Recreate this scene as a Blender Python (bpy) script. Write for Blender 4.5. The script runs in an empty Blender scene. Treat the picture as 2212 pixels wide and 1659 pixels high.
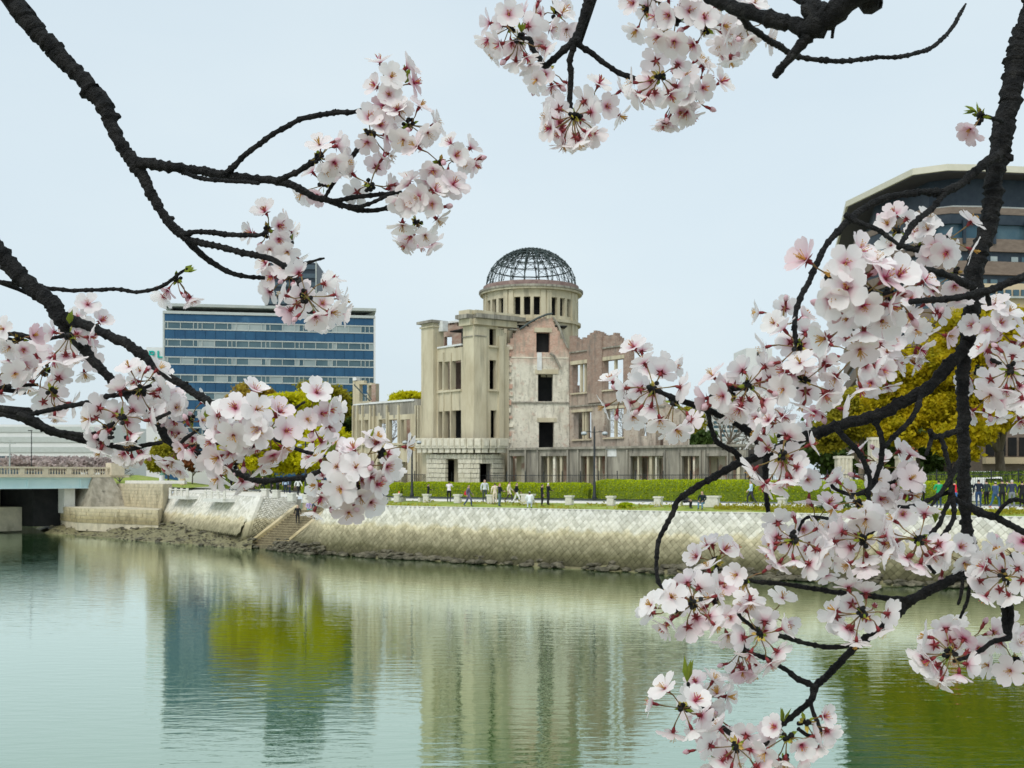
import bpy, bmesh, math, random
import numpy as np
from mathutils import Vector, Matrix, Euler
from mathutils.noise import noise as pnoise
R = random.Random(7)
SC = bpy.context.scene
COL = SC.collection
rad = math.radians
# ---------------------------------------------------------------- camera
F = 2450.0; CX = 1106.0; HZ = 1034.0; CAMZ = 7.0          # focal length, centre and horizon in reference units (2212 wide)
cam = bpy.data.cameras.new('camera'); camo = bpy.data.objects.new('camera', cam); COL.objects.link(camo)
camo.location = (0, 0, CAMZ); camo.rotation_euler = (rad(90), 0, 0)
cam.sensor_width = 36.0; cam.lens = 36.0 * F / 2212.0; cam.shift_y = (HZ - 829.5) / 2212.0
cam.clip_start = 0.05; cam.clip_end = 4000
cam.dof.use_dof = True; cam.dof.focus_distance = 1.9; cam.dof.aperture_fstop = 30.0
SC.camera = camo
# ---------------------------------------------------------------- sky and sun (bright overcast)
w = bpy.data.worlds.new('World'); SC.world = w; w.use_nodes = True
wn = w.node_tree; wn.nodes.clear()
def N(tree, kind, **kw):
    n = tree.nodes.new(kind)
    for k, v in kw.items():
        if k.startswith('i_'):
            key = k[2:]; key = int(key) if key.isdigit() else key.replace('_', ' ')
            n.inputs[key].default_value = v
        else:
            setattr(n, k, v)
    return n
SUN_EL, SUN_AZ = 52.0, 205.0
sky = N(wn, 'ShaderNodeTexSky', sky_type='NISHITA', sun_disc=False, sun_elevation=rad(SUN_EL), sun_rotation=rad(SUN_AZ), air_density=1.0, dust_density=4.0)
bg1 = N(wn, 'ShaderNodeBackground', i_Strength=0.022)
wn.links.new(sky.outputs[0], bg1.inputs['Color'])
tc = N(wn, 'ShaderNodeTexCoord'); mp = N(wn, 'ShaderNodeMapping'); mp.inputs['Scale'].default_value = (1, 1, 2.6)
nz = N(wn, 'ShaderNodeTexNoise', i_Scale=1.6, i_Detail=5.0, i_Roughness=0.5)
wn.links.new(tc.outputs['Generated'], mp.inputs['Vector']); wn.links.new(mp.outputs[0], nz.inputs['Vector'])
cr = N(wn, 'ShaderNodeValToRGB')
cr.color_ramp.elements[0].position = 0.3; cr.color_ramp.elements[0].color = (0.575, 0.685, 0.755, 1)
cr.color_ramp.elements[1].position = 0.72; cr.color_ramp.elements[1].color = (0.675, 0.765, 0.80, 1)
wn.links.new(nz.outputs[0], cr.inputs[0])
bg2 = N(wn, 'ShaderNodeBackground', i_Strength=0.885)
wn.links.new(cr.outputs[0], bg2.inputs['Color'])
ad = N(wn, 'ShaderNodeAddShader'); wo = N(wn, 'ShaderNodeOutputWorld')
wn.links.new(bg1.outputs[0], ad.inputs[0]); wn.links.new(bg2.outputs[0], ad.inputs[1]); wn.links.new(ad.outputs[0], wo.inputs[0])
sl = bpy.data.lights.new('sun', 'SUN'); sl.energy = 1.5; sl.angle = rad(25); sl.color = (1, 0.965, 0.9)
so = bpy.data.objects.new('sun', sl); COL.objects.link(so)
_a = rad(SUN_AZ); _e = rad(SUN_EL)
_d = Vector((math.sin(_a) * math.cos(_e), math.cos(_a) * math.cos(_e), math.sin(_e)))   # towards the sun
so.rotation_euler = _d.to_track_quat('Z', 'Y').to_euler(); so.location = (0, -20, 60)
SC.view_settings.view_transform = 'Standard'; SC.view_settings.look = 'None'
SC.view_settings.exposure = 0.20; SC.view_settings.gamma = 1.0
SC.render.engine = 'CYCLES'
SC.cycles.use_denoising = True; SC.cycles.max_bounces = 6; SC.cycles.transparent_max_bounces = 8
# ---------------------------------------------------------------- helpers
def P(x, y, d):  # a point seen at (x, y) of the picture, standing d metres away
    return Vector(((x - CX) / F * d, d, CAMZ + (HZ - y) / F * d))
def XY(x, d): return Vector(((x - CX) / F * d, d))
def lerp(a, b, t): return a + (b - a) * t
def interp(v, pts):
    if v <= pts[0][0]: return pts[0][1]
    for (a, b), (c, e) in zip(pts, pts[1:]):
        if v <= c: return b + (e - b) * (v - a) / (c - a) if c > a else e
    return pts[-1][1]
def tag(o, label=None, cat=None, group=None, kind=None):
    if label: o['label'] = label
    if cat: o['category'] = cat
    if group: o['group'] = group
    if kind: o['kind'] = kind
    return o
def empty(name, loc=(0, 0, 0), rz=0, label=None, cat=None, group=None):
    o = bpy.data.objects.new(name, None); COL.objects.link(o); o.location = loc; o.rotation_euler = (0, 0, rz)
    o.empty_display_size = 0.2
    return tag(o, label, cat, group)
def link(name, me, parent=None, loc=None, rot=None):
    o = bpy.data.objects.new(name, me); COL.objects.link(o)
    if parent is not None: o.parent = parent
    if loc is not None: o.location = loc
    if rot is not None: o.rotation_euler = rot
    return o
def mesh(name, vs, fs, mats, mi=None, smooth=False):
    me = bpy.data.meshes.new(name); me.from_pydata([tuple(v) for v in vs], [], fs)
    for m in (mats if isinstance(mats, (list, tuple)) else [mats]): me.materials.append(m)
    if mi is not None: me.polygons.foreach_set('material_index', mi)
    if smooth: me.polygons.foreach_set('use_smooth', [True] * len(me.polygons))
    me.update(); return me
def ob(name, vs, fs, mats, parent=None, mi=None, smooth=False):
    if parent is not None and parent.location.length > 0:      # parts are written in world coordinates
        L = parent.location; vs = [Vector(v) - L for v in vs]
    return link(name, mesh(name, vs, fs, mats, mi, smooth), parent)
class MB:
    """collects shapes into one mesh"""
    def __init__(s): s.v = []; s.f = []; s.m = []
    def add(s, vs, fs, m=0):
        o = len(s.v); s.v += [Vector(v) for v in vs]; s.f += [tuple(i + o for i in f) for f in fs]; s.m += [m] * len(fs)
    def hexa(s, p, m=0):   # 8 points: bottom 4 ccw, top 4
        s.add(p, [(3, 2, 1, 0), (4, 5, 6, 7), (0, 1, 5, 4), (1, 2, 6, 5), (2, 3, 7, 6), (3, 0, 4, 7)], m)
    def box(s, x0, x1, y0, y1, z0, z1, m=0):
        s.hexa([(x0, y0, z0), (x1, y0, z0), (x1, y1, z0), (x0, y1, z0), (x0, y0, z1), (x1, y0, z1), (x1, y1, z1), (x0, y1, z1)], m)
    def tube(s, pts, rs, n=6, m=0, cap=True):
        pts = [Vector(p) for p in pts]; k = len(pts); rs = rs if isinstance(rs, (list, tuple)) else [rs] * k
        ref = None; vs = []; fs = []
        for i, p in enumerate(pts):
            t = (pts[min(i + 1, k - 1)] - pts[max(i - 1, 0)]).normalized()
            if ref is None: ref = t.orthogonal().normalized()
            ref = (ref - t * ref.dot(t)); ref = ref.normalized() if ref.length > 1e-6 else t.orthogonal().normalized()
            b = t.cross(ref)
            for j in range(n):
                a = 2 * math.pi * j / n; vs.append(p + (ref * math.cos(a) + b * math.sin(a)) * rs[i])
        for i in range(k - 1):
            for j in range(n):
                fs.append((i * n + j, i * n + (j + 1) % n, (i + 1) * n + (j + 1) % n, (i + 1) * n + j))
        if cap: fs.append(tuple(range(n - 1, -1, -1))); fs.append(tuple((k - 1) * n + j for j in range(n)))
        s.add(vs, fs, m)
    def lathe(s, c, prof, n=16, m=0):   # profile of (radius, z)
        c = Vector(c); vs = []; fs = []
        for r, z in prof:
            for j in range(n):
                a = 2 * math.pi * j / n; vs.append(c + Vector((r * math.cos(a), r * math.sin(a), z)))
        for i in range(len(prof) - 1):
            for j in range(n): fs.append((i * n + j, i * n + (j + 1) % n, (i + 1) * n + (j + 1) % n, (i + 1) * n + j))
        fs.append(tuple(range(n - 1, -1, -1))); fs.append(tuple((len(prof) - 1) * n + j for j in range(n)))
        s.add(vs, fs, m)
    def prism(s, poly, z0, z1, m=0):
        n = len(poly); s.add([(p[0], p[1], z0) for p in poly] + [(p[0], p[1], z1) for p in poly],
              [tuple(range(n - 1, -1, -1)), tuple(range(n, 2 * n))] + [(i, (i + 1) % n, n + (i + 1) % n, n + i) for i in range(n)], m)
    def build(s, name, mats, parent=None, smooth=False): return ob(name, s.v, s.f, mats, parent, s.m, smooth)
# ---------------------------------------------------------------- materials
def mat(name, c1, c2=None, scale=3.0, rough=0.85, bump=0.0, bscale=None, stretch=(1, 1, 1), c3=None, s3=0.4, spec=0.3, metal=0.0, lo=0.35, hi=0.65, detail=6.0, t3=(0.55, 0.7), zramp=None, stretch3=(1, 1, 1), world=False):
    m = bpy.data.materials.new(name); m.use_nodes = True; t = m.node_tree; t.nodes.clear()
    out = N(t, 'ShaderNodeOutputMaterial'); b = N(t, 'ShaderNodeBsdfPrincipled', i_Roughness=rough, i_Metallic=metal)
    b.inputs['Specular IOR Level'].default_value = spec
    t.links.new(b.outputs[0], out.inputs[0])
    if c2 is None: b.inputs['Base Color'].default_value = (*c1, 1)
    if world:
        geo = N(t, 'ShaderNodeNewGeometry'); co = geo.outputs['Position']
    else:
        co = N(t, 'ShaderNodeTexCoord').outputs['Object']
    def noise(sc, st, det=detail):
        mp = N(t, 'ShaderNodeMapping'); mp.inputs['Scale'].default_value = st
        n = N(t, 'ShaderNodeTexNoise', i_Scale=sc, i_Detail=det, i_Roughness=0.62)
        t.links.new(co, mp.inputs[0]); t.links.new(mp.outputs[0], n.inputs['Vector']); return n
    if c2 is not None:
        n = noise(scale, stretch)
        r = N(t, 'ShaderNodeMapRange', i_1=lo, i_2=hi); t.links.new(n.outputs[0], r.inputs[0])
        mx = N(t, 'ShaderNodeMix', data_type='RGBA'); mx.inputs[6].default_value = (*c1, 1); mx.inputs[7].default_value = (*c2, 1)
        t.links.new(r.outputs[0], mx.inputs[0]); last = mx
        if c3 is not None:
            n3 = noise(s3, stretch3); r3 = N(t, 'ShaderNodeMapRange', i_1=t3[0], i_2=t3[1]); t.links.new(n3.outputs[0], r3.inputs[0])
            m3 = N(t, 'ShaderNodeMix', data_type='RGBA'); m3.inputs[7].default_value = (*c3, 1)
            t.links.new(r3.outputs[0], m3.inputs[0]); t.links.new(last.outputs[2], m3.inputs[6]); last = m3
        if zramp:      # bands of real colour by height: list of (z, colour), edges broken by noise
            g = N(t, 'ShaderNodeSeparateXYZ'); t.links.new(co, g.inputs[0])
            nn = noise(0.7, (1, 1, 1)); mu = N(t, 'ShaderNodeMath', operation='MULTIPLY_ADD'); mu.inputs[1].default_value = 1.6
            sb = N(t, 'ShaderNodeMath', operation='SUBTRACT'); sb.inputs[1].default_value = 0.8
            t.links.new(nn.outputs[0], mu.inputs[0]); t.links.new(g.outputs[2], mu.inputs[2]); t.links.new(mu.outputs[0], sb.inputs[0])
            z0, z1 = zramp[0][0], zramp[-1][0]
            mr = N(t, 'ShaderNodeMapRange', i_1=z0, i_2=z1); t.links.new(sb.outputs[0], mr.inputs[0])
            rp = N(t, 'ShaderNodeValToRGB'); el = rp.color_ramp.elements
            while len(el) < len(zramp): el.new(0.5)
            for e, (z, c) in zip(el, zramp): e.position = (z - z0) / (z1 - z0); e.color = (*c, 1)
            t.links.new(mr.outputs[0], rp.inputs[0])
            mm = N(t, 'ShaderNodeMix', data_type='RGBA', blend_type='MULTIPLY'); mm.inputs[0].default_value = 1
            t.links.new(last.outputs[2], mm.inputs[6]); t.links.new(rp.outputs[0], mm.inputs[7]); last = mm
        t.links.new(last.outputs[2], b.inputs['Base Color'])
    if bump:
        nb = noise(bscale or scale * 3, stretch); bp = N(t, 'ShaderNodeBump', i_Strength=min(bump, 1.0), i_Distance=0.03 * max(bump, .3))
        t.links.new(nb.outputs[0], bp.inputs['Height']); t.links.new(bp.outputs[0], b.inputs['Normal'])
    return m
def leafmat(name, c1, c2, scale=0.6, trans=0.35, c3=None):
    m = mat(name, c1, c2, scale=scale, rough=0.6, spec=0.2, c3=c3, s3=0.18); t = m.node_tree
    b = next(n for n in t.nodes if n.type == 'BSDF_PRINCIPLED'); out = next(n for n in t.nodes if n.type == 'OUTPUT_MATERIAL')
    tr = N(t, 'ShaderNodeBsdfTranslucent'); src = b.inputs['Base Color'].links[0].from_socket
    t.links.new(src, tr.inputs[0]); ms = N(t, 'ShaderNodeMixShader', i_0=trans)
    t.links.new(b.outputs[0], ms.inputs[1]); t.links.new(tr.outputs[0], ms.inputs[2]); t.links.new(ms.outputs[0], out.inputs[0])
    return m
def wallmix(name, lo, hi, z0, soft=1.2, namp=6.0, bump=.6, dark=None, patch=.5):
    """two pairs of colours: the lower skin (lo) gives way to the upper one (hi) around height z0 with torn edges"""
    m = mat(name, lo[0], lo[1], 1.0, .93, bump, 7); t = m.node_tree
    b = next(n for n in t.nodes if n.type == 'BSDF_PRINCIPLED'); src = b.inputs['Base Color'].links[0].from_socket
    tc = N(t, 'ShaderNodeTexCoord')
    def nz(sc, det=7.0, st=(1, 1, 1), ro=.65):
        mp = N(t, 'ShaderNodeMapping'); mp.inputs['Scale'].default_value = st
        n = N(t, 'ShaderNodeTexNoise', i_Scale=sc, i_Detail=det, i_Roughness=ro); t.links.new(tc.outputs['Object'], mp.inputs[0]); t.links.new(mp.outputs[0], n.inputs['Vector']); return n.outputs[0]
    def mix(f, a, c):
        x = N(t, 'ShaderNodeMix', data_type='RGBA'); t.links.new(f, x.inputs[0])
        for i, v in ((6, a), (7, c)):
            if isinstance(v, tuple): x.inputs[i].default_value = (*v, 1)
            else: t.links.new(v, x.inputs[i])
        return x.outputs[2]
    def rng(v, a, c, d=0.0, e=1.0): r = N(t, 'ShaderNodeMapRange', i_1=a, i_2=c, i_3=d, i_4=e); t.links.new(v, r.inputs[0]); return r.outputs[0]
    hic = mix(rng(nz(1.6, st=(1, 1, 1.8)), .38, .62), hi[0], hi[1]); hic = mix(rng(nz(5.5, 3, (1, 1, 2.2)), .5, .66), hic, hi[2])
    src = mix(rng(nz(4.2, 5), .56, .68, 0, .75), src, tuple(v * .45 for v in lo[1]))
    g = N(t, 'ShaderNodeSeparateXYZ'); t.links.new(tc.outputs['Object'], g.inputs[0]); z = N(t, 'ShaderNodeMath', operation='MULTIPLY_ADD'); z.inputs[1].default_value = namp
    t.links.new(nz(.55), z.inputs[0]); t.links.new(g.outputs[2], z.inputs[2]); c = z0 + namp * .5
    f = rng(z.outputs[0], c - soft, c + soft)
    f2 = N(t, 'ShaderNodeMath', operation='MAXIMUM'); t.links.new(f, f2.inputs[0]); t.links.new(rng(nz(1.3), .56, .64, 0, patch), f2.inputs[1])
    col = mix(f2.outputs[0], src, hic)
    if dark: col = mix(rng(nz(1.3, 7, (1.4, 1.4, .3)), .5, .72), col, dark)
    t.links.new(col, b.inputs['Base Color']); return m
K = {}
K['concrete'] = mat('weathered_concrete', (0.46, 0.40, 0.275), (0.60, 0.545, 0.40), 0.7, 0.92, 0.3, 6, (1, 1, .35), c3=(0.22, .20, .15), s3=1.2, t3=(.54, .78), stretch3=(1.6, 1.6, .14))
K['concrete_dark'] = mat('stained_concrete', (0.19, 0.175, 0.145), (0.40, 0.375, 0.31), 1.1, 0.92, 0.4, 6, (1, 1, .18), c3=(.11, .105, .095), s3=2.0, t3=(.5, .72), stretch3=(1.5, 1.5, .12))
K['brick'] = mat('ruined_brick', (0.50, 0.27, 0.20), (0.56, 0.42, 0.33), 1.3, 0.95, 0.8, 7, (1, 1, 1.6), c3=(.55, .49, .38), s3=.9, t3=(.5, .66), stretch3=(1, 1, 1.5))
K['brick2'] = mat('sooty_brick', (0.33, 0.20, 0.155), (0.45, 0.36, 0.29), 1.2, 0.95, 0.8, 7, (1, 1, 1.5), c3=(.20, .165, .14), s3=.7, t3=(.5, .7))
K['plaster'] = mat('peeling_plaster', (0.78, 0.74, 0.62), (0.62, 0.56, 0.44), 0.8, 0.92, 0.5, 6, (1, 1, 1), c3=(.50, .35, .27), s3=1.1, t3=(.53, .63))
K['pale_stone'] = mat('pale_granite', (0.72, 0.68, 0.56), (0.56, 0.52, 0.41), 2.0, 0.9, 0.6, 6, c3=(.30, .28, .22), s3=1.5, t3=(.6, .8))
K['iron'] = mat('rusted_iron', (0.025, 0.045, 0.048), (0.06, 0.075, 0.07), 3, 0.6, spec=.4)
K['rust_band'] = mat('rusty_dome_rim', (0.20, 0.13, 0.12), (0.33, 0.24, 0.21), 2, 0.9)
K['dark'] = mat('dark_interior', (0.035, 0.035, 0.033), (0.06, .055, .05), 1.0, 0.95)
K['wall_mid'] = wallmix('plaster_over_brick', ((0.76, 0.72, 0.61), (0.60, .56, .46)), ((0.52, 0.32, 0.245), (0.60, 0.43, 0.335), (0.36, .27, .21)), 14.6, .9, 4.5, dark=(.30, .27, .22), patch=.5)
K['wall_wing'] = wallmix('sooty_brick_wing', ((0.50, 0.44, 0.36), (0.40, .33, .27)), ((0.30, 0.20, 0.155), (0.38, 0.29, 0.235), (0.22, .17, .14)), 10.0, 1.6, 7.0, dark=(.17, .15, .13), patch=.8)
K['void'] = mat('painted_shade_black', (0.012, 0.013, 0.014), (0.022, .022, .022), 1.0, 0.95)  # near-black colour stands in for the shade inside openings
K['snowcap'] = mat('pale_cap_mortar', (0.74, 0.75, 0.74), (0.6, .6, .58), 2, 0.9)
K['grass'] = mat('short_grass', (0.17, 0.26, 0.03), (0.33, 0.37, 0.07), 1.2, 0.9, 0.6, 18, c3=(.42, .38, .16), s3=.5)
K['paving'] = mat('pale_paving', (0.66, 0.64, 0.58), (0.76, 0.74, 0.68), 0.8, 0.85, 0.1, 5)
K['asphalt'] = mat('asphalt_path', (0.10, 0.115, 0.125), (0.15, .165, .17), 2, 0.8)
K['ground'] = mat('park_ground', (0.40, 0.37, 0.29), (0.5, .47, .38), 0.4, 0.95, c3=(.16, .2, .06), s3=.05, t3=(.4, .6))
K['mud'] = mat('tidal_mud', (0.13, 0.12, 0.06), (0.24, 0.22, 0.12), 2.0, 0.7, 1.0, 5, c3=(.06, .06, .03), s3=1.2)
K['rock'] = mat('shore_rock', (0.04, 0.037, 0.025), (0.16, 0.145, 0.10), 1.4, 0.8, 0.8, 6)
K['quay'] = mat('quay_stone', (0.60, 0.54, 0.40), (0.44, .40, .30), 0.8, 0.9, 0.6, 5, c3=(.22, .20, .14), s3=.6, t3=(.55, .75), stretch3=(1, 1, .4))
K['white_post'] = mat('granite_post', (0.72, 0.70, 0.64), (0.58, .56, .5), 5, 0.9, .3, 20)
K['asphalt_line'] = K['asphalt']
K['black_metal'] = mat('black_painted_metal', (0.018, 0.022, 0.025), rough=.45, spec=.5)
K['lamp_glass'] = mat('milky_lamp_shade', (0.45, 0.49, 0.51), rough=.3, spec=.5)
K['bark'] = mat('tree_bark', (0.10, 0.08, 0.06), (0.19, .16, .12), 4, 0.95, .6, 12, (1, 1, .3))
K['barebark'] = mat('bare_twig_bark', (0.17, 0.15, 0.14), (0.26, .24, .22), 3, 0.95)
K['bark_pale'] = mat('pale_bark', (0.3, 0.25, 0.19), (0.2, .17, .13), 4, 0.95, .6, 12, (1, 1, .3))
# ---------------------------------------------------------------- the setting: river, banks, ground
def wave_water():
    m = bpy.data.materials.new('river_water'); m.use_nodes = True; t = m.node_tree; t.nodes.clear()
    out = N(t, 'ShaderNodeOutputMaterial')
    body = N(t, 'ShaderNodeBsdfDiffuse'); gl = N(t, 'ShaderNodeBsdfGlossy', i_Roughness=0.02)
    gl.inputs[0].default_value = (0.92, 0.99, 0.925, 1)
    tc = N(t, 'ShaderNodeTexCoord')
    def nz(sx, sy, sc, det=3.0):
        mp = N(t, 'ShaderNodeMapping'); mp.inputs['Scale'].default_value = (sx, sy, 1)
        n = N(t, 'ShaderNodeTexNoise', i_Scale=sc, i_Detail=det, i_Roughness=0.5)
        t.links.new(tc.outputs['Object'], mp.inputs[0]); t.links.new(mp.outputs[0], n.inputs['Vector']); return n
    a = nz(0.5, 1.5, 1.5, 4.0); b = nz(0.45, 1.1, 5.0, 3.0); c = nz(0.07, 0.07, 0.5, 3.0)
    pr = N(t, 'ShaderNodeMapRange', i_1=0.30, i_2=0.72, i_3=0.30, i_4=1.15); t.links.new(c.outputs[0], pr.inputs[0])   # calm and ruffled patches
    m1 = N(t, 'ShaderNodeMath', operation='MULTIPLY'); m1.inputs[1].default_value = 0.13; t.links.new(b.outputs[0], m1.inputs[0])
    s = N(t, 'ShaderNodeMath', operation='ADD'); t.links.new(a.outputs[0], s.inputs[0]); t.links.new(m1.outputs[0], s.inputs[1])
    h = N(t, 'ShaderNodeMath', operation='MULTIPLY'); t.links.new(s.outputs[0], h.inputs[0]); t.links.new(pr.outputs[0], h.inputs[1])
    bp = N(t, 'ShaderNodeBump', i_Strength=1.0, i_Distance=WAVE); t.links.new(h.outputs[0], bp.inputs['Height'])
    t.links.new(bp.outputs[0], gl.inputs['Normal'])
    fr = N(t, 'ShaderNodeFresnel', i_IOR=1.95); t.links.new(bp.outputs[0], fr.inputs['Normal'])
    mr = N(t, 'ShaderNodeMapRange', i_1=0.0, i_2=0.6, i_3=0.19, i_4=0.94); t.links.new(fr.outputs[0], mr.inputs[0])
    cn = nz(.05, .05, 1.0, 2.0); mx = N(t, 'ShaderNodeMix', data_type='RGBA')
    mx.inputs[6].default_value = (0.008, 0.105, 0.018, 1); mx.inputs[7].default_value = (0.026, 0.125, 0.004, 1)
    t.links.new(cn.outputs[0], mx.inputs[0]); t.links.new(mx.outputs[2], body.inputs[0])
    ms = N(t, 'ShaderNodeMixShader'); t.links.new(mr.outputs[0], ms.inputs[0]); t.links.new(body.outputs[0], ms.inputs[1]); t.links.new(gl.outputs[0], ms.inputs[2])
    t.links.new(ms.outputs[0], out.inputs[0]); return m
WAVE = 0.019
water = ob('river_water', [(-420, 1.5, 0), (300, 1.5, 0), (300, 330, 0), (-420, 330, 0)], [(0, 1, 2, 3)], wave_water())
tag(water, 'calm green river with broken reflections', kind='structure')
# bank line (top edge of the far embankment), left to right, with edge and promenade heights
BK = [(-75, 166), (-46, 146), (-42.06, 141), (-26.2, 117.6), (-17.4, 106.0), (12.65, 84), (32.5, 72), (64, 54)]
ZE = [5.5, 5.45, 5.4, 5.1, 4.56, 4.55, 4.56, 4.56]
ZI = [5.6, 5.55, 5.5, 5.2, 5.05, 5.05, 5.05, 5.05]
BKV = [Vector(p) for p in BK]
def bnorm(i):
    a = BKV[max(i - 1, 0)]; b = BKV[min(i + 1, len(BKV) - 1)]; u = (b - a).normalized(); return Vector((-u.y, u.x))
def bpt(i, s): return BKV[i] + bnorm(i) * s
def zprof(i, s): return interp(s, [(0, ZE[i]), (.6, ZE[i] + .03), (5, lerp(ZE[i], ZI[i], .75)), (13, ZI[i]), (60, ZI[i] + .1), (900, 6.2)])
def ground_z(x, y):
    p = Vector((x, y)); best = None
    for i in range(len(BKV) - 1):
        a, b = BKV[i], BKV[i + 1]; ab = b - a; t = max(0, min(1, (p - a).dot(ab) / ab.length_squared)); q = a + ab * t
        d = (p - q).length
        if best is None or d < best[0]: best = (d, i, t)
    d, i, t = best
    return lerp(zprof(i, d), zprof(i + 1, d), t)
def strip(name, i0, i1, s0, s1, m, label, dz=0.0, sub=6):
    vs = []; fs = []; n = 0
    for i in range(i0, i1):
        for k in range(sub + (1 if i == i1 - 1 else 0)):
            t = k / sub
            for s in (s0, (s0 + s1) / 2, s1):
                p = bpt(i, s).lerp(bpt(i + 1, s), t); z = lerp(zprof(i, s), zprof(i + 1, s), t) + dz
                vs.append((p.x, p.y, z))
            n += 1
    for r in range(n - 1):
        for c in range(2): fs.append((r * 3 + c, (r + 1) * 3 + c, (r + 1) * 3 + c + 1, r * 3 + c + 1))
    return tag(ob(name, vs, [f[::-1] for f in fs], m), label, kind='structure')
GS = 6.0
strip('grass_strip', 4, 7, 0, 5, K['grass'], 'grass strip along the top of the embankment')
strip('paving', 4, 7, 5, GS, K['paving'], 'pale paving beside the grass strip')
strip('paving', 1, 3, 0, GS, K['paving'], 'pale paving on the plaza left of the steps')
strip('promenade', 1, 7, GS, 10, K['paving'], 'pale promenade paving along the river')
strip('asphalt_path', 1, 7, 10, 14, K['asphalt'], 'dark asphalt path beside the hedges')
gv = [bpt(i, 14) for i in range(1, 8)]
gp = [(p.x, p.y, zprof(i + 1, 14)) for i, p in enumerate(gv)] + [(900, 40, 5.2), (900, 1500, 6), (-900, 1500, 6), (-420, 330, 5.6), (-140, 205, 5.6)]
tag(ob('ground', gp, [tuple(range(len(gp)))[::-1]], K['ground']), 'park ground behind the promenade', kind='structure')
# the near bank, under the camera
K['near'] = mat('near_bank_ground', (0.28, 0.25, 0.18), (0.2, .2, .1), 1.0, .95, .3)
nb = MB(); nb.hexa([(-90, -40, -2), (90, -40, -2), (90, 4.4, -2), (-90, 4.4, -2), (-90, -40, 5.4), (90, -40, 5.4), (90, 2.6, 5.4), (-90, 2.6, 5.4)])
tag(nb.build('near_bank', K['near']), 'near river bank under the cherry trees', kind='structure')
# foreshore: mud between water and walls, left of the steps
MUDV = []
def mudsheet(name, water_edge, top_edge, ztop, label, n=60, rows=14):
    vs = []; fs = []
    for i in range(n + 1):
        t = i / n
        def at(pl):
            k = t * (len(pl) - 1); j = min(int(k), len(pl) - 2); return pl[j].lerp(pl[j + 1], k - j)
        a = at([Vector(p) for p in water_edge]); b = at([Vector(p) for p in top_edge]); zt = interp(t, ztop)
        for r in range(rows + 1):
            u = r / rows; p = a.lerp(b, u); nz_ = pnoise(Vector((p.x * .35, p.y * .35, 1.7)))
            vs.append((p.x + nz_ * .8 * (1 - u), p.y - nz_ * 1.5 * (1 - u), -0.45 + (zt + .45) * u + (nz_ * .30 + .22 * pnoise(Vector((p.x * 1.1, p.y * 1.1, 5)))) * (u * (1 - u) * 4 + .25)))
    for i in range(n):
        for r in range(rows): fs.append((i * (rows + 1) + r, (i + 1) * (rows + 1) + r, (i + 1) * (rows + 1) + r + 1, i * (rows + 1) + r + 1))
    MUDV.append(vs)
    return tag(ob(name, vs, fs, K['mud'], smooth=True), label, kind='structure')
mudsheet('mud_flat', [(-93, 205), (-61, 146), (-40, 124), (-25.6, 111.5)], [(-80, 212), (-58, 150), (-42.5, 137), (-26.8, 116.6)], [(0, 1.2), (.4, 1.7), (.7, 1.9), (1, 1.4)], 'mud flat and gravel below the embankment left of the steps')
mudsheet('mud_flat', [(-23.8, 111), (-15, 101.5), (13, 80.4), (33, 68.6), (66, 50)], [(-22, 113), (-17, 106), (12.4, 84), (32.2, 72), (64, 54)], [(0, .9), (.1, .75), (.4, .55), (1, .55)], 'narrow wet rubble foot of the right embankment', n=110)
# ---------------------------------------------------------------- embankment walls, steps, quay, bridge
TIDE = [(0.2, (.11, .105, .06)), (0.95, (.20, .19, .11)), (1.5, (.38, .355, .24)), (2.3, (.58, .53, .38)), (2.75, (.90, .82, .60)), (3.1, (1, .98, .90)), (4.4, (1, 1, 1))]
K['bank_stone'] = mat('embankment_stone', (0.76, 0.745, 0.69), (0.60, 0.585, 0.52), 2.6, 0.9, 0.5, 8, c3=(.50, .47, .38), s3=1.1, t3=(.58, .72), zramp=TIDE, world=True)
K['bank_stone2'] = mat('embankment_stone_grey', (0.60, 0.59, 0.53), (0.46, 0.45, 0.39), 2.6, 0.9, 0.5, 8, zramp=TIDE, world=True)
K['bank_joint'] = mat('embankment_joint', (0.44, 0.43, 0.38), (0.34, .33, .29), 3, 0.95, 0.4, 8, zramp=TIDE, world=True)
K['coping'] = mat('coping_stone', (0.74, 0.73, 0.68), (0.64, .63, .58), 2, 0.9, .2, 8)
def stone_mesh(k, a, m):
    rr = random.Random(k); h = a * .5; vs = []
    for r, dz in ((.99, 0), (.93, .03)):
        for q in range(4):
            an = q * math.pi / 2; j = 1 + rr.uniform(-.05, .05)
            vs.append((h * r * j * math.cos(an), h * r * j * math.sin(an), dz + (rr.uniform(-.014, .022) if dz else 0)))
    vs.append((rr.uniform(-.04, .04), rr.uniform(-.04, .04), .042 + rr.uniform(0, .02)))
    fs = [(0, 1, 5, 4), (1, 2, 6, 5), (2, 3, 7, 6), (3, 0, 4, 7), (4, 5, 8), (5, 6, 8), (6, 7, 8), (7, 4, 8)]
    return vs, fs, mesh('wall_stone', vs, fs, m)
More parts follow.
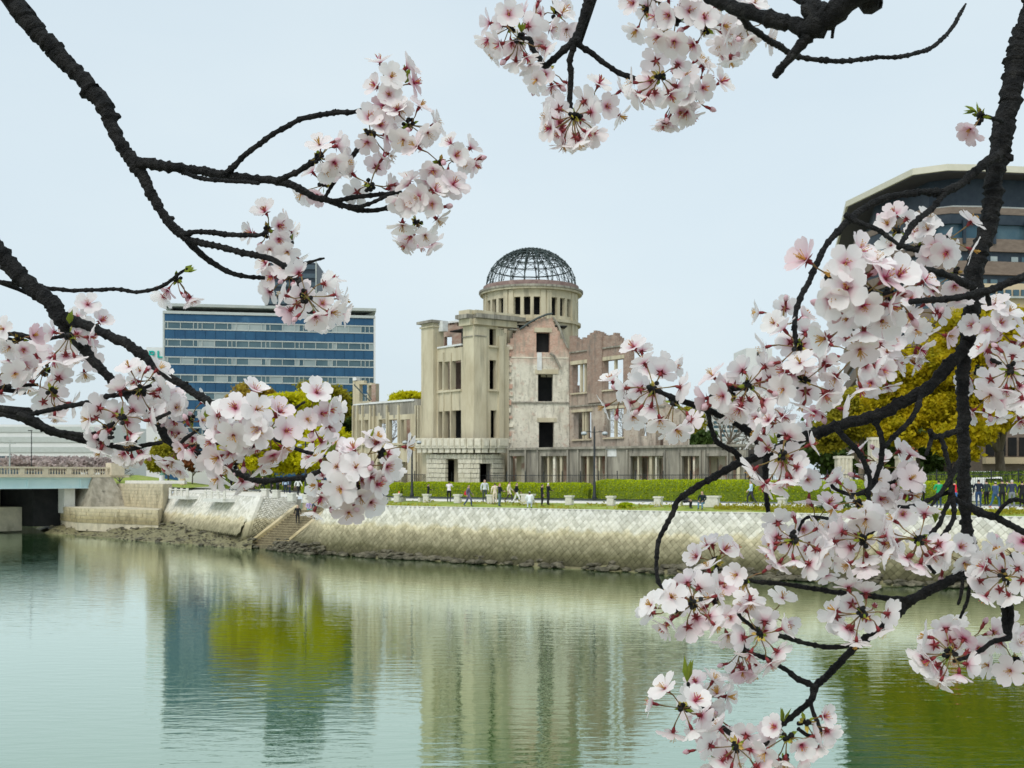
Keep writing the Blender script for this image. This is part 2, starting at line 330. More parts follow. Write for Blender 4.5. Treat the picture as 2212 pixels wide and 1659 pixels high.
def stone_wall(name, label, segs, a, singles, copez=0.05):
    """segs: list of (top point a, top point b, bottom point a, bottom point b) in world space"""
    root = empty(name, segs[0][2], label=label, cat='embankment')
    var = [stone_mesh(k, a, K['bank_stone'] if k % 3 else K['bank_stone2']) for k in range(7)]
    back = MB(); rest = MB(); allst = []; cope = MB()
    for ta, tb, ba, bb in segs:
        ta, tb, ba, bb = map(Vector, (ta, tb, ba, bb))
        u = (tb - ta).normalized(); up = (ta - ba); up -= u * up.dot(u); n = u.cross(up).normalized(); up = n.cross(u).normalized()
        inl = Vector((-u.y, u.x, 0))
        back.hexa([ba, bb, bb + inl * 2.2, ba + inl * 2.2, ta, tb, tb + inl * .9, ta + inl * .9])
        hw = inl * .42; f_ = -inl * .05; zc = Vector((0, 0, copez))
        cope.hexa([ta + f_ + Vector((0, 0, .003)), tb + f_ + Vector((0, 0, .003)), tb + hw + Vector((0, 0, .003)), ta + hw + Vector((0, 0, .003)), ta + f_ + zc, tb + f_ + zc, tb + hw + zc, ta + hw + zc])
        L = (tb - ta).length; Hh = (ta - ba).dot(up); sh0 = (ba - ta).dot(u); sh1 = (bb - tb).dot(u)
        nj = int(Hh / (a * .5)) + 1
        for j in range(nj):
            v = a * .32 + j * a * .5
            if v > Hh - a * .1: break
            for i in range(-4, int(L / a) + 5):
                s = i * a + (a * .5 if j % 2 else 0)
                lo = sh0 * (v / Hh); hi = L + sh1 * (v / Hh)
                if s < lo or s > hi: continue
                allst.append((ta + u * s - up * v + n * 0.01, u, up, n))
    allst.sort(key=lambda q: q[0].y)
    for i, (p, u, up, n) in enumerate(allst):
        k = R.randrange(7)
        M = Matrix((u, up, n)).transposed()
        if i < singles:
            o = link('wall_stone', var[k][2], root); o.matrix_local = Matrix.Translation(p - root.location) @ M.to_4x4()
        else:
            rest.add([p + M @ (Vector(v) * (.97 + .04 * R.random())) for v in var[k][0]], var[k][1], 1 if k % 3 == 0 else 0)
    back.build('wall_core', K['bank_joint'], root)
    cope.build('coping', K['coping'], root)
    tag(rest.build('wall_stones', [K['bank_stone'], K['bank_stone2']], root), kind='stuff')
    return root
def V3(p, z): return Vector((p[0], p[1], z))
segs = []
for i in (4, 5, 6):
    a, b = BKV[i], BKV[i + 1]
    if i == 6: b = a.lerp(b, .22)
    n0 = bnorm(i) * -1.0; n1 = bnorm(i + 1) * -1.0
    segs.append((V3(a, ZE[i] - .02), V3(b, ZE[i + 1] - .02), V3(a + n0, .1), V3(b + n1, .1)))
stone_wall('embankment_wall', 'long sloping pale stone embankment with diagonal blocks below the grass strip', segs, .54, 300)
sl_ = []
a, b = BKV[2], BKV[3]; nn = -bnorm(2) * 1.0
sl_.append((V3(a, ZE[2] - .02), V3(b, ZE[3] - .02), V3(a + Vector((-1.2, -3.0)), 1.4), V3(b + Vector((-.9, -1.5)), 1.0)))
stone_wall('embankment_wall', 'sloping stone embankment with two small balconies left of the river steps', sl_, .54, 0)
# river steps
BL, BR, TL, TR = Vector((-26.3, 114.6, .15)), Vector((-23.0, 112.3, .15)), Vector((-22.4, 119.0, 3.75)), Vector((-19.2, 116.6, 3.75))
st = empty('river_steps', BL, label='stone steps running down to the water between the two embankments', cat='steps')
NS = 16
K['step'] = mat('step_stone', (0.60, 0.53, 0.37), (0.46, .41, .28), 1.6, .9, .4, 8, c3=(.3, .27, .18), s3=.8, zramp=[(0.2, (.55, .52, .4)), (1.3, (.75, .7, .55)), (2.2, (1, .96, .86)), (4, (1, 1, 1))], world=True)
K['step_shade'] = mat('shaded_riser', (0.13, 0.11, 0.07), (0.22, .19, .12), 2.5, .95, .4, 8)  # shade of the risers painted into their colour
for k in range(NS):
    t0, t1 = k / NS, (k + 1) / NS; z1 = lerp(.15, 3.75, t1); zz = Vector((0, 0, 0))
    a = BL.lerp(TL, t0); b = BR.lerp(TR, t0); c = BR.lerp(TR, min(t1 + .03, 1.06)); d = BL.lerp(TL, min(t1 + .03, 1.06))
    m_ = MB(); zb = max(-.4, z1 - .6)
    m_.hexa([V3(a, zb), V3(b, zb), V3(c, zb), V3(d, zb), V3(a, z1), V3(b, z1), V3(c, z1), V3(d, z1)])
    m_.m[2] = 1; m_.build('step', [K['step'], K['step_shade']], st)
ul = (TR - TL).normalized(); inl = Vector((.62, .78, 0))
for base, top, sgn, hh in ((BL, TL, -1, .5), (BR, TR, 1, .22)):
    m_ = MB(); o_ = ul * .5 * sgn; o_.z = 0; a, b = V3(base, 0), V3(top, 0); pts = [a, a + o_, b + o_, b]
    m_.hexa([p + Vector((0, 0, -.4)) for p in pts] + [p + Vector((0, 0, z_)) for p, z_ in zip(pts, (.15 + hh, .15 + hh, 3.75 + hh, 3.75 + hh))]); m_.build('side_wall', K['step'], st)
def qd(name, ps, m, parent=None):
    return ob(name, ps, [tuple(range(len(ps)))], m, parent)
a, b = TL - ul * .5, TR + ul * .5
qd('landing', [V3(a, 3.752), V3(b, 3.752), V3(b + inl * 1.0, 3.752), V3(a + inl * 1.0, 3.752)], K['step'], st)
m_ = MB(); q = [a + inl, b + inl, b + inl * 1.7, a + inl * 1.7]; m_.hexa([V3(p, 2.5) for p in q] + [V3(p, 5.16) for p in q]); m_.build('back_wall', K['step'], st)
BL2, TL2, BR2, TR2 = BL - ul * .51, TL - ul * .51, BR + ul * .51, TR + ul * .51
E3, E4 = V3(BKV[3], ZE[3] - .03), V3(BKV[4], ZE[4] - .03); E3b = V3(BKV[3] + Vector((-.9, -1.5)), 1.0); E4b = V3(BKV[4] - bnorm(4), .1)
def flank(label, ps):   # ruled stone surface with thickness
    n_ = 10; vs = []; fs = []
    for i in range(n_ + 1):
        for j in range(n_ + 1):
            u_, v_ = i / n_, j / n_; p = ps[0].lerp(ps[1], u_).lerp(ps[3].lerp(ps[2], u_), v_); vs.append(p + Vector((1, -1, 0)) * .06 * pnoise(p * 2.1))
    for i in range(n_):
        for j in range(n_): fs.append((i * (n_ + 1) + j, (i + 1) * (n_ + 1) + j, (i + 1) * (n_ + 1) + j + 1, i * (n_ + 1) + j + 1))
    k = len(vs); vs += [v + Vector((.3, .5, -.3)) for v in vs]; fs += [tuple(k + q for q in f[::-1]) for f in fs]
    fl = tag(ob('side_revetment', vs, fs, K['bank_joint'], smooth=True), label, 'wall')
    L1 = max((ps[1] - ps[0]).length, (ps[2] - ps[3]).length); L2 = max((ps[3] - ps[0]).length, (ps[2] - ps[1]).length); nu, nv = max(2, int(L1 / .5)), max(2, int(L2 / .3)); sm = MB()
    for j in range(nv):
        for i in range(nu):
            u_ = (i + .5 * (j % 2) + .25) / (nu + .25); v_ = (j + .5) / nv
            if u_ > .97: continue
            f_ = lambda a, b: ps[0].lerp(ps[1], a).lerp(ps[3].lerp(ps[2], a), b)
            p = f_(u_, v_); e1 = f_(u_ + .01, v_) - p; e2 = f_(u_, v_ + .01) - p
            if e1.length < 1e-4 or e2.length < 1e-4: continue
            a_ = e1 * (50 / nu); b_ = e2 * (50 / nv); nn_ = e1.cross(e2).normalized()
            if nn_.y > 0: nn_ = -nn_
            q = [p - a_ * .92 * (1 if k in (0, 3) else -1) - b_ * .9 * (1 if k < 2 else -1) for k in range(4)]; t_ = nn_ * R.uniform(.08, .13)
            sm.add(q + [p + (w_ - p) * .86 + t_ for w_ in q], [(0, 1, 5, 4), (1, 2, 6, 5), (2, 3, 7, 6), (3, 0, 4, 7), (4, 5, 6, 7)], R.choice((0, 0, 1)))
    tag(sm.build('wall_stones', [K['bank_stone'], K['bank_stone2']], fl), kind='stuff')
flank('rough stone flank between the steps and the right embankment', [V3(BR2, .1), V3(TR2, 3.9), E4, E4b])
flank('stone side wall rising above the left edge of the steps', [V3(BL2, .1), V3(TL2, 3.7), V3(TL2 + inl * .4, 5.14), E3])
flank('stone return between the left embankment and the steps', [E3b, V3(BL2, .1), V3(BL2, .16), E3])
m_ = MB(); m_.tube([E3b + Vector((-.25, .1, -.6)), E3b.lerp(E3, .5) + Vector((-.1, -.05, 0)), E3 + Vector((.1, 0, -.02))], [.62, .55, .45], 9); tag(m_.build('corner_quoin', K['bank_stone']), 'rounded stone corner where the left embankment meets the steps', 'wall')
pz = lambda p: V3(p, ground_z(p.x, p.y) - .01)
v2 = lambda p: Vector((p.x, p.y))
fp = [V3(BKV[3], ZE[3] - .01)] + [V3(p, 5.13) for p in (TL2 + inl * .4, TL2 + inl * 1.1, TR2 + inl * 1.1)] + [V3(TR2, 4.9), V3(BKV[4], ZE[4] - .01), V3(bpt(4, GS), zprof(4, GS)), V3(bpt(3, GS), zprof(3, GS))]
tag(qd('paving', [tuple(p) for p in fp][::-1], K['paving']), 'pale paving round the head of the steps', kind='structure')
# small balconies on the left embankment
for px0, px1, lab in ((398, 436, 'small stone balcony jutting from the left embankment, nearer the bridge'), (476, 518, 'small stone balcony jutting from the left embankment, nearer the steps')):
    def onl(px):
        a, b = BKV[2], BKV[3]; k = (px - CX) / F; uu = b - a; s = (k * a.y - a.x) / (uu.x - k * uu.y); return a + uu * s, lerp(ZE[2], ZE[3], s)
    (a, za), (b, zb_) = onl(px0), onl(px1); rv = Vector((-.83, -.56, 0)); a3, b3 = V3(a, za), V3(b, zb_)
    t_ = empty('balcony', a3 + rv, label=lab, cat='balcony')
    m_ = MB(); m_.hexa([V3(p, za - .75) for p in (a3 + rv * 1.9, b3 + rv * 1.9, b3 - rv * .3, a3 - rv * .3)] + [V3(p, za - .4) for p in (a3 + rv * 1.9, b3 + rv * 1.9, b3 - rv * .3, a3 - rv * .3)])
    m_.build('slab', K['coping'], t_)
    for q in range(4):
        p = (a3 + rv * 1.7).lerp(b3 + rv * 1.7, q / 3); m_ = MB(); m_.box(p.x - .13, p.x + .13, p.y - .13, p.y + .13, za - .41, za + .55); m_.build('post', K['white_post'], t_)
    p, q = a3 + rv * 1.7, b3 + rv * 1.7
    m_ = MB(); m_.tube([V3(p, za + .35), V3(q, za + .35)], .07, 6); m_.build('rail', K['white_post'], t_)
# low quay and the wall above it, below the bridge end
def slab(name, pts, z0, z1, m, label=None, cat=None, kind=None, parent=None):
    m_ = MB(); m_.prism(pts, z0, z1); return tag(m_.build(name, m, parent), label, cat, kind=kind)
def prow(pl): return [tuple(XY(x, d)) for x, d in pl]
QF = [(118, 152), (170, 142), (250, 138), (342, 133.5)]
slab('quay', prow([(118, 152), (170, 142), (250, 138), (342, 133.5), (352, 139), (255, 152), (150, 163)]), .5, 3.35, K['quay'], 'low stone quay between the bridge and the left embankment', 'quay')
slab('quay_wall', prow([(247, 153.5), (352, 138.5), (372, 142), (262, 158)]), 3.0, 6.35, K['quay'], 'pale block retaining wall standing on the low quay', 'wall')
slab('quay_wall', prow([(270, 151.4), (398, 141.5), (404, 145), (276, 155.5)]), 6.36, 6.75, K['coping'], 'pale coping wall on top of the retaining wall', 'wall')
def block_face(name, pl, z0, z1, rows, bw_, m, parent, out=.06):
    for (xa, da), (xb, db) in zip(pl, pl[1:]):
        a, b = XY(xa, da), XY(xb, db); u_ = (b - a); L = u_.length; u_ = u_ / L; n_ = Vector((u_.y, -u_.x))
        for r_ in range(rows):
            za, zb_ = lerp(z0, z1, r_ / rows), lerp(z0, z1, (r_ + 1) / rows); s_ = -bw_ * .5 * (r_ % 2)
            while s_ < L:
                w_ = bw_ * R.uniform(.75, 1.3); p0, p1 = max(s_, 0), min(s_ + w_, L); s_ += w_
                if p1 - p0 < .15: continue
                q0, q1 = a + u_ * (p0 + .02), a + u_ * (p1 - .02); o_ = out * R.uniform(.5, 1.3); mm = MB()
                mm.hexa([V3(q0 + n_ * o_, za + .02), V3(q1 + n_ * o_, za + .02), V3(q1 - n_ * .05, za + .02), V3(q0 - n_ * .05, za + .02), V3(q0 + n_ * o_, zb_ - .02), V3(q1 + n_ * o_, zb_ - .02), V3(q1 - n_ * .05, zb_ - .02), V3(q0 - n_ * .05, zb_ - .02)]); mm.build(name, m, parent)
qy = bpy.data.objects['quay']; K['quay2'] = mat('quay_block', (0.62, 0.55, 0.39), (0.44, .40, .29), 1.5, .9, .6, 6, c3=(.20, .18, .12), s3=.7, t3=(.52, .75), stretch3=(1, 1, .5), zramp=[(1.2, (.5, .47, .36)), (2.2, (.72, .68, .55)), (2.9, (1, .97, .9)), (6.4, (1, 1, 1))], world=True)
block_face('quay_block', QF, 1.5, 3.3, 4, 1.3, K['quay2'], qy)
block_face('wall_block', [(247, 153.5), (352, 138.5)], 3.36, 6.3, 7, .8, K['quay2'], bpy.data.objects['quay_wall'])
# grassy bank by the bridge
gb = prow([(232, 158), (300, 152), (404, 146), (470, 170), (300, 190), (225, 180)])
tag(ob('grass_bank', [(x, y, z) for (x, y), z in zip(gb, (6.2, 6.1, 5.8, 5.9, 7.6, 7.6))], [tuple(range(6))], K['grass']), 'grassy bank beside the bridge', kind='structure')
# bridge
BA, BB_ = XY(-60, 138), XY(232, 151)
ud = (BB_ - BA).normalized(); nd = Vector((-ud.y, ud.x)); Lb = (BB_ - BA).length
br = empty('road_bridge', (BA.x, BA.y, 5.0), label='road bridge with pale blue girder and beige stone balustrade', cat='bridge')
K['girder'] = mat('pale_blue_paint', (0.50, 0.68, 0.70), (0.58, .74, .75), .5, .5, spec=.4)
K['bridge_stone'] = mat('beige_granite', (0.66, 0.58, 0.44), (0.52, .46, .35), 1.5, .9, .3, 6)
def bq(s0, s1, t0, t1, z0, z1, m_=None, mi=0):
    m_ = m_ or MB(); q = [BA + ud * s + nd * t for s, t in ((s0, t0), (s1, t0), (s1, t1), (s0, t1))]
    m_.hexa([V3(p, z0) for p in q] + [V3(p, z1) for p in q], mi); return m_
Lg = Lb - 2.2
m_ = bq(-30, Lg, .25, .6, 5.82, 7.0); bq(-30, Lg, .05, .9, 6.95, 7.16, m_); bq(-30, Lg, .0, .8, 5.72, 5.83, m_)
m_.build('girder', K['girder'], br)
for q in range(5): bq(Lg - 1.5 - q * 7, Lg - 1.38 - q * 7, .06, .26, 5.84, 6.94).build('stiffener', K['girder'], br)
bq(-30, Lb + 3, -.25, 15, 7.17, 7.42).build('deck', K['bridge_stone'], br)
bq(-30, Lg, 13.6, 14, 5.72, 7.15).build('girder', K['girder'], br)
bq(-30, Lb + 3, -.12, .28, 7.43, 7.56).build('plinth', K['bridge_stone'], br)
bq(-30, Lb + 3, -.14, .30, 8.32, 8.52).build('handrail', K['bridge_stone'], br)
bm_ = MB(); bm_.lathe((0, 0, 0), [(.085, 0), (.085, .08), (.05, .12), (.10, .32), (.105, .40), (.045, .60), (.08, .68), (.08, .75)], 8)
bal = mesh('baluster', bm_.v, bm_.f, K['bridge_stone'], smooth=True)
s = 0.5; q = 0
while s < Lb + 2:
    p = BA + ud * s + nd * .08
    if q % 8 == 7: bq(s - .32, s + .32, -.1, .26, 7.57, 8.31).build('pedestal', K['bridge_stone'], br); s += .55
    else: link('baluster', bal, br, Vector((p.x, p.y, 7.565)) - br.location); s += .36
    q += 1
bq(Lb + .3, Lb + 2.2, -.5, 1.0, 7.43, 9.1).build('end_pillar', K['bridge_stone'], br)
# abutment and what stands below the bridge
K['dark_rubble'] = mat('dark_rubble_stone', (0.24, 0.22, 0.17), (0.40, .37, .30), 1.5, .95, 1.0, 4, (1, 1, .45), c3=(.15, .14, .11), s3=1.2)
e0 = Lb - 2.15
ab = MB(); q = [BA + ud * a + nd * b for a, b in ((e0 - 1.6, -2.6), (e0 + 4.2, -3.4), (e0 + 4.6, 14), (e0 - 1.6, 14))]; q2 = [BA + ud * a + nd * b for a, b in ((e0, -.2), (e0 + 2.8, -.2), (e0 + 4.6, 14), (e0, 14))]
ab.hexa([V3(p, 2.5) for p in q] + [V3(p, 7.16) for p in q2]); tag(ab.build('bridge_abutment', K['dark_rubble']), 'dark rubble stone abutment under the bridge end', 'abutment')
m_ = bq(e0 - 6.5, e0 - 1.7, 3, 14, .8, 5.7); tag(m_.build('bridge_pier', K['void']), 'black block painted as the shade below the bridge deck', 'pier')  # black block stands in for the shadow under the deck
m_ = bq(e0 - 3.2, e0 - 1.75, 1.2, 2.9, 2.5, 5.7); tag(m_.build('bridge_pier', K['coping']), 'pale pier face beside the abutment', 'pier')
m_ = bq(e0 - 18, e0 - 6.6, 6, 30, .2, 3.3); tag(m_.build('slipway', K['quay']), 'pale slipway under the bridge', 'slipway')
m_ = bq(e0 - 15, e0 - 6.8, 12, 30, 3.31, 5.6); tag(m_.build('rubble_slope', K['dark_rubble']), 'sloping dark rubble bank beyond the bridge', 'wall')
slab('far_wall', prow([(-260, 230), (40, 215), (150, 205), (150, 215), (-260, 240)]), -.3, 4.6, K['dark_rubble'], 'distant rubble embankment seen under the bridge', 'wall')
# rocks at the water's edge
def rockmesh(k):
    rr = random.Random(k); bm = bmesh.new(); bmesh.ops.create_icosphere(bm, subdivisions=1, radius=1)
    off = Vector((rr.random() * 9, rr.random() * 9, k))
    for v in bm.verts:
        f_ = 1 + .45 * pnoise(v.co * 1.1 + off); v.co = Vector((v.co.x * f_ * 1.2, v.co.y * f_, v.co.z * f_ * .6))
    me = bpy.data.meshes.new('rock'); bm.to_mesh(me); bm.free(); me.materials.append(K['rock']); return me
RK = [rockmesh(k) for k in range(6)]
shore = [(-61, 147), (-52, 136.6), (-45, 129.8), (-40, 125.5), (-33, 119.2), (-28, 115), (-25.8, 113.2)]
shore2 = [(-22.8, 111.6), (-20, 108), (-16, 104), (-4, 94.6), (13, 82.0), (25, 74.8), (33, 70.2), (38, 67)]
def along(pl, t):
    k = t * (len(pl) - 1); j = min(int(k), len(pl) - 2); return Vector(pl[j]).lerp(Vector(pl[j + 1]), k - j)
for k in range(60):
    if k < 26: p = along(shore, .25 + .75 * R.random()) + Vector((R.uniform(0, 2.5), R.uniform(0, 2.5))); s_ = R.uniform(.2, .5)
    else: p = along(shore2, R.random() ** .9) + Vector((.5, .8)) * R.uniform(-.3, .7); s_ = R.uniform(.3, .62)
    o = link('rock', RK[k % 6]); o.location = (p.x, p.y, .06 + s_ * .2); o.scale = (s_ * R.uniform(.9, 1.6), s_, s_ * R.uniform(.7, 1.1)); o.rotation_euler = (0, 0, R.uniform(0, 6.3))
    if k < 26: tag(o, 'dark rock on the mud flat left of the steps', 'rock', 'rocks on the left mud flat')
    else: tag(o, 'dark wet rock at the foot of the right embankment', 'rock', 'rocks along the right embankment')
rs = MB(); base = [(list(v.co for v in m.vertices), [tuple(p.vertices) for p in m.polygons]) for m in RK]
mv = [Vector(v) for v in MUDV[0] if v[2] > -.15 and v[1] < 150] ; mv2 = [Vector(v) for v in MUDV[1] if v[2] > -.2]
for k in range(2300):
    u = R.random()
    if u < .45: p = R.choice(mv) + Vector((R.uniform(-.6, .6), R.uniform(-.5, .5), 0)); s_ = R.uniform(.03, .13) * (2.4 if R.random() < .10 else 1)
    elif u < .62: t_ = R.random(); p = Vector((-23.0, 111.9, .05)).lerp(Vector((-17.8, 105, .05)), t_) + Vector((R.uniform(-1.2, .8), R.uniform(-1.0, .6), 0)); p.z += max(0, R.gauss(.1, .35)); s_ = R.uniform(.12, .34)
    else: p = R.choice(mv2) + Vector((R.uniform(-.5, .5), R.uniform(-.4, .4), 0)); p.z = max(.0, min(p.z, .45)) + .1; s_ = R.uniform(.14, .42)
    vs, fs = base[R.randrange(6)]; z = p.z + s_ * .15; an = R.uniform(0, 6.3); c_, s2 = math.cos(an), math.sin(an)
    rs.add([Vector(((v.x * c_ - v.y * s2) * s_ * 1.3 + p.x, (v.x * s2 + v.y * c_) * s_ + p.y, v.z * s_ * .95 + z)) for v in vs], fs)
tag(rs.build('shore_rubble', K['rock']), 'small rubble scattered along the waterline', 'rubble', kind='stuff')
# ---------------------------------------------------------------- the ruined domed hall
GZ = 5.1
class Facet:
    def __init__(s, x0, d0, x1, d1):
        s.a = XY(x0, d0); s.b = XY(x1, d1); s.L = (s.b - s.a).length; s.u = (s.b - s.a) / s.L; s.n = Vector((-s.u.y, s.u.x)); s.x0 = x0; s.x1 = x1
    def s_of(s, px):
        k = (px - CX) / F; return (k * s.a.y - s.a.x) / (s.u.x - k * s.u.y)
    def z_at(s, px, py): y = s.a.y + s.s_of(px) * s.u.y; return CAMZ + (HZ - py) * y / F
    def pt(s, q, z, t=0.0): p = s.a + s.u * q + s.n * t; return Vector((p.x, p.y, z))
    def box(s, px0, px1, z0, z1, t0, t1, m_=None, mi=0):
        m_ = m_ or MB(); a, b = s.s_of(px0), s.s_of(px1)
        m_.hexa([s.pt(a, z0, t0), s.pt(b, z0, t0), s.pt(b, z0, t1), s.pt(a, z0, t1), s.pt(a, z1, t0), s.pt(b, z1, t0), s.pt(b, z1, t1), s.pt(a, z1, t1)], mi); return m_
    def pbox(s, px0, px1, y1, y0, t0, t1, m_=None, mi=0):   # heights from picture rows: y1 upper, y0 lower
        c = (px0 + px1) / 2; return s.box(px0, px1, s.z_at(c, y0), s.z_at(c, y1), t0, t1, m_, mi)
    def wall(s, name, mats, parent, prof, wins, thick=.6, zb=GZ, res=.35, jag=0.0, seed=1, x0=None, x1=None, t0=0.0, matf=None):
        x0 = s.x0 if x0 is None else x0; x1 = s.x1 if x1 is None else x1
        rr = random.Random(seed); sa, sb = s.s_of(x0), s.s_of(x1)
        pr = [(s.s_of(x), s.z_at(x, y)) for x, y in prof]
        W = []
        for x, xx, y, yy in wins:
            c = (x + xx) / 2; W.append((s.s_of(x), s.s_of(xx), s.z_at(c, yy) if yy < 1045 else zb - .1, s.z_at(c, y)))
        sl = {round(sa, 3), round(sb, 3)}; k = sa
        while k < sb: sl.add(round(k, 3)); k += res
        zt = max(z for _, z in pr) + jag; zl = {round(zb, 3)}; k = zb
        zlo = min(z for _, z in pr) - jag
        while k < zt + res: zl.add(round(k, 3)); k += res if k < zlo - 1 else (res * .6 if jag else res)
        if not jag: zl.add(round(zt, 3))
        for a, b, c, d in W:
            for q in (a, b):
                if sa < q < sb: sl.add(round(q, 3))
            for q in (c, d):
                if q > zb: zl.add(round(q, 3))
        def clean(l):
            l = sorted(l); o = [l[0]]
            for q in l[1:]:
                if q - o[-1] > .02: o.append(q)
            return o
        # drop regular lines too near a window line
        sl, zl = clean(sl), clean(zl)
        tops = []
        for i in range(len(sl) - 1):
            tops.append(interp((sl[i] + sl[i + 1]) / 2, pr) + (rr.uniform(-jag, jag) if jag else 0))
        ns, nz_ = len(sl) - 1, len(zl) - 1
        S = [[False] * nz_ for _ in range(ns)]
        for i in range(ns):
            sm = (sl[i] + sl[i + 1]) / 2
            for j in range(nz_):
                zm = (zl[j] + zl[j + 1]) / 2
                S[i][j] = zm < tops[i] and not any(a < sm < b and c < zm < d for a, b, c, d in W)
        vid = {}; vs = []; fs = []; mi = []
        def V(i, j, t):
            k = (i, j, t)
            if k not in vid: vid[k] = len(vs); vs.append(s.pt(sl[i], zl[j], t0 + (thick if t else 0)))
            return vid[k]
        def put(f, m): fs.append(f); mi.append(m)
        for i in range(ns):
            for j in range(nz_):
                if not S[i][j]: continue
                m = matf((sl[i] + sl[i + 1]) / 2, (zl[j] + zl[j + 1]) / 2) if matf else 0
                put((V(i, j, 0), V(i + 1, j, 0), V(i + 1, j + 1, 0), V(i, j + 1, 0)), m)
                put((V(i, j + 1, 1), V(i + 1, j + 1, 1), V(i + 1, j, 1), V(i, j, 1)), m)
                if i == 0 or not S[i - 1][j]: put((V(i, j, 1), V(i, j, 0), V(i, j + 1, 0), V(i, j + 1, 1)), m)
                if i == ns - 1 or not S[i + 1][j]: put((V(i + 1, j, 0), V(i + 1, j, 1), V(i + 1, j + 1, 1), V(i + 1, j + 1, 0)), m)
                if j == 0 or not S[i][j - 1]: put((V(i, j, 1), V(i + 1, j, 1), V(i + 1, j, 0), V(i, j, 0)), m)
                if j == nz_ - 1 or not S[i][j + 1]: put((V(i, j + 1, 0), V(i + 1, j + 1, 0), V(i + 1, j + 1, 1), V(i, j + 1, 1)), m)
        return ob(name, vs, fs, mats, parent, mi)
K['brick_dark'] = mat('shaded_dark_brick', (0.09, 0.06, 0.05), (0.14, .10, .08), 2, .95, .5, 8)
DX, DD = 1147.0, 128.0
dc = XY(DX, DD)
hall = empty('ruined_domed_hall', (dc.x, dc.y, GZ), label='ruined concrete and brick hall with bare iron dome frame behind the hedges', cat='ruin')
# --- drum and dome
RD = 5.33; zrim = 28.55
def cyl(sv, z, t=0.0): a = sv; return Vector((dc.x + (RD - t) * math.sin(a), dc.y - (RD - t) * math.cos(a), z))
def ring(name, r0, r1, z0, z1, m, parent=hall, n=72):
    vs = []; fs = []
    for j in range(n):
        a = 2 * math.pi * j / n; c, s_ = math.cos(a), math.sin(a)
        vs += [(dc.x + r0 * s_, dc.y - r0 * c, z0), (dc.x + r1 * s_, dc.y - r1 * c, z0), (dc.x + r1 * s_, dc.y - r1 * c, z1), (dc.x + r0 * s_, dc.y - r0 * c, z1)]
    for j in range(n):
        k = (j + 1) % n
        for q in range(4): fs.append((j * 4 + q, j * 4 + (q + 1) % 4, k * 4 + (q + 1) % 4, k * 4 + q))
    return ob(name, vs, fs, m, parent)
def drumwall():
    al = set(); W = []
    for b in range(8):
        for q in (-1, 0, 1):
            c = rad(-5.6 + b * 45 + q * 11.7); W.append((c - rad(3.9), c + rad(3.9), 24.75, 26.72)); 
    for k in range(72): al.add(round(rad(k * 5 - 180), 4))
    def wrap(a): return (a + math.pi) % (2 * math.pi) - math.pi
    W = [(wrap(a), wrap(b), c, d) for a, b, c, d in W]; W = [q for q in W if q[0] < q[1]]
    for a, b, _, _ in W: al.add(round(a, 4)); al.add(round(b, 4))
    al = sorted(al); zl = [20.5, 22.5, 24.3, 24.75, 26.72, 27.55]
    vs = []; fs = []; vid = {}
    n = len(al)
    def V(i, j, t):
        k = (i % n, j, t)
        if k not in vid: vid[k] = len(vs); vs.append(cyl(al[i % n], zl[j], .45 if t else 0))
        return vid[k]
    def solid(i, j):
        a0 = al[i % n]; a1 = al[(i + 1) % n] + (2 * math.pi if i % n == n - 1 else 0); am = (a0 + a1) / 2; zm = (zl[j] + zl[j + 1]) / 2
        return not any(a < am < b and c < zm < d for a, b, c, d in W)
    for i in range(n):
        for j in range(len(zl) - 1):
            if not solid(i, j): continue
            fs.append((V(i, j, 0), V(i + 1, j, 0), V(i + 1, j + 1, 0), V(i, j + 1, 0))); fs.append((V(i, j + 1, 1), V(i + 1, j + 1, 1), V(i + 1, j, 1), V(i, j, 1)))
            if not solid(i - 1, j): fs.append((V(i, j, 1), V(i, j, 0), V(i, j + 1, 0), V(i, j + 1, 1)))
            if not solid(i + 1, j): fs.append((V(i + 1, j, 0), V(i + 1, j, 1), V(i + 1, j + 1, 1), V(i + 1, j + 1, 0)))
            if j and not solid(i, j - 1): fs.append((V(i, j, 1), V(i + 1, j, 1), V(i + 1, j, 0), V(i, j, 0)))
            if j < len(zl) - 2 and not solid(i, j + 1): fs.append((V(i, j + 1, 0), V(i + 1, j + 1, 0), V(i + 1, j + 1, 1), V(i, j + 1, 1)))
    return ob('drum', vs, fs, K['concrete'], hall)
drum = drumwall()
ring('shaft', RD - .5, RD - .2, GZ, 20.45, K['void'])  # painted near black as the shade seen through the windows
for b in range(8):
    for q in (-3.6, 3.6):
        c = rad(-5.6 + 22.5 + b * 45 + q); m_ = MB(); w_ = .26; r0, r1 = RD - .05, RD + .13
        o = Vector((math.cos(c), math.sin(c), 0)) * w_; nrm = Vector((math.sin(c), -math.cos(c), 0)); cc = Vector((dc.x, dc.y, 0))
        q4 = [cc + nrm * r1 - o, cc + nrm * r1 + o, cc + nrm * r0 + o, cc + nrm * r0 - o]
        m_.hexa([V3(p, 18) for p in q4] + [V3(p, 27.5) for p in q4]); m_.build('pilaster', K['concrete'], hall)
ring('cornice', RD - .3, RD + .42, 27.56, 27.78, K['concrete']); ring('cornice', RD - .3, RD + .55, 27.79, 28.02, K['concrete_dark'])
ring('dome_rim', RD - .5, RD + .05, 28.03, zrim, K['rust_band']); ring('string_course', RD - .2, RD + .3, 24.05, 24.35, K['concrete'])
ring('inner_floor', .2, RD - .5, 23.2, 23.4, K['dark'])
RM, HM = 5.08, 4.4
def sph(a, e, r=1.0): return Vector((dc.x + RM * r * math.cos(e) * math.sin(a), dc.y - RM * r * math.cos(e) * math.cos(a), zrim - .05 + HM * r * math.sin(e)))
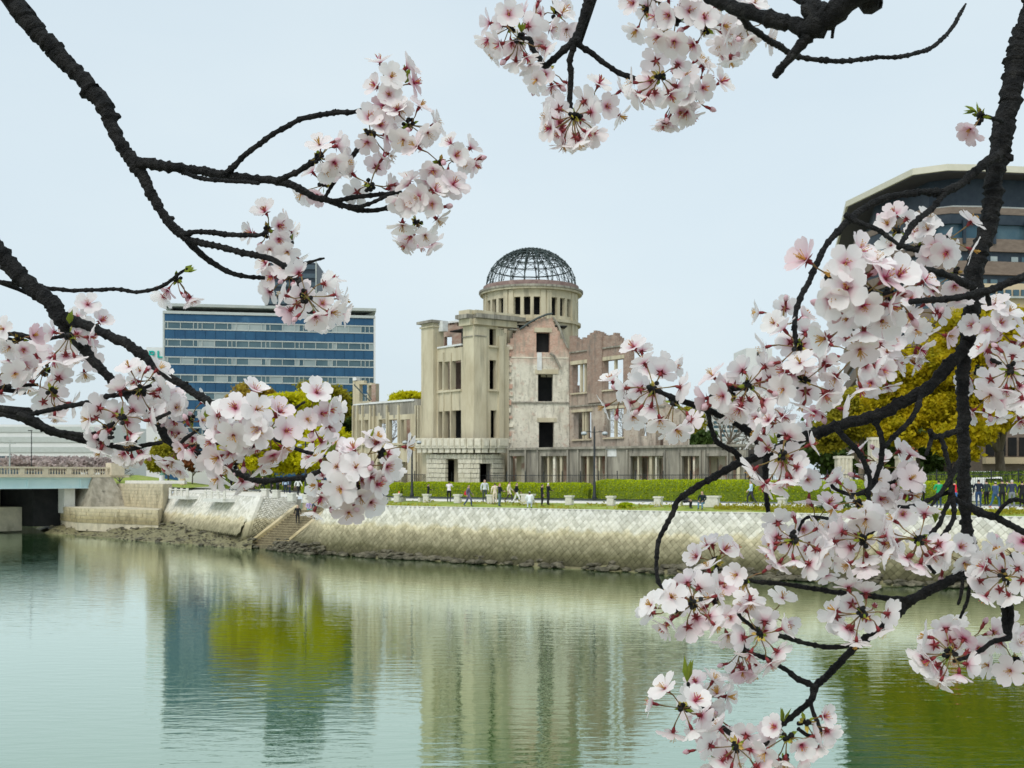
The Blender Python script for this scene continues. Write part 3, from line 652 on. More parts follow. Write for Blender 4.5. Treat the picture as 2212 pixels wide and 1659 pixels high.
rr = random.Random(3); NR = 20; els = [rad(e) for e in (0, 14, 28, 41, 53, 64, 74, 83)]
for k in range(NR):
    a = 2 * math.pi * (k + .5) / NR; m_ = MB(); es = [rad(83) * q / 14 for q in range(15)]
    wob = [rr.uniform(-.006, .006) for _ in es]
    m_.tube([sph(a + wob[i], e) for i, e in enumerate(es)], .055, 5)
    m_.tube([sph(a + wob[i], e, .935) for i, e in enumerate(es)], .04, 4)
    for i in range(14): m_.tube([sph(a + wob[i], es[i], 1 if i % 2 else .935), sph(a + wob[i + 1], es[i + 1], .935 if i % 2 else 1)], .025, 3)
    for e in els[1:]: m_.lathe(sph(a, e) - Vector((0, 0, .09)), [(.11, 0), (.11, .18)], 5)
    m_.build('dome_rib', K['iron'], hall)
for i, e in enumerate(els[2:]):
    m_ = MB(); n_ = 40; m_.tube([sph(2 * math.pi * q / n_, e + rr.uniform(-.006, .006)) for q in range(n_ + 1)], .05, 5, cap=False)
    m_.tube([sph(2 * math.pi * q / n_, e + rr.uniform(-.01, .01), .935) for q in range(n_ + 1)], .035, 4, cap=False); m_.build('dome_hoop', K['iron'], hall)
def brace(ps, r_): m_ = MB(); m_.tube(ps, r_, 3); m_.build('dome_brace', K['iron'], hall)
for k in range(NR):
    a0 = 2 * math.pi * (k + .5) / NR; a1 = a0 + 2 * math.pi / NR
    for i in range(2, 7):
        if rr.random() < .8: brace([sph(a0, els[i]), sph(a1, els[i + 1])], .032)
        if rr.random() < .6: brace([sph(a1, els[i]), sph(a0, els[i + 1])], .032)
        if i > 2 and rr.random() < .55: am = lerp(a0, a1, rr.random()); brace([sph(am, els[i]), sph(am + rr.uniform(-.05, .05), els[i + 1], rr.uniform(.93, 1))], .034)
    if rr.random() < .35: brace([sph(a0, els[1]), sph(lerp(a0, a1, .5), lerp(els[1], els[2], .5), .97), sph(a1, els[2])], .025)
ring('shade_ring', RD - 1.3, RD - 1.1, 25.5, 27.5, K['void'])  # black ring added to darken the upper part of the drum windows
# --- tower with corner pier (left of the brick wall)
bw = [K['concrete'], K['brick'], K['plaster'], K['brick2'], K['concrete_dark'], K['dark']]
T1 = Facet(922, 124.0, 1000, 119.0); T2 = Facet(1000, 119.0, 1022, 118.0); T3 = Facet(1022, 118.0, 1100, 120.6)
T1.wall('bay_wall', K['concrete'], hall, [(922, 748), (999.8, 748)], [(947, 957.5, 781, 842), (960, 974, 781, 842), (976, 996, 779, 841), (947, 957.5, 889, 947), (960, 974, 888, 948), (976, 996, 886, 947), (953, 981, 994, 1045)], .55, x1=999.8)
T1.pbox(918, 944, 700, 1045, -.5, .9).build('pier', K['concrete'], hall)
T1.pbox(914, 947, 694.5, 700, -.9, 1.2).build('pier_cap', K['concrete_dark'], hall); T1.pbox(916.5, 945.5, 706, 709, -.65, 1.0).build('pier_moulding', K['concrete'], hall)
T1.pbox(935, 953, 694, 716, .2, .9).build('corbel', K['snowcap'], hall)
T1.pbox(946, 998, 746, 749.5, -.12, .7).build('parapet_cap', K['snowcap'], hall)
for x in (958.6, 974.5): T1.pbox(x - .9, x + 1.1, 762, 950, -.12, -.02).build('mullion', K['concrete'], hall)
for y in (843, 949): T1.pbox(946, 997, y, y + 4, -.18, .1).build('sill', K['concrete'], hall)
TB = Facet(930, 128.5, 1004, 125.6)   # brick wall standing behind the open bay
TB.wall('inner_wall', [K['brick2']], hall, [(930, 702), (950, 696), (985, 699), (1004, 702)], [(960, 976, 727, 748), (961, 966, 797, 842)], .5, jag=.12)
TB.pbox(946, 1004, 694, 698, -.2, .7).build('wall_cap', K['snowcap'], hall)
T2.wall('corner_pier', K['concrete'], hall, [(999, 706), (1022, 704)], [], .9, x1=1021.9)
T3.wall('tower_wall', K['concrete'], hall, [(1022, 700), (1080, 706), (1090, 716), (1096, 742), (1100, 790)], [(1057, 1071.5, 710, 746), (1057.5, 1072, 778, 841), (1060, 1073, 886, 946), (1034, 1069, 1002, 1045)], .6, jag=.1, seed=5)
T3.pbox(1022.1, 1049, 706, 952, -.18, .2).build('pilaster', K['concrete'], hall); T3.pbox(1076, 1086, 726, 1045, -.22, .2).build('pilaster', K['concrete'], hall)
m_ = MB(); T2.pbox(997.5, 1021.8, 690, 704, -.45, .8, m_); T3.pbox(1021.9, 1112, 692, 705, -.45, .8, m_); m_.build('frieze', K['concrete'], hall)
m_ = MB(); T2.pbox(995.5, 1021.8, 681, 689.8, -.85, .8, m_); T3.pbox(1021.9, 1126, 683, 692, -.85, .8, m_); m_.build('cornice', K['concrete_dark'], hall)
m_ = MB(); T2.pbox(999, 1021.8, 671, 680.8, -.55, 1.6, m_); T3.pbox(1021.9, 1060, 672, 682.8, -.55, 1.6, m_); T3.pbox(1060.1, 1118, 678, 682.8, -.5, 1.4, m_); m_.build('parapet', K['concrete'], hall)
for x0, x1, y in ((1051, 1079, 699), (1097, 1116, 705), (1097, 1113, 711)): T3.pbox(x0, x1, y, y + 3, -.4, .1).build('hood_moulding', K['concrete_dark'], hall)
for x0, x1, y in ((1055, 1074, 747.5), (1055, 1074, 842), (1056, 1075, 947)): T3.pbox(x0, x1, y, y + 3.4, -.25, .1).build('sill', K['concrete'], hall)
T3.pbox(1022.5, 1049, 725, 727, -.24, 0).build('band', K['concrete_dark'], hall); T2.pbox(1000, 1021.5, 726, 728, -.12, .1).build('band', K['concrete_dark'], hall)
# balcony of carved blocks round the tower foot
bl = [(899, 123.0), (934, 120.2), (972, 117.8), (1008, 116.2), (1040, 116.0), (1072, 117.1), (1099, 118.6)]
cnt = [3, 3, 2.6, 1.9, 1.6, 1.4]
for (xa, da), (xb, db), c in zip(bl, bl[1:], cnt):
    fc = Facet(xa, da, xb, db); n_ = round(c)
    for q in range(n_):
        x0, x1 = lerp(xa, xb, (q + .05) / n_), lerp(xa, xb, (q + .95) / n_)
        m_ = MB(); fc.pbox(x0, x1, 946.5, 968, -.12, .5, m_); fc.pbox(lerp(x0, x1, .12), lerp(x0, x1, .88), 949, 963, -.2, -.1, m_); m_.build('balcony_block', K['pale_stone'], hall)
        fc.pbox(lerp(x0, x1, .1), lerp(x0, x1, .9), 968.2, 978, .02, 1.0).build('bracket', K['pale_stone'], hall)
    fc.pbox(xa, xb, 968, 971, .1, 2.6).build('balcony_floor', K['concrete_dark'], hall); fc.pbox(xa, xb, 947.5, 967.9, .3, .55).build('balcony_wall', K['concrete_dark'], hall)
    # rusticated base below
    hole = {934: None}
    rows = 9; z0, z1 = GZ, fc.z_at((xa + xb) / 2, 981)
    if xa < 905: xa = 911
    fc.box(xa, min(xb, 1033) if xa < 1034 else xb, z0, z1, .82, 1.4).build('base_core', K['concrete_dark'], hall) if not (950 < (xa + xb) / 2 < 1000 or 1030 < (xa + xb) / 2 < 1060) else None
    for rI in range(rows):
        za, zb_ = lerp(z0, z1, rI / rows), lerp(z0, z1, (rI + 1) / rows); nb_ = max(3, round((xb - xa) / 7)); off = .5 if rI % 2 else 0
        for q in range(nb_ + 1):
            x0, x1 = lerp(xa, xb, max(0, (q - off) / nb_)), lerp(xa, xb, min(1, (q + 1 - off) / nb_))
            if x1 - x0 < 1: continue
            cx_ = (x0 + x1) / 2; yt = HZ - ((za + zb_) / 2 - CAMZ) * F / 118
            skip = False
            for da_, db_, yd in ((953, 981, 993), (1034, 1069, 1001)):
                if yt > yd - 1:
                    if da_ - .1 < x0 and x1 < db_ + .1: skip = True
                    elif x0 < da_ < x1: x1 = da_
                    elif x0 < db_ < x1: x0 = db_
            if skip or x1 - x0 < 1: continue
            m_ = MB(); fc.box(x0 + .25, x1 - .25, za + .03, zb_ - .03, .55 + R.uniform(-.04, .04), .9, m_); m_.build('base_stone', K['pale_stone'], hall)
for y0, y1 in ((707, 709.5), (768, 771), (868, 871), (980, 983)):
    T3.pbox(1026, 1094, y0, y1, .65, 5.0).build('shade_slab', K['void'], hall)  # black slabs added to keep the tower interior dark
T3.pbox(1024, 1096, 709, 1045, 2.2, 2.5).build('inner_wall', K['void'], hall); T3.pbox(1024, 1027, 709, 1045, .65, 2.2).build('inner_wall', K['void'], hall); T3.pbox(1093, 1096, 709, 1045, .65, 2.2).build('inner_wall', K['void'], hall)  # black sheets paint the darkness behind the tower windows
for y0, y1 in ((871, 874), (976, 979)): T1.pbox(944, 999, y0, y1, .56, 4.0).build('shade_slab', K['void'], hall)  # black slabs added to darken the bay
T1.pbox(946, 998, 779, 870, 1.9, 2.1).build('inner_wall', K['brick_dark'], hall); T1.pbox(946, 998, 874, 976, 1.9, 2.1).build('inner_wall', K['void'], hall)  # interior shade painted as dark brick and black behind the bay windows
TI = Facet(930, 121.6, 1100, 121.4); TI.pbox(938, 1099, 985, 1045, 2.6, 3.0).build('inner_wall', K['void'], hall)  # black sheet paints the dark behind the doors
# --- central brick wall under the dome
B1 = Facet(1096, 120.8, 1230, 121.6)
bprof = [(1096, 742), (1104, 735), (1113, 712), (1125, 707), (1140, 705), (1154, 696), (1166, 686), (1180, 684), (1193, 687), (1203, 711), (1212, 727), (1221, 743), (1230, 758)]
zbr = B1.z_at(1160, 772)
def bmf(s_, z):
    w_ = z + .9 * pnoise(Vector((s_ * .8, z * .8, 3.3))) + .6 * pnoise(Vector((s_ * 2.3, z * 2.3, 8.1)))
    return 1 if w_ > zbr else 2
bwins = [(1158.5, 1188, 718, 761), (1162, 1195, 808, 867), (1164, 1197, 912, 969)]
B1.wall('brick_wall', K['wall_mid'], hall, bprof, bwins, .75, jag=.16, seed=8, res=.3, x1=1229.5)
for x0, x1, y0, y1 in ((1154, 1192, 708, 718), (1156, 1206, 798, 808), (1160, 1202, 903, 912)): B1.pbox(x0, x1, y0, y1 - .3, -.1, .3).build('lintel', K['concrete'], hall)
B1.pbox(1106, 1228, 868, 871, -.16, .1).build('ledge', K['concrete_dark'], hall); B1.pbox(1104, 1229, 771.5, 774, -.05, .1, ).build('ledge', K['plaster'], hall)
for q in range(13):   # broken brick ends along the torn left edge
    y = 745 + q * 17; B1.pbox(1093 + R.uniform(-2, 3), 1106 + R.uniform(-4, 4), y, y + R.uniform(5, 11), -.12 - .1 * R.random(), .2).build('broken_brick', K['brick'] if q % 2 else K['plaster'], hall)
B1.pbox(1160, 1170, 761.5, 800, -.12, .2).build('pale_pipe', K['snowcap'], hall)
m_ = MB(); m_.tube([B1.pt(B1.s_of(x), B1.z_at(x, y), -.35) for x, y in ((1187, 764), (1196, 770), (1203, 782), (1210, 796))], .13, 6); m_.build('bent_pipe', K['concrete_dark'], hall)
m_ = MB(); m_.tube([B1.pt(B1.s_of(x), B1.z_at(x, y), -.25) for x, y in ((1122, 712), (1142, 698), (1160, 688), (1180, 680), (1192, 678))], .12, 5); m_.build('twisted_bar', K['iron'], hall)
m_ = MB(); m_.tube([B1.pt(B1.s_of(x), B1.z_at(x, y), -.2) for x, y in ((1194, 686), (1206, 704), (1216, 730), (1226, 752))], .12, 5); m_.build('twisted_bar', K['concrete_dark'], hall)
for y0, y1 in ((700, 703), (768, 771), (871, 874), (973, 976)): B1.pbox(1108, 1228, y0, y1, .8, 5.5).build('shade_slab', K['void'], hall)  # black slabs added to darken the rooms behind the brick wall
B1.pbox(1150, 1198, 714, 764, .78, .95).build('inner_wall', K['void'], hall)  # black panel paints the shade in the top window
B1.pbox(1108, 1228, 703, 1045, 3.2, 3.5).build('inner_wall', K['void'], hall)  # black backing painted as interior shade for the lower windows
# --- right brick wing
C1 = Facet(1230, 121.4, 1360, 114.0); C2 = Facet(1360, 114.0, 1476, 108.6)
cprof = [(1230, 727), (1240, 727), (1243, 732), (1255, 733), (1262, 730), (1271, 731), (1272, 723), (1285, 717), (1302, 719), (1303, 725), (1312, 723), (1326, 721), (1338, 732), (1347, 745), (1360, 748)]
cw = [(1237, 1275.5, 786, 847), (1304, 1346, 777, 840), (1239, 1277, 890, 948), (1306, 1347, 883, 944)]
def cmf(s_, z):
    w_ = z + 1.2 * pnoise(Vector((s_ * .6, z * .6, 1.3))); return 3 if w_ > C1.z_at(1290, 880) else (2 if pnoise(Vector((s_ * .9, z * .9, 5))) > -.05 else 3)
C1.wall('wing_wall', K['wall_wing'], hall, cprof, cw, .7, jag=.12, seed=11, res=.3, x1=1359.6)
C2.wall('wing_wall', K['wall_wing'], hall, [(1360, 748), (1363, 790), (1385, 812), (1400, 836), (1425, 856), (1440, 878), (1455, 886), (1476, 889)], [(1382, 1398, 899, 942), (1416, 1433, 916, 963)], .7, jag=.14, seed=12, res=.3)
for fc, x0, x1, y in ((C1, 1231, 1358, 752), (C1, 1231, 1359, 872), (C2, 1361, 1474, 878)): fc.pbox(x0, x1 if x1 < 1400 or y != 878 else 1438, y, y + 3, -.14, .1).build('ledge', K['concrete_dark'], hall)
for fc, x0, x1, y0, y1 in ((C1, 1233, 1279, 778, 786), (C1, 1300, 1349, 769, 777), (C1, 1235, 1280, 884, 889.7), (C1, 1302, 1350, 877, 882.7)): fc.pbox(x0, x1, y0, y1, -.1, .3).build('lintel', K['concrete'], hall)
for fc, x, y0, y1 in ((C1, 1252, 786, 847), (C1, 1261, 786, 847), (C1, 1326, 777, 840), (C1, 1257, 890, 948), (C1, 1263, 890, 948), (C1, 1326, 883, 944)): fc.pbox(x - 1.6, x + 1.6, y0 + .3, y1 - .3, .15, .45).build('mullion', K['concrete'], hall)
for x0, x1, y in ((1235, 1278, 848), (1302, 1348, 841), (1237, 1279, 949), (1304, 1349, 945)): C1.pbox(x0, x1, y, y + 3, -.2, .3).build('sill', K['concrete'], hall)
C1.pbox(1271.5, 1303, 722, 870, -.22, .2).build('pilaster', K['wall_wing'], hall)
CB = Facet(1236, 127.0, 1482, 114.0); CB.wall('rear_wall', [K['plaster'], K['brick2']], hall, [(1236, 800), (1250, 860), (1300, 880), (1400, 905), (1482, 930)], [(1268, 1282, 890, 945), (1312, 1344, 887, 944), (1380, 1396, 915, 945)], .5, jag=.25, seed=4, matf=lambda s_, z: 0 if s_ % 2.2 > 1 else 1)
# --- ground floor front with pillars
G1 = Facet(1098, 118.0, 1612, 104.4)
gw = []
for a, b in ((1103, 1135), (1169, 1225), (1255, 1308), (1362, 1432), (1473, 1511), (1528, 1570), (1580, 1606)): gw.append((a, b, 985, 1050))
G1.wall('arcade_wall', K['concrete_dark'], hall, [(1098, 972), (1190, 969), (1300, 967), (1480, 965), (1612, 971)], gw, .5)
G1.pbox(1098, 1612, 963.5, 968.5, -.25, 2.4).build('arcade_roof', K['concrete_dark'], hall)
for a, b, _, _ in gw:
    G1.pbox(a - 1, b + 1, 979, 985, -.12, .3).build('lintel', K['concrete_dark'], hall)
    n_ = max(2, round((b - a) / 15))
    for q in range(n_ - 1):
        x = lerp(a, b, (q + 1) / n_) + R.uniform(-2.5, 2.5); hw_ = R.uniform(1.0, 3.2)
        if R.random() < .22: continue
        G1.pbox(x - hw_, x + hw_, 985.5, 1050, .1, .45).build('pillar', K['plaster'] if q % 2 else K['concrete'], hall)
for q, x in enumerate((1100, 1137, 1163, 1228, 1250, 1311, 1356, 1437, 1468, 1514, 1524, 1573)): G1.pbox(x - 1.6, x + 1.6, 972, 1052, -.22, .05).build('pilaster', K['concrete_dark'], hall)
G2 = Facet(1100, 119.6, 1612, 106.0)
G2.wall('inner_wall', [K['brick'], K['concrete'], K['plaster']], hall, [(1100, 972), (1612, 972)], [(1109, 1116, 990, 1050), (1180, 1186, 990, 1050), (1206, 1216, 990, 1050), (1286, 1290, 990, 1050), (1386, 1398, 988, 1050), (1424, 1430, 990, 1050), (1490, 1496, 985, 1050), (1548, 1552, 990, 1050)], .3, res=.5, matf=lambda s_, z: int((s_ * 1.37) % 3))
G1.pbox(1098, 1612, 972, 1050, 4.6, 4.8).build('rear_wall', K['dark'], hall)
m_ = MB(); G1.pbox(1308.5, 1332, 969, 986, -.06, .02, m_); m_.build('pale_patch', K['snowcap'], hall)
# --- low left wing
E1 = Facet(764, 134.0, 800, 131.2); E2 = Facet(800, 131.2, 896, 125.6); E3 = Facet(896, 125.6, 926, 124.2)
ewall = [K['concrete'], K['concrete_dark']]
def emf(fc): return lambda s_, z: 1 if z > fc.z_at((fc.x0 + fc.x1) / 2, 897) + .5 * pnoise(Vector((s_, z, 0))) else 0
E1.wall('left_wing_wall', ewall, hall, [(764, 876), (800, 871)], [(768, 772.5, 909, 958), (775, 783, 908, 958), (787, 796, 907, 958), (770, 780, 996, 1050), (785, 795, 996, 1050)], .5, matf=emf(E1), x1=799.8)
E2.wall('left_wing_wall', ewall, hall, [(800, 871), (833, 868), (896, 866)], [(818, 836, 906, 957), (840, 861, 906, 957), (865, 886, 906, 958), (815, 830, 998, 1050), (848, 863, 998, 1050), (867, 880, 998, 1050)], .5, matf=emf(E2), x1=895.8)
E3.wall('left_wing_wall', ewall, hall, [(896, 865), (926, 861)], [(897, 909, 905, 957), (898, 910, 997, 1050), (913, 920, 905, 957)], .5, matf=emf(E3))
m_ = MB(); E1.pbox(764, 799.9, 871.5, 874.5, -.1, .7, m_); E2.pbox(800, 895.9, 865.5, 869.5, -.12, .7, m_); m_.build('parapet_cap', K['snowcap'], hall)
for fc, xs in ((E1, (765, 773.6, 785)), (E2, (802, 810, 838, 863)), (E3, (900, 906, 911, 921))):
    for x in xs: fc.pbox(x - 1, x + 1, 876, 1050, -.25, -.02).build('mullion', K['concrete'], hall)
for fc, x0, x1 in ((E1, 765, 799), (E2, 801, 895), (E3, 897, 922)):
    fc.pbox(x0, x1, 958.5, 962, -.3, .2).build('sill', K['concrete'], hall)
EB = Facet(772, 138.0, 935, 130.0); EB.wall('rear_wall', [K['brick2'], K['concrete']], hall, [(772, 900), (935, 880)], [(842, 862, 908, 985), (820, 834, 915, 985), (775, 790, 908, 985), (850, 866, 1000, 1050)], .4, matf=lambda s_, z: int(s_ * .7) % 2)
E0 = Facet(762, 136.6, 812, 134.6)
E0.wall('left_wing_frame', K['concrete'], hall, [(762, 822), (812, 829)], [(776.5, 793, 830, 867), (796, 803, 832, 866)], .6)
E0.pbox(763, 771, 815, 822, -.1, .6).build('frame_cap', K['snowcap'], hall); E0.pbox(803, 812, 830, 868, -.05, .5).build('frame_post', K['brick2'], hall)
m_ = MB(); m_.tube([E0.pt(E0.s_of(777), E0.z_at(777, 832), -1), E0.pt(E0.s_of(828), E0.z_at(828, 868), -2.5)], .08, 5); m_.build('tie_bar', K['iron'], hall)
m_ = MB(); m_.tube([E0.pt(E0.s_of(803), E0.z_at(803, 846), -1), E0.pt(E0.s_of(832), E0.z_at(832, 866), -2.5)], .06, 5); m_.build('tie_bar', K['iron'], hall)
# ---------------------------------------------------------------- background buildings
K['glass_blue'] = mat('blue_glass', (0.020, 0.075, 0.155), (0.03, .105, .20), .35, .45, spec=.25, c3=(.07, .17, .28), s3=.3, t3=(.6, .75), world=True)
K['pane'] = mat('window_glass', (0.035, 0.085, 0.12), (0.10, .165, .19), .12, .2, spec=.35, world=True)
K['pane_pale'] = mat('window_glass_blind', (0.24, 0.30, 0.31), (0.36, .41, .4), .3, .3, spec=.5, world=True)
K['mullion'] = mat('pale_aluminium', (0.50, 0.54, 0.52), (0.45, .48, .46), 1, .5)
K['slab_grey'] = mat('grey_roof_slab', (0.38, 0.42, 0.40), (0.48, .5, .47), .5, .7)
K['louver'] = mat('dark_louver', (0.05, 0.08, 0.105), (0.075, .11, .135), 1, .5)
K['white_bld'] = mat('white_render', (0.72, 0.73, 0.72), (0.66, .67, .66), .2, .8)
K['teal'] = mat('teal_sign', (0.0, 0.42, 0.36), rough=.5)
K['cream'] = mat('cream_render', (0.62, 0.50, 0.33), (0.55, .45, .3), .3, .85)
K['brown_fascia'] = mat('brown_timber_fascia', (0.16, 0.125, 0.10), (0.22, .175, .14), 1.0, .8, stretch=(1, 1, 4))
K['dark_steel'] = mat('dark_blue_steel', (0.018, 0.03, 0.045), (0.03, .045, .06), 1, .45)
K['roof_edge'] = mat('cream_roof_edge', (0.60, 0.58, 0.46), (0.66, .63, .52), .5, .7)
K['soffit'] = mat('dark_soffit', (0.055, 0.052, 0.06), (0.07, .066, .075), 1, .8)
def clear_glass():
    m = bpy.data.materials.new('clear_glass'); m.use_nodes = True; t = m.node_tree; t.nodes.clear(); out = N(t, 'ShaderNodeOutputMaterial')
    a = N(t, 'ShaderNodeBsdfTransparent'); a.inputs[0].default_value = (.86, .92, .92, 1); g = N(t, 'ShaderNodeBsdfGlossy', i_Roughness=.05); ms = N(t, 'ShaderNodeMixShader', i_0=.12)
    t.links.new(a.outputs[0], ms.inputs[1]); t.links.new(g.outputs[0], ms.inputs[2]); t.links.new(ms.outputs[0], out.inputs[0]); return m
K['clear_glass'] = clear_glass()
def glass_block():
    fc = Facet(355.5, 226, 807, 233)
    b = empty('glass_office_building', fc.pt(0, GZ), label='wide blue glass office building with white window bands', cat='building')
    def Z(y): return fc.z_at(355.5, y)
    L = fc.L; ztop = Z(676)
    def sb(s0, s1, z0, z1, t0, t1, m_=None):
        m_ = m_ or MB(); m_.hexa([fc.pt(s0, z0, t0), fc.pt(s1, z0, t0), fc.pt(s1, z0, t1), fc.pt(s0, z0, t1), fc.pt(s0, z1, t0), fc.pt(s1, z1, t0), fc.pt(s1, z1, t1), fc.pt(s0, z1, t1)]); return m_
    sb(0, L, GZ, ztop - .1, .35, 18).build('core', K['glass_blue'], b)
    sb(-.2, L + .2, ztop - .1, ztop + .45, -.2, 18).build('parapet', K['mullion'], b)
    zr = Z(661.5)
    sb(L * .475, L * .60, ztop + .45, zr, 8, 16).build('penthouse', K['cream'], b)
    for q in (.06, .3, .7, .94): sb(L * q, L * q + .5, ztop + .45, zr, 9, 9.5).build('roof_post', K['mullion'], b)
    n_ = 13
    for q in range(n_):
        s0, s1 = lerp(4.5, L - 4, q / n_), lerp(4.5, L - 4, (q + 1) / n_)
        sb(s0 + .12, s1 - .12, ztop + .5, zr - .1, 4.9, 5.0).build('penthouse_pane', K['clear_glass'], b)
        sb(s1 - .1, s1 + .1, ztop + .5, zr - .02, 4.85, 5.05).build('penthouse_mullion', K['mullion'], b)
    r0, r1, r2 = fc.pt(-.3, 0, -.6), fc.pt(L + .4, 0, -.6), 0
    m_ = sb(-.3, L + .5, zr, zr + .55, -.6, 18); m_.build('roof_slab', K['slab_grey'], b)
    m_ = MB(); m_.add([fc.pt(-.3, zr, -.6), fc.pt(3.2, ztop + .45, 4.5), fc.pt(-.3, zr, 17)], [(0, 1, 2)]); m_.build('roof_brace', K['slab_grey'], b)
    m_ = MB(); m_.add([fc.pt(L + .4, zr, -.6), fc.pt(L - 3.5, ztop + .45, 4.5), fc.pt(L + .4, zr, 17)], [(0, 1, 2)]); m_.build('roof_brace', K['slab_grey'], b)
    per = 38.05 * 226 / F; wh = 15.6 * 226 / F; zt = Z(694.5); unit = [125, 42, 42, 122]; tot = sum(unit)
    pw = 71.5 * 228 / F
    for r in range(9):
        z1 = zt - r * per; z0 = z1 - wh
        if z0 < GZ + 1: break
        fr_ = MB()
        sb(0, L, z1 - .12, z1 + .1, -.02, .34, fr_); sb(0, L, z0 - .1, z0 + .12, -.02, .34, fr_)
        s = -pw * .55; k = 0
        while s < L:
            wdt = unit[k % 4] / tot * pw; a, c = max(s, 0), min(s + wdt, L)
            if c - a > .3:
                sb(a, a + .12, z0, z1, -.02, .33, fr_)
                sb(a + .13, c, z0 + .13, z1 - .13, .1, .3).build('window_pane', K['pane_pale'] if R.random() < .22 else K['pane'], b)
            s += wdt; k += 1
        fr_.build('window_frame', K['mullion'], b)
        nsp = 21
        for q in range(nsp):
            a, c = L * q / nsp, L * (q + 1) / nsp
            sb(a + .03, c - .03, z0 - per + wh + .13, z0 - .14, .05 + .03 * R.random(), .3).build('spandrel_panel', K['glass_blue'], b)
    sb(0, L, ztop - 1.5, ztop - .12, .05, .3).build('spandrel_panel', K['glass_blue'], b)
    for q in range(21): sb(L * q / 21 + .03, L * (q + 1) / 21 - .03, zt + .14, ztop - 1.55 + 1.4, .0, .3).build('spandrel_panel', K['glass_blue'], b)
    sb(-.35, -.02, GZ, ztop + .4, -.1, 17).build('side_fin', K['mullion'], b); sb(L + .02, L + .4, GZ, ztop + .4, -.1, 17).build('side_fin', K['white_bld'], b)
glass_block()
def simple_tower(name, label, x0, x1, d, ytop, m, mband=None, nb=0, depth=14, yb=None, proud=.25, gap=.5):
    fc = Facet(x0, d, x1, d + .5); zt = fc.z_at(x0, ytop); b = empty(name, fc.pt(0, GZ), label=label, cat='building')
    fc.box(x0, x1, GZ, zt, 0, depth).build('body', m, b)
    for q in range(nb):
        z = lerp(zt - .6, GZ + 8, q / nb); h = (zt - GZ - 8) / nb * gap; fc.box(x0 + .3, x1 - .3, z - h, z, -proud, -.01).build('window_band', mband, b)
    return fc, b, zt
fc, b, zt = simple_tower('louvred_tower', 'dark louvred tower block rising behind the glass office building', 572, 685, 300, 567, K['dark_steel'], K['louver'], 22)
fc.box(573, 575, GZ, zt + .3, -.6, -.3).build('corner_fin', K['mullion'], b); fc.box(682, 684.5, GZ, zt + .3, -.6, -.3).build('corner_fin', K['slab_grey'], b)
for x in (618, 640, 655, 672): m_ = MB(); m_.tube([fc.pt(fc.s_of(x), zt, 4), fc.pt(fc.s_of(x), zt + R.uniform(.8, 2.2), 4)], .12, 5); m_.build('aerial', K['iron'], b)
fc, b, zt = simple_tower('sign_building', 'pale building with a teal PL sign on its top', 316, 362, 290, 750, K['white_bld'])
def letter(poly, name):
    m_ = MB(); n = len(poly); vs = [fc.pt(fc.s_of(x), fc.z_at(330, y), -.35) for x, y in poly] + [fc.pt(fc.s_of(x), fc.z_at(330, y), -.02) for x, y in poly]
    m_.add(vs, [tuple(range(n)), tuple(range(2 * n - 1, n - 1, -1))] + [(i, (i + 1) % n, n + (i + 1) % n, n + i) for i in range(n)]); m_.build(name, K['teal'], b)
def strokes(rects, name):
    m_ = MB()
    for x0, x1, y0, y1 in rects: fc.pbox(x0, x1, y0, y1, -.4, -.02, m_)
    m_.build(name, K['teal'], b)
strokes([(322.5, 325.5, 758, 773), (325.5, 332, 758, 760.6), (325.5, 332, 765, 767.6), (331.4, 334.2, 759.6, 766.2)], 'sign_letter')
strokes([(340.5, 343.5, 758, 773), (343.5, 352, 770.2, 773)], 'sign_letter')
simple_tower('far_hall', 'long white hall on the horizon beyond the bridge', -60, 245, 320, 917, K['white_bld'], K['mullion'], 3, depth=40)
simple_tower('far_hall', 'low dark roofed shed with white struts behind the bridge', -60, 100, 230, 985, K['louver'], K['white_bld'], 0, depth=20)
simple_tower('grey_block', 'pale grey block with a dark opening above the bare trees', 1612, 1668, 330, 752, K['white_bld'])[0].pbox(1635, 1655, 761, 770, -.3, 0).build('dark_opening', K['dark'], bpy.data.objects['grey_block'])
fc, b, zt = simple_tower('apartment_block', 'white gridded apartment block behind the ruined right wing', 1524, 1600, 290, 868, K['white_bld'])
for r in range(14):
    for q in range(5):
        x0 = 1527 + q * 14.5; y0 = 872 + r * 9.4; fc.pbox(x0, x0 + 11, y0, y0 + 5.5, -.1, .0).build('window', K['pane_pale'] if R.random() < .5 else K['pane'], b)
simple_tower('cream_block', 'cream building below the brown tower with a row of windows', 2085, 2330, 165, 612, K['cream'], None, 0)
fcb = Facet(2085, 164.8, 2330, 165.3)
for q in range(9): fcb.pbox(2104 + q * 17, 2116 + q * 17, 626, 639, -.1, .1).build('window', K['pane'], bpy.data.objects['cream_block'])
fcb.pbox(2085, 2330, 641, 645, -.5, .1).build('ledge', K['slab_grey'], bpy.data.objects['cream_block'])
simple_tower('low_glass_house', 'low dark glass building behind the left hedge', 348, 470, 185, 962, K['glass_blue'], K['mullion'], 0, depth=10)
fcb = Facet(348, 184.9, 470, 185.4); lg = bpy.data.objects['low_glass_house']
for x0, x1 in ((350, 369), (371, 390), (392, 412)): fcb.pbox(x0, x1, 965, 980, -.2, 0).build('window', K['pane'], lg)
fcb.pbox(348, 470, 981, 984, -.5, 0).build('ledge', K['mullion'], lg)
simple_tower('white_wall', 'white garden wall in front of the low glass building', 385, 480, 176, 1008, K['white_bld'], None, 0, depth=.4)
simple_tower('brown_house', 'dark brown house with balconies shaded by the right trees', 2120, 2330, 128, 930, K['brown_fascia'], None, 0, depth=10)
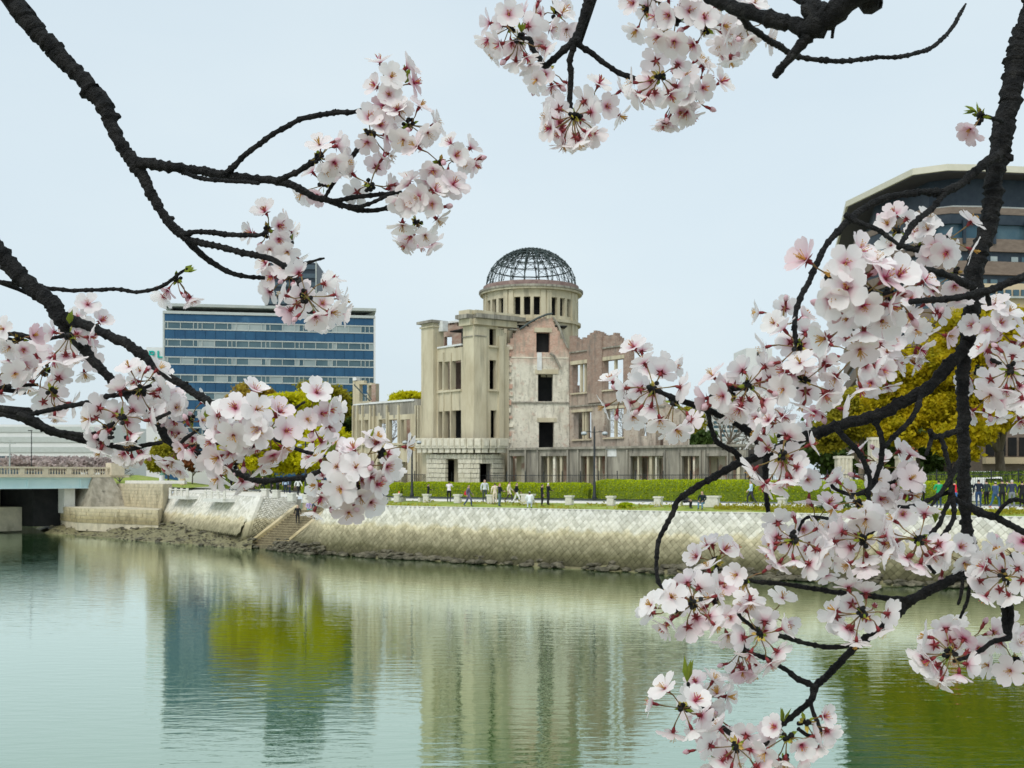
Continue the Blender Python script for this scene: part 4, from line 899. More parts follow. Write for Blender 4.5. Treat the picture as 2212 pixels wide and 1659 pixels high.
fcb = Facet(2120, 127.9, 2330, 128.4); bh = bpy.data.objects['brown_house']
fcb.pbox(2122, 2330, 988, 1002, -.9, 0).build('balcony', K['cream'], bh)
for q in range(5): fcb.pbox(2130 + q * 24, 2148 + q * 24, 945, 985, -.05, .1).build('window', K['void'], bh)
# brown tower with the wide eave
def eave_tower():
    Zr = 54.0
    def at(x, y, z): d = (z - CAMZ) * F / (HZ - y); return XY(x, d)
    rp = [at(1827, 435, Zr), at(1971, 364, Zr), at(2046, 354, Zr), at(2111, 355, Zr), at(2260, 362, Zr)]
    back = [Vector((118, 176)), Vector((118, 225)), Vector((66, 232))]
    poly = [p for p in rp] + back
    cen = sum(poly, Vector((0, 0))) / len(poly)
    b = empty('eave_tower', (poly[1].x, poly[1].y, GZ), label='brown tower block with wide cream edged roof eave behind the right trees', cat='building')
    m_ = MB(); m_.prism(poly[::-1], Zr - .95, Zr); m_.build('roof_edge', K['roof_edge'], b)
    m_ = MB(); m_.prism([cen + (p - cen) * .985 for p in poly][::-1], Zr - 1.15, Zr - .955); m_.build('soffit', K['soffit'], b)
    def inset(f_): return [cen + (p - cen) * f_ for p in poly]
    z = Zr - 1.16
    lay = [(.80, 4.4, 'upper_glazing', K['dark_steel']), (.86, .5, 'terrace_edge', K['slab_grey']), (.93, 1.0, 'fascia_band', K['brown_fascia']), (.925, 1.5, 'beam', K['dark_steel']), (.90, 2.2, 'glazing', K['pane']), (.93, 1.9, 'fascia_band', K['brown_fascia'])]
    for f_, h, nm, mm in lay:
        m_ = MB(); m_.prism(inset(f_)[::-1], z - h, z - .005); m_.build(nm, mm, b); z -= h
    k = 0
    while z > 12:
        m_ = MB(); m_.prism(inset(.905)[::-1], z - 1.5, z - .005); m_.build('glazing', K['dark_steel'], b)
        pl = inset(.908)
        for i in range(4):
            a, c = pl[i], pl[i + 1]; L = (c - a).length; n_ = max(2, int(L / 1.6)); u_ = (c - a) / L; nn_ = Vector((u_.y, -u_.x))
            for q in range(n_):
                if R.random() < .35: continue
                p0 = a + u_ * (L * (q + .15) / n_); p1 = a + u_ * (L * (q + .8) / n_); mm = MB()
                mm.hexa([V3(p0 + nn_ * .06, z - 1.42), V3(p1 + nn_ * .06, z - 1.42), V3(p1, z - 1.42), V3(p0, z - 1.42), V3(p0 + nn_ * .06, z - .7), V3(p1 + nn_ * .06, z - .7), V3(p1, z - .7), V3(p0, z - .7)])
                mm.build('window_pane', K['pane_pale'] if R.random() < .5 else K['pane'], b)
        z -= 1.5
        m_ = MB(); m_.prism(inset(.93)[::-1], z - 2.0, z - .005); m_.build('fascia_band', K['brown_fascia'], b); z -= 2.0; k += 1
    pl = inset(.935)
    for i in range(4):
        a, c = pl[i], pl[i + 1]; L = (c - a).length; n_ = max(1, int(L / 5))
        for q in range(n_):
            p = a.lerp(c, (q + .5) / n_); mm = MB(); mm.box(p.x - .22, p.x + .22, p.y - .22, p.y + .22, Zr - 11.6, Zr - 8.0); mm.build('column', K['dark_steel'], b)
    pp = [at(2117, 330, Zr + 4) + Vector((0, 14)), at(2300, 330, Zr + 4) + Vector((0, 14))]
    m_ = MB(); m_.box(pp[0].x + 2, pp[1].x, pp[0].y, pp[0].y + 12, Zr + .01, Zr + 4.2); m_.build('plant_room', K['mullion'], b)
eave_tower()
# ---------------------------------------------------------------- trees and hedges
def tri_leaves(pts, size, rr):
    n = len(pts); P_ = np.array(pts); v = rr.normal(size=(n, 3)); v /= np.linalg.norm(v, axis=1)[:, None] + 1e-9
    w_ = rr.normal(size=(n, 3)); w_ -= (w_ * v).sum(1)[:, None] * v; w_ /= np.linalg.norm(w_, axis=1)[:, None] + 1e-9
    s_ = size * rr.uniform(.6, 1.35, (n, 1)); a = P_ - v * s_; b = P_ + w_ * s_ * .55; c = P_ + v * s_; d = P_ - w_ * s_ * .55
    vs = np.stack([a, b, c, d], 1).reshape(-1, 3); return vs
def leaf_object(name, pts, size, m, parent, seed):
    rr = np.random.default_rng(seed); vs = tri_leaves(pts, size, rr); n = len(pts)
    if parent is not None: vs = vs - np.array(parent.location)
    me = bpy.data.meshes.new(name); me.vertices.add(4 * n); me.vertices.foreach_set('co', vs.astype(np.float32).ravel())
    me.loops.add(4 * n); me.loops.foreach_set('vertex_index', np.arange(4 * n, dtype=np.int32))
    me.polygons.add(n); me.polygons.foreach_set('loop_start', np.arange(0, 4 * n, 4, dtype=np.int32)); me.polygons.foreach_set('loop_total', np.full(n, 4, np.int32))
    me.materials.append(m); me.update(); me.validate(); return link(name, me, parent)
def crown_points(balls, n, seed, clump=.16, shell=.62, ncl=46):
    rr = np.random.default_rng(seed); tot = sum(b[3] * b[4] * b[5] for b in balls) ; out = []
    for cx_, cy_, cz_, rx, ry, rz in balls:
        k = max(6, int(ncl * (rx * ry * rz / tot) ** .6)); nn_ = int(n * (rx * ry * rz) / tot)
        dirs = rr.normal(size=(k, 3)); dirs /= np.linalg.norm(dirs, axis=1)[:, None]; rads = shell + (1 - shell) * rr.random((k, 1)) ** .7
        cen = dirs * rads; idx = rr.integers(0, k, nn_); sz = rr.uniform(.6, 1.5, k)
        off = rr.normal(size=(nn_, 3)) * clump * sz[idx][:, None]; off[:, 2] *= .7
        out.append((cen[idx] + off) * np.array([rx, ry, rz]) + np.array([cx_, cy_, cz_]))
    return np.concatenate(out)
def leafy_tree(label, X, Y, balls, n, size, m, seed, trunk_r=.3, bark=None, group=None, name='leafy_tree', limbs=5):
    z = ground_z(X, Y); t = empty(name, (X, Y, z), label=label, cat='tree', group=group); rr = random.Random(seed)
    top = max(balls, key=lambda b: b[5] * b[3]); zc = min(b[2] - b[5] for b in balls)
    m_ = MB(); fork = Vector((X + rr.uniform(-.3, .3), Y, max(z + 1.2, lerp(z, zc, .75))))
    m_.tube([(X, Y, z - .3), (X, Y, z + .3), fork.lerp(Vector((X, Y, z)), .4), fork], [trunk_r * 1.4, trunk_r * 1.05, trunk_r * .9, trunk_r * .8], 8); m_.build('trunk', bark or K['bark'], t, True)
    for q in range(limbs):
        b = balls[q % len(balls)]; e = Vector((b[0] + rr.uniform(-.5, .5) * b[3], b[1] + rr.uniform(-.4, .4) * b[4], b[2] + rr.uniform(-.2, .5) * b[5]))
        m_ = MB(); mid = fork.lerp(e, .45) + Vector((rr.uniform(-.4, .4), rr.uniform(-.3, .3), rr.uniform(0, .6)))
        m_.tube([fork - Vector((0, 0, .2)), mid, e], [trunk_r * .55, trunk_r * .36, trunk_r * .12], 6); m_.build('limb', bark or K['bark'], t, True)
    leaf_object('crown', crown_points(balls, n, seed, ncl=90), size, m, t, seed); return t
def ball(x, y, d, rx, ry, rd=None):   # crown lobe given by where it is seen
    p = P(x, y, d); a = rx * d / F; b = ry * d / F; return (p.x, p.y, p.z, a, rd or max(a, b) * .9, b)
K['leaf_lime'] = leafmat('lime_leaves', (0.74, 0.67, 0.012), (0.54, 0.54, 0.010), .5, .5, c3=(.80, .70, .02))
K['leaf_olive'] = leafmat('olive_leaves', (0.30, 0.28, 0.02), (0.43, 0.38, 0.03), .5, .4)
K['leaf_rust'] = leafmat('rusty_young_leaves', (0.46, 0.28, 0.05), (0.42, 0.34, 0.035), .4, .4)
K['leaf_dark'] = leafmat('dark_green_leaves', (0.04, 0.075, 0.018), (0.08, 0.13, 0.025), .6, .25)
K['leaf_gold'] = leafmat('golden_green_leaves', (0.62, 0.47, 0.010), (0.42, 0.36, 0.010), .5, .45, c3=(.17, .18, .010))
K['leaf_hedge'] = leafmat('hedge_leaves', (0.50, 0.57, 0.006), (0.36, 0.46, 0.006), .8, .3)
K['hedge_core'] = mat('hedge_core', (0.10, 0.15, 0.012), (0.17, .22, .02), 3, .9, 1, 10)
K['leaf_red'] = leafmat('red_brown_leaves', (0.22, 0.075, 0.03), (0.30, .12, .05), .6, .3)
tx = lambda x, d: XY(x, d)
def T(label, x, d, balls, n, size, m, seed, **kw): p = XY(x, d); return leafy_tree(label, p.x, p.y, balls, n, size, m, seed, **kw)
T('rusty orange topped tree in front of the glass office', 545, 152, [ball(545, 855, 152, 38, 26), ball(575, 846, 152, 26, 20), ball(510, 885, 152, 42, 34), ball(500, 925, 152, 40, 32), ball(560, 910, 152, 46, 44), ball(520, 960, 152, 46, 40), ball(575, 970, 152, 40, 36)], 44000, .21, K['leaf_rust'], 21, trunk_r=.35)
T('bright lime green tree beside the rusty tree', 640, 142, [ball(640, 888, 142, 62, 38), ball(610, 920, 142, 52, 44), ball(665, 930, 142, 56, 50), ball(690, 905, 142, 42, 36), ball(625, 965, 142, 46, 34), ball(600, 880, 142, 34, 26), ball(585, 985, 142, 44, 34), ball(650, 990, 142, 46, 32)], 72000, .21, K['leaf_lime'], 22, trunk_r=.35)
T('olive green tree with two round tops left of the ruin', 690, 150, [ball(672, 850, 150, 30, 24), ball(706, 852, 150, 32, 25), ball(690, 885, 150, 48, 34), ball(735, 880, 150, 26, 26)], 26000, .21, K['leaf_olive'], 23, trunk_r=.33)
T('bushy lime tree in front of the rusty tree', 530, 140, [ball(522, 942, 140, 46, 32), ball(560, 955, 140, 44, 34), ball(495, 968, 140, 34, 28), ball(540, 985, 140, 50, 28)], 24000, .21, K['leaf_lime'], 36, trunk_r=.25)
T('low lime green tree below the olive tree', 735, 136, [ball(712, 965, 136, 48, 38), ball(742, 985, 136, 34, 34), ball(690, 995, 136, 40, 28)], 30000, .21, K['leaf_lime'], 24, trunk_r=.25, bark=K['bark_pale'])
T('dark evergreen tree between the lime trees and the ruin', 768, 160, [ball(752, 930, 160, 36, 70), ball(770, 965, 160, 30, 60)], 9000, .36, K['leaf_dark'], 25)
T('small green tree by the low glass building', 362, 168, [ball(352, 985, 168, 26, 32), ball(340, 1000, 168, 24, 20)], 12000, .21, K['leaf_olive'], 26, trunk_r=.15)
T('red brown shrub tree in front of the white garden wall', 415, 170, [ball(415, 1003, 170, 30, 13), ball(430, 998, 170, 20, 12)], 3000, .28, K['leaf_red'], 27, trunk_r=.1)
T('fresh lime tree seen over the left wing of the ruin', 880, 175, [ball(880, 862, 175, 34, 18), ball(862, 872, 175, 22, 14), ball(905, 868, 175, 22, 16), ball(916, 858, 175, 14, 12)], 10000, .21, K['leaf_lime'], 28)
T('olive tree right of the ruin wing', 1500, 140, [ball(1494, 925, 140, 26, 40), ball(1480, 900, 140, 20, 22), ball(1505, 955, 140, 30, 20)], 14000, .21, K['leaf_olive'], 29)
T('dark green bush tree behind the low arcade', 1518, 128, [ball(1520, 955, 128, 28, 20), ball(1498, 962, 128, 20, 14)], 5000, .26, K['leaf_dark'], 30)
# the big golden trees on the right
T('huge golden green tree under the brown tower, rightmost', 2165, 112, [ball(2170, 720, 112, 120, 62), ball(2090, 760, 112, 80, 58), ball(2230, 800, 112, 110, 70), ball(2120, 830, 112, 90, 60), ball(2040, 800, 110, 56, 50), ball(2170, 890, 110, 90, 50)], 104000, .21, K['leaf_gold'], 31, trunk_r=.55, limbs=8)
T('golden green tree with open crown beside the huge tree', 1985, 112, [ball(1985, 815, 112, 66, 60), ball(1930, 850, 112, 60, 52), ball(2010, 880, 112, 72, 50), ball(1900, 900, 112, 52, 40), ball(1960, 930, 110, 60, 34)], 60000, .21, K['leaf_gold'], 32, trunk_r=.42, limbs=7)
T('lower olive tree behind the hanging branches', 1860, 118, [ball(1850, 880, 118, 56, 40), ball(1815, 915, 118, 42, 34), ball(1880, 925, 118, 48, 30), ball(1790, 945, 118, 34, 26)], 34000, .21, K['leaf_olive'], 33, trunk_r=.35, bark=K['bark_pale'])
T('yellow leaved tree near the brown house', 2085, 106, [ball(2060, 945, 106, 46, 32), ball(2100, 930, 106, 40, 36), ball(2075, 975, 106, 36, 20)], 10000, .28, K['leaf_gold'], 34, trunk_r=.25)
for q, (x, d) in enumerate(((1790, 135), (1870, 140), (1950, 136), (2040, 140), (2110, 135), (2190, 140))):
    T('dark shady evergreen behind the golden trees', x, d, [ball(x, 960, d, 62, 42), ball(x + 30, 990, d, 50, 36)], 6000, .4, K['leaf_dark'], 40 + q, trunk_r=.3, group='dark evergreens behind the golden trees')
# bare trees
def bare_tree(label, x, d, ytop, seed, spread=.55, levels=6, r0=.22, m=None, multi=1, group=None, kids=3, wide=1.0):
    p = XY(x, d); z = ground_z(p.x, p.y); Ht = CAMZ + (HZ - ytop) * d / F - z; rr = random.Random(seed)
    t = empty('bare_tree', (p.x, p.y, z), label=label, cat='tree', group=group); trunk = MB(); tw = MB()
    def grow(a, dr, L, r, lv):
        b = a + dr * L + Vector((rr.uniform(-1, 1), rr.uniform(-1, 1), rr.uniform(-.3, .5))) * L * .08
        mid = a.lerp(b, .5) + Vector((rr.uniform(-1, 1), rr.uniform(-1, 1), 0)) * L * .06
        (trunk if lv < 2 else tw).tube([a, mid, b], [r, r * .82, r * .66], 6 if lv < 2 else (4 if lv < 4 else 3), cap=lv < 2)
        if lv >= levels: return
        for q in range(kids if lv else kids + 1):
            nd = (dr + Vector((rr.gauss(0, 1) * wide, rr.gauss(0, 1) * wide, rr.gauss(.12, .5))) * spread).normalized()
            grow(b if q else mid.lerp(b, .6), nd, L * rr.uniform(.62, .82), r * .6, lv + 1)
    for k in range(multi):
        dr = Vector((rr.uniform(-.35, .35) * (multi > 1), rr.uniform(-.2, .2), 1)).normalized(); grow(Vector((p.x + .2 * k * (-1) ** k, p.y, z - .2)), dr, Ht * .27, r0, 0)
    trunk.build('trunk', m or K['barebark'], t, True); tw.build('crown', m or K['barebark'], t)
bare_tree('bare grey tree seen over the left wing of the ruin', 828, 165, 815, 1)
bare_tree('bare grey tree just right of the ruined wing', 1400, 160, 762, 2)
bare_tree('tall bare brown tree with flat bushy top right of the ruin', 1560, 150, 778, 3, r0=.3, m=K['bark'], spread=.6)
bare_tree('bare brown tree behind the blossoms with spreading top', 1640, 155, 792, 4, r0=.28, m=K['bark'], spread=.65)
bare_tree('dark multi stemmed bare tree behind the low arcade', 1585, 120, 900, 5, r0=.26, m=K['bark'], multi=3, levels=4, spread=.5)
bare_tree('leafless tree by the bridge end on the grassy bank', 258, 160, 985, 6, r0=.17, m=K['barebark'], wide=1.3)
bare_tree('leafless cherry tree beyond the bridge railing', 190, 190, 962, 7, r0=.2, wide=1.5, spread=.7)
bare_tree('leafless cherry tree beyond the bridge, behind the street lamp post', 140, 200, 972, 8, r0=.2, wide=1.5, spread=.7)
K['far_blossom'] = leafmat('far_cherry_bloom', (0.50, 0.40, 0.38), (0.42, 0.36, 0.33), .5, .3)
for q, (x, d, y, rx) in enumerate(((70, 205, 1000, 60), (150, 198, 1002, 60), (215, 188, 1004, 45))):
    T('hazy pinkish tree mass behind the bridge railing', x, d, [ball(x, y, d, rx, 14), ball(x + 20, y + 4, d, rx * .6, 12)], 3500, .38, K['far_blossom'], 60 + q, trunk_r=.2, group='pinkish trees behind the bridge')
# hedges
HL = [(-40, 146), (-15.6, 125), (7.9, 105), (19.6, 97), (35, 88), (48, 81)]
def on_hl(px):
    k = (px - CX) / F
    for (ax, ay), (bx, by) in zip(HL, HL[1:]):
        a, b = Vector((ax, ay)), Vector((bx, by)); u_ = b - a; s_ = (k * a.y - a.x) / (u_.x - k * u_.y)
        if s_ <= 1.0 or (bx, by) == HL[-1]: return a + u_ * s_
def hedge(label, px0, px1, h, wd, seed, m=None, off=0.0, core=None, ylift=0):
    a, b = on_hl(px0), on_hl(px1); u_ = (b - a).normalized(); n_ = Vector((-u_.y, u_.x)); a = a + n_ * off; b = b + n_ * off; L = (b - a).length
    z0 = ground_z(*((a + b) / 2)); t = empty('hedge', (a.x, a.y, z0), label=label, cat='hedge', group=None)
    prof = []; nseg = max(10, int(L / .5)); npf = 12; vs = []; fs = []
    for i in range(nseg + 1):
        q = i / nseg; e = min(1, (min(q, 1 - q) * L / .9)); e = math.sqrt(max(0, 1 - (1 - e) ** 2)) * .35 + .65 if e < 1 else 1
        c = a.lerp(b, q); zz = ground_z(*c); hh = h * e * (1 + .06 * pnoise(Vector((q * L * .3, seed, 0))))
        for j in range(npf + 1):
            an = math.pi * j / npf; cx_ = -math.copysign(abs(math.cos(an)) ** .45, math.cos(an)) * wd / 2 * e; cz_ = math.sin(an) ** .55 * hh
            p = c + n_ * cx_; d_ = .10 * pnoise(Vector((p.x * 1.3, p.y * 1.3, cz_ * 1.3 + seed))); vs.append(Vector((p.x - n_.x * d_, p.y - n_.y * d_, zz - .1 + cz_ + d_ * .6)))
    for i in range(nseg):
        for j in range(npf): fs.append((i * (npf + 1) + j, (i + 1) * (npf + 1) + j, (i + 1) * (npf + 1) + j + 1, i * (npf + 1) + j + 1))
    fs.append(tuple(range(npf + 1))); fs.append(tuple(nseg * (npf + 1) + j for j in range(npf, -1, -1)))
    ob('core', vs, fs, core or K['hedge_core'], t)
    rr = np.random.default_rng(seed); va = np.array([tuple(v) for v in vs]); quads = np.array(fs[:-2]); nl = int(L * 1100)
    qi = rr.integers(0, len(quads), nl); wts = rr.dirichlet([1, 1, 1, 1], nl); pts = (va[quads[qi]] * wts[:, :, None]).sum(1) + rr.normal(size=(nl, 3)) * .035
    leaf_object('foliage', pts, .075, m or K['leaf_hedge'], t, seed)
hedge('clipped lime hedge below the left wing, beside the lamp post', 660, 876, 1.5, 2.0, 1)
hedge('long clipped lime hedge in front of the tower doors', 880, 1279, 1.62, 2.0, 2)
hedge('tall rounded lime hedge right of the double lamp post', 1287, 1628, 1.92, 2.4, 3)
hedge('lime hedge behind the hanging blossom clusters', 1634, 1795, 1.85, 2.2, 4)
hedge('lime hedge behind the crowd on the promenade', 1800, 2078, 1.85, 2.2, 5)
hedge('short lime hedge behind the white tent', 2120, 2300, 1.7, 2.2, 6)
hedge('dark clipped hedge in the plaza behind the walkers', 455, 655, 1.3, 1.8, 7, K['leaf_dark'], off=11)
hedge('dark rear hedge behind the iron fence on the right', 1950, 2300, 2.6, 1.6, 8, K['leaf_dark'], off=9)
p = XY(300, 172); 
hedge('dark hedge on the grassy bank by the bridge', 262, 378, 2.6, 1.6, 9, K['leaf_dark'], off=16)
# small weeds and shrubs on the grass strip
for q, (x, s_, lab) in enumerate(((1352, 0.45, 'small round green shrub on the grass strip'), (1805, .9, 'leafy green bush on the grass strip below the blossoms'))):
    a = None; k = (x - CX) / F
    for i in (4, 5): 
        u_ = bpt(i + 1, 2.0) - bpt(i, 2.0); s2 = (k * bpt(i, 2.0).y - bpt(i, 2.0).x) / (u_.x - k * u_.y)
        if s2 <= 1: a = bpt(i, 2.0) + u_ * s2; break
    z = ground_z(a.x, a.y); t = empty('shrub', (a.x, a.y, z), label=lab, cat='shrub')
    leaf_object('foliage', crown_points([(a.x, a.y, z + s_ * .35, s_ * 1.3, s_ * .8, s_ * .6)], 900, 70 + q), .09, K['leaf_dark'] if q else K['leaf_hedge'], t, 70 + q)
    m_ = MB(); m_.tube([(a.x, a.y, z - .1), (a.x, a.y, z + s_ * .5)], .03, 5); m_.build('stem', K['bark'], t)
rr = np.random.default_rng(5); pts = []
for i in range(9000):
    t = R.random(); sI = R.choice((4, 5, 5)); s_ = R.uniform(.15, 3.9); p = bpt(sI, s_).lerp(bpt(sI + 1, s_), t); dens = pnoise(Vector((p.x * .25, p.y * .25, 0)))
    if dens < -.05: continue
    pts.append((p.x, p.y, ground_z(p.x, p.y) + abs(R.gauss(0, .12)) * (1 + max(0, dens) * 2)))
wd_ = leaf_object('weeds', np.array(pts), .10, K['leaf_olive'], None, 99); tag(wd_, 'tufts of weeds on the grass strip', 'weeds', kind='stuff')
# iron fence between hedge and ruin
fe = empty('iron_fence', (*on_hl(760), 5.0), label='low black iron fence between the hedges and the ruin', cat='fence')
fpts = [on_hl(x) for x in range(640, 2300, 20)]
fpts = [p + Vector((.62, .78)) * 2.6 for p in fpts]
bars = MB(); FU = .72
def fz(p): return ground_z(p.x, p.y)
for h in (1.55, .35):
    rl = MB(); rl.tube([V3(p, fz(p) + h + FU) for p in fpts], .035, 4); rl.build('rail', K['black_metal'], fe)
for a, b in zip(fpts, fpts[1:]):
    L = (b - a).length; k = 0
    while k < L:
        p = a.lerp(b, k / L); bars.tube([V3(p, fz(p) + .1), V3(p, fz(p) + 1.62 + FU)], .016, 3, cap=False); k += .17
tag(bars.build('bars', K['black_metal'], fe), kind='stuff')
acc = 0
for a, b in zip(fpts, fpts[1:]):
    acc += (b - a).length
    if acc > 1.9:
        acc = 0; m_ = MB(); m_.box(a.x - .045, a.x + .045, a.y - .045, a.y + .045, fz(a), fz(a) + 1.85 + FU); m_.lathe((a.x, a.y, fz(a) + 1.85 + FU), [(.03, 0), (.07, .05), (.0, .14)], 6); m_.build('fence_post', K['black_metal'], fe)
# ---------------------------------------------------------------- street furniture
def lamp(label, x, d, ytop, arm):
    p = XY(x, d); z = ground_z(p.x, p.y); zt = CAMZ + (HZ - ytop) * d / F
    t = empty('street_lamp', (p.x, p.y, z), label=label, cat='street lamp')
    m_ = MB(); m_.lathe((p.x, p.y, z), [(.22, 0), (.22, .3), (.14, .5), (.13, 1.6), (.10, 1.7), (.085, zt - z - .3), (.05, zt - z)], 10); m_.build('pole', K['black_metal'], t, True)
    for s_ in (-1, 1):
        a = Vector((p.x, p.y, zt - .55)); e = a + Vector((arm * s_, 0, 0)); m_ = MB(); m_.tube([a, a.lerp(e, .6) + Vector((0, 0, .08)), e], .035, 6); m_.build('arm', K['black_metal'], t)
        m_ = MB(); m_.lathe(e - Vector((0, 0, .34)), [(.08, .1), (.22, .14), (.28, .24), (.22, .36), (.08, .42)], 14); s2 = m_.build('lamp_head', K['lamp_glass'], t, True)
        m_ = MB(); m_.lathe(e - Vector((0, 0, .27)), [(.06, .0), (.15, .0), (.24, .06), (.1, .03)], 14); m_.build('lamp_ring', K['black_metal'], t)
lamp('black lamp post with two milky heads between the tall hedges', 1284, 103, 921, .95)
lamp('black lamp post with two milky heads left of the tower', 890, 116, 942, .72)
lamp('black lamp post with two milky heads in front of the lime trees', 660, 126, 950, .65)
def pole(label, x, d, ytop, r=.09, cross=False):
    p = XY(x, d); z = 5.2; zt = CAMZ + (HZ - ytop) * d / F; t = empty('utility_pole' if cross else 'lamp_pole', (p.x, p.y, z), label=label, cat='pole')
    m_ = MB(); m_.tube([(p.x, p.y, z), (p.x, p.y, zt)], [r, r * .7], 8); m_.build('pole', K['slab_grey'] if cross else K['black_metal'], t)
    m_ = MB()
    if cross: m_.box(p.x - .9, p.x + .9, p.y - .06, p.y + .06, zt - .5, zt - .35)
    else: m_.box(p.x - .5, p.x + .1, p.y - .08, p.y + .08, zt - .08, zt + .05)
    m_.build('crossarm' if cross else 'lamp_head', K['slab_grey'] if cross else K['black_metal'], t)
pole('thin dark lamp pole behind the bridge railing', 68, 165, 930); pole('grey utility pole with crossarm behind the bridge railing', 21, 175, 952, .14, True)
# granite posts with dark rails along the promenade edge
def edge_pt(px, s_):
    k = (px - CX) / F
    for i in list(range(4, 7)):
        a, b = bpt(i, s_), bpt(i + 1, s_); u_ = b - a; q = (k * a.y - a.x) / (u_.x - k * u_.y)
        if -.2 <= q <= 1.0: return a + u_ * q
    for i in (1, 2):
        a, b = bpt(i, s_), bpt(i + 1, s_); u_ = b - a; q = (k * a.y - a.x) / (u_.x - k * u_.y)
        if q <= 1.0: return a + u_ * q
    return a + u_ * q
def granite_post(px, s_=3.6, w_=.62, h=.78, big=False):
    p = edge_pt(px, s_); z = ground_z(p.x, p.y)
    bm = bmesh.new(); bmesh.ops.create_cube(bm, size=1)
    if big: w_ *= 1.9; h *= 1.12
    for v in bm.verts: v.co = Vector((v.co.x * w_ * (1 if v.co.z < 0 else .94), v.co.y * .5, (v.co.z + .5) * h))
    bmesh.ops.bevel(bm, geom=list(bm.edges), offset=.05, segments=2, affect='EDGES')
    r2 = bmesh.ops.create_cube(bm, size=1)
    for v in r2['verts']: v.co = Vector((v.co.x * w_ * 1.12, v.co.y * .58, h - .1 + (v.co.z + .5) * .14))
    me = bpy.data.meshes.new('granite_post'); bm.to_mesh(me); bm.free(); me.materials.append(K['white_post'])
    o = link('granite_post', me, None, (p.x, p.y, z - .03), (0, 0, rad(-32)))
    return p, z, o
pp = []
for x in (804, 859, 922, 989, 1060, 1230, 1320, 1422, 1690, 1790):
    p, z, o = granite_post(x); pp.append((x, p, z)); tag(o, 'stubby granite post on the edge of the riverside grass', 'post', 'granite posts along the promenade')
for x, lab in ((1140, 'wide granite block beside the white seated figure'), (1538, 'wide granite block at the end of the occupied bench'), (1902, 'wide granite block on the grass below the blossoms')):
    p, z, o = granite_post(x, big=True); pp.append((x, p, z)); tag(o, lab, 'post')
for x in (573, 597, 630, 664):
    p, z, o = granite_post(x, .8, .8, .8); tag(o, 'granite post on the plaza edge above the left embankment', 'post', 'granite posts on the plaza edge')
pp.sort(key=lambda q: q[0])
for (xa, a, za), (xb, b, zb_) in zip(pp, pp[1:]):
    if xb - xa > 115 or xa > 1500: continue
    m_ = MB(); m_.tube([V3(a, za + .5), V3(b, zb_ + .5)], .045, 6); tag(m_.build('guard_rail', K['black_metal']), 'thin dark rail between two granite posts', 'rail', 'rails between the granite posts')
def bench(label, x0, x1, s_=4.4, m=None):
    a, b = edge_pt(x0, s_), edge_pt(x1, s_); z = ground_z(*((a + b) / 2)); u_ = (b - a).normalized(); n_ = Vector((-u_.y, u_.x)); t = empty('bench', (a.x, a.y, z), label=label, cat='bench')
    for q in range(3):
        o_ = n_ * (-.22 + q * .17); m_ = MB(); c = [a + o_, b + o_, b + o_ + n_ * .14, a + o_ + n_ * .14]
        m_.hexa([V3(p, z + .40) for p in c] + [V3(p, z + .46) for p in c]); m_.build('slat', m, t)
    for q in (.12, .88):
        p = a.lerp(b, q); c = [p - u_ * .12 - n_ * .2, p + u_ * .12 - n_ * .2, p + u_ * .12 + n_ * .2, p - u_ * .12 + n_ * .2]; m_ = MB(); m_.hexa([V3(p_, z - .02) for p_ in c] + [V3(p_, z + .398) for p_ in c]); m_.build('leg', K['white_post'], t)
    return a, b, z
bench('stone slab bench with a seated visitor left of the traffic cone', 803, 845, m=K['white_post']); bench('empty pale slab bench right of the traffic cone', 866, 914, m=K['white_post'])
bench('dark slatted bench with a seated couple by the wide granite block', 1462, 1530, m=K['black_metal'])
# traffic cone
p = edge_pt(862, 6.2); z = ground_z(p.x, p.y); K['cone'] = mat('orange_plastic', (0.80, 0.10, 0.03), rough=.4, spec=.5)
t = empty('traffic_cone', (p.x, p.y, z), label='orange traffic cone with white bands by the benches', cat='traffic cone')
m_ = MB(); m_.lathe((p.x, p.y, z + .04), [(.2, 0), (.05, .78), (.03, .8)], 14); m_.build('cone', K['cone'], t, True); m_ = MB(); m_.box(p.x - .25, p.x + .25, p.y - .25, p.y + .25, z, z + .04); m_.build('base', K['cone'], t)
for h in (.3, .52): m_ = MB(); r_ = .2 - .19 * h; m_.lathe((p.x, p.y, z + .04 + h), [(r_ + .006, 0), (r_ - .022, .12)], 14); m_.build('reflective_band', K['white_bld'], t, True)
# white tent, vans and stone pillars on the right
K['canvas'] = mat('white_canvas', (0.80, 0.80, 0.78), rough=.8)
p = XY(2128, 96); z = ground_z(p.x, p.y); t = empty('white_tent', (p.x, p.y, z), label='white canvas tent behind the crowd on the promenade', cat='tent')
u_ = Vector((.85, -.52)); n_ = Vector((.52, .85))
def tq(a, b): return p + u_ * a + n_ * b
m_ = MB(); c = [tq(-1.5, -1.2), tq(1.5, -1.2), tq(1.5, 1.2), tq(-1.5, 1.2)]; r0, r1 = tq(-1.1, 0), tq(1.1, 0)
m_.add([V3(q, z + 1.95) for q in c] + [V3(r0, z + 2.55), V3(r1, z + 2.55)], [(0, 1, 5, 4), (2, 3, 4, 5), (1, 2, 5), (3, 0, 4)]); m_.build('roof', K['canvas'], t)
for a, b in ((0, 3), (3, 2)): m_ = MB(); q0, q1 = c[a], c[b]; m_.add([V3(q0, z + .1), V3(q1, z + .1), V3(q1, z + 1.95), V3(q0, z + 1.95)], [(0, 1, 2, 3)]); m_.build('side_wall', K['canvas'], t)
m_ = MB(); m_.add([V3(tq(-1.5, -1.21), z + .05), V3(tq(.2, -1.21), z + .05), V3(tq(.2, -1.21), z + 1.95), V3(tq(-1.5, -1.21), z + 1.95)], [(0, 1, 2, 3)]); m_.build('front_flap', K['canvas'], t)
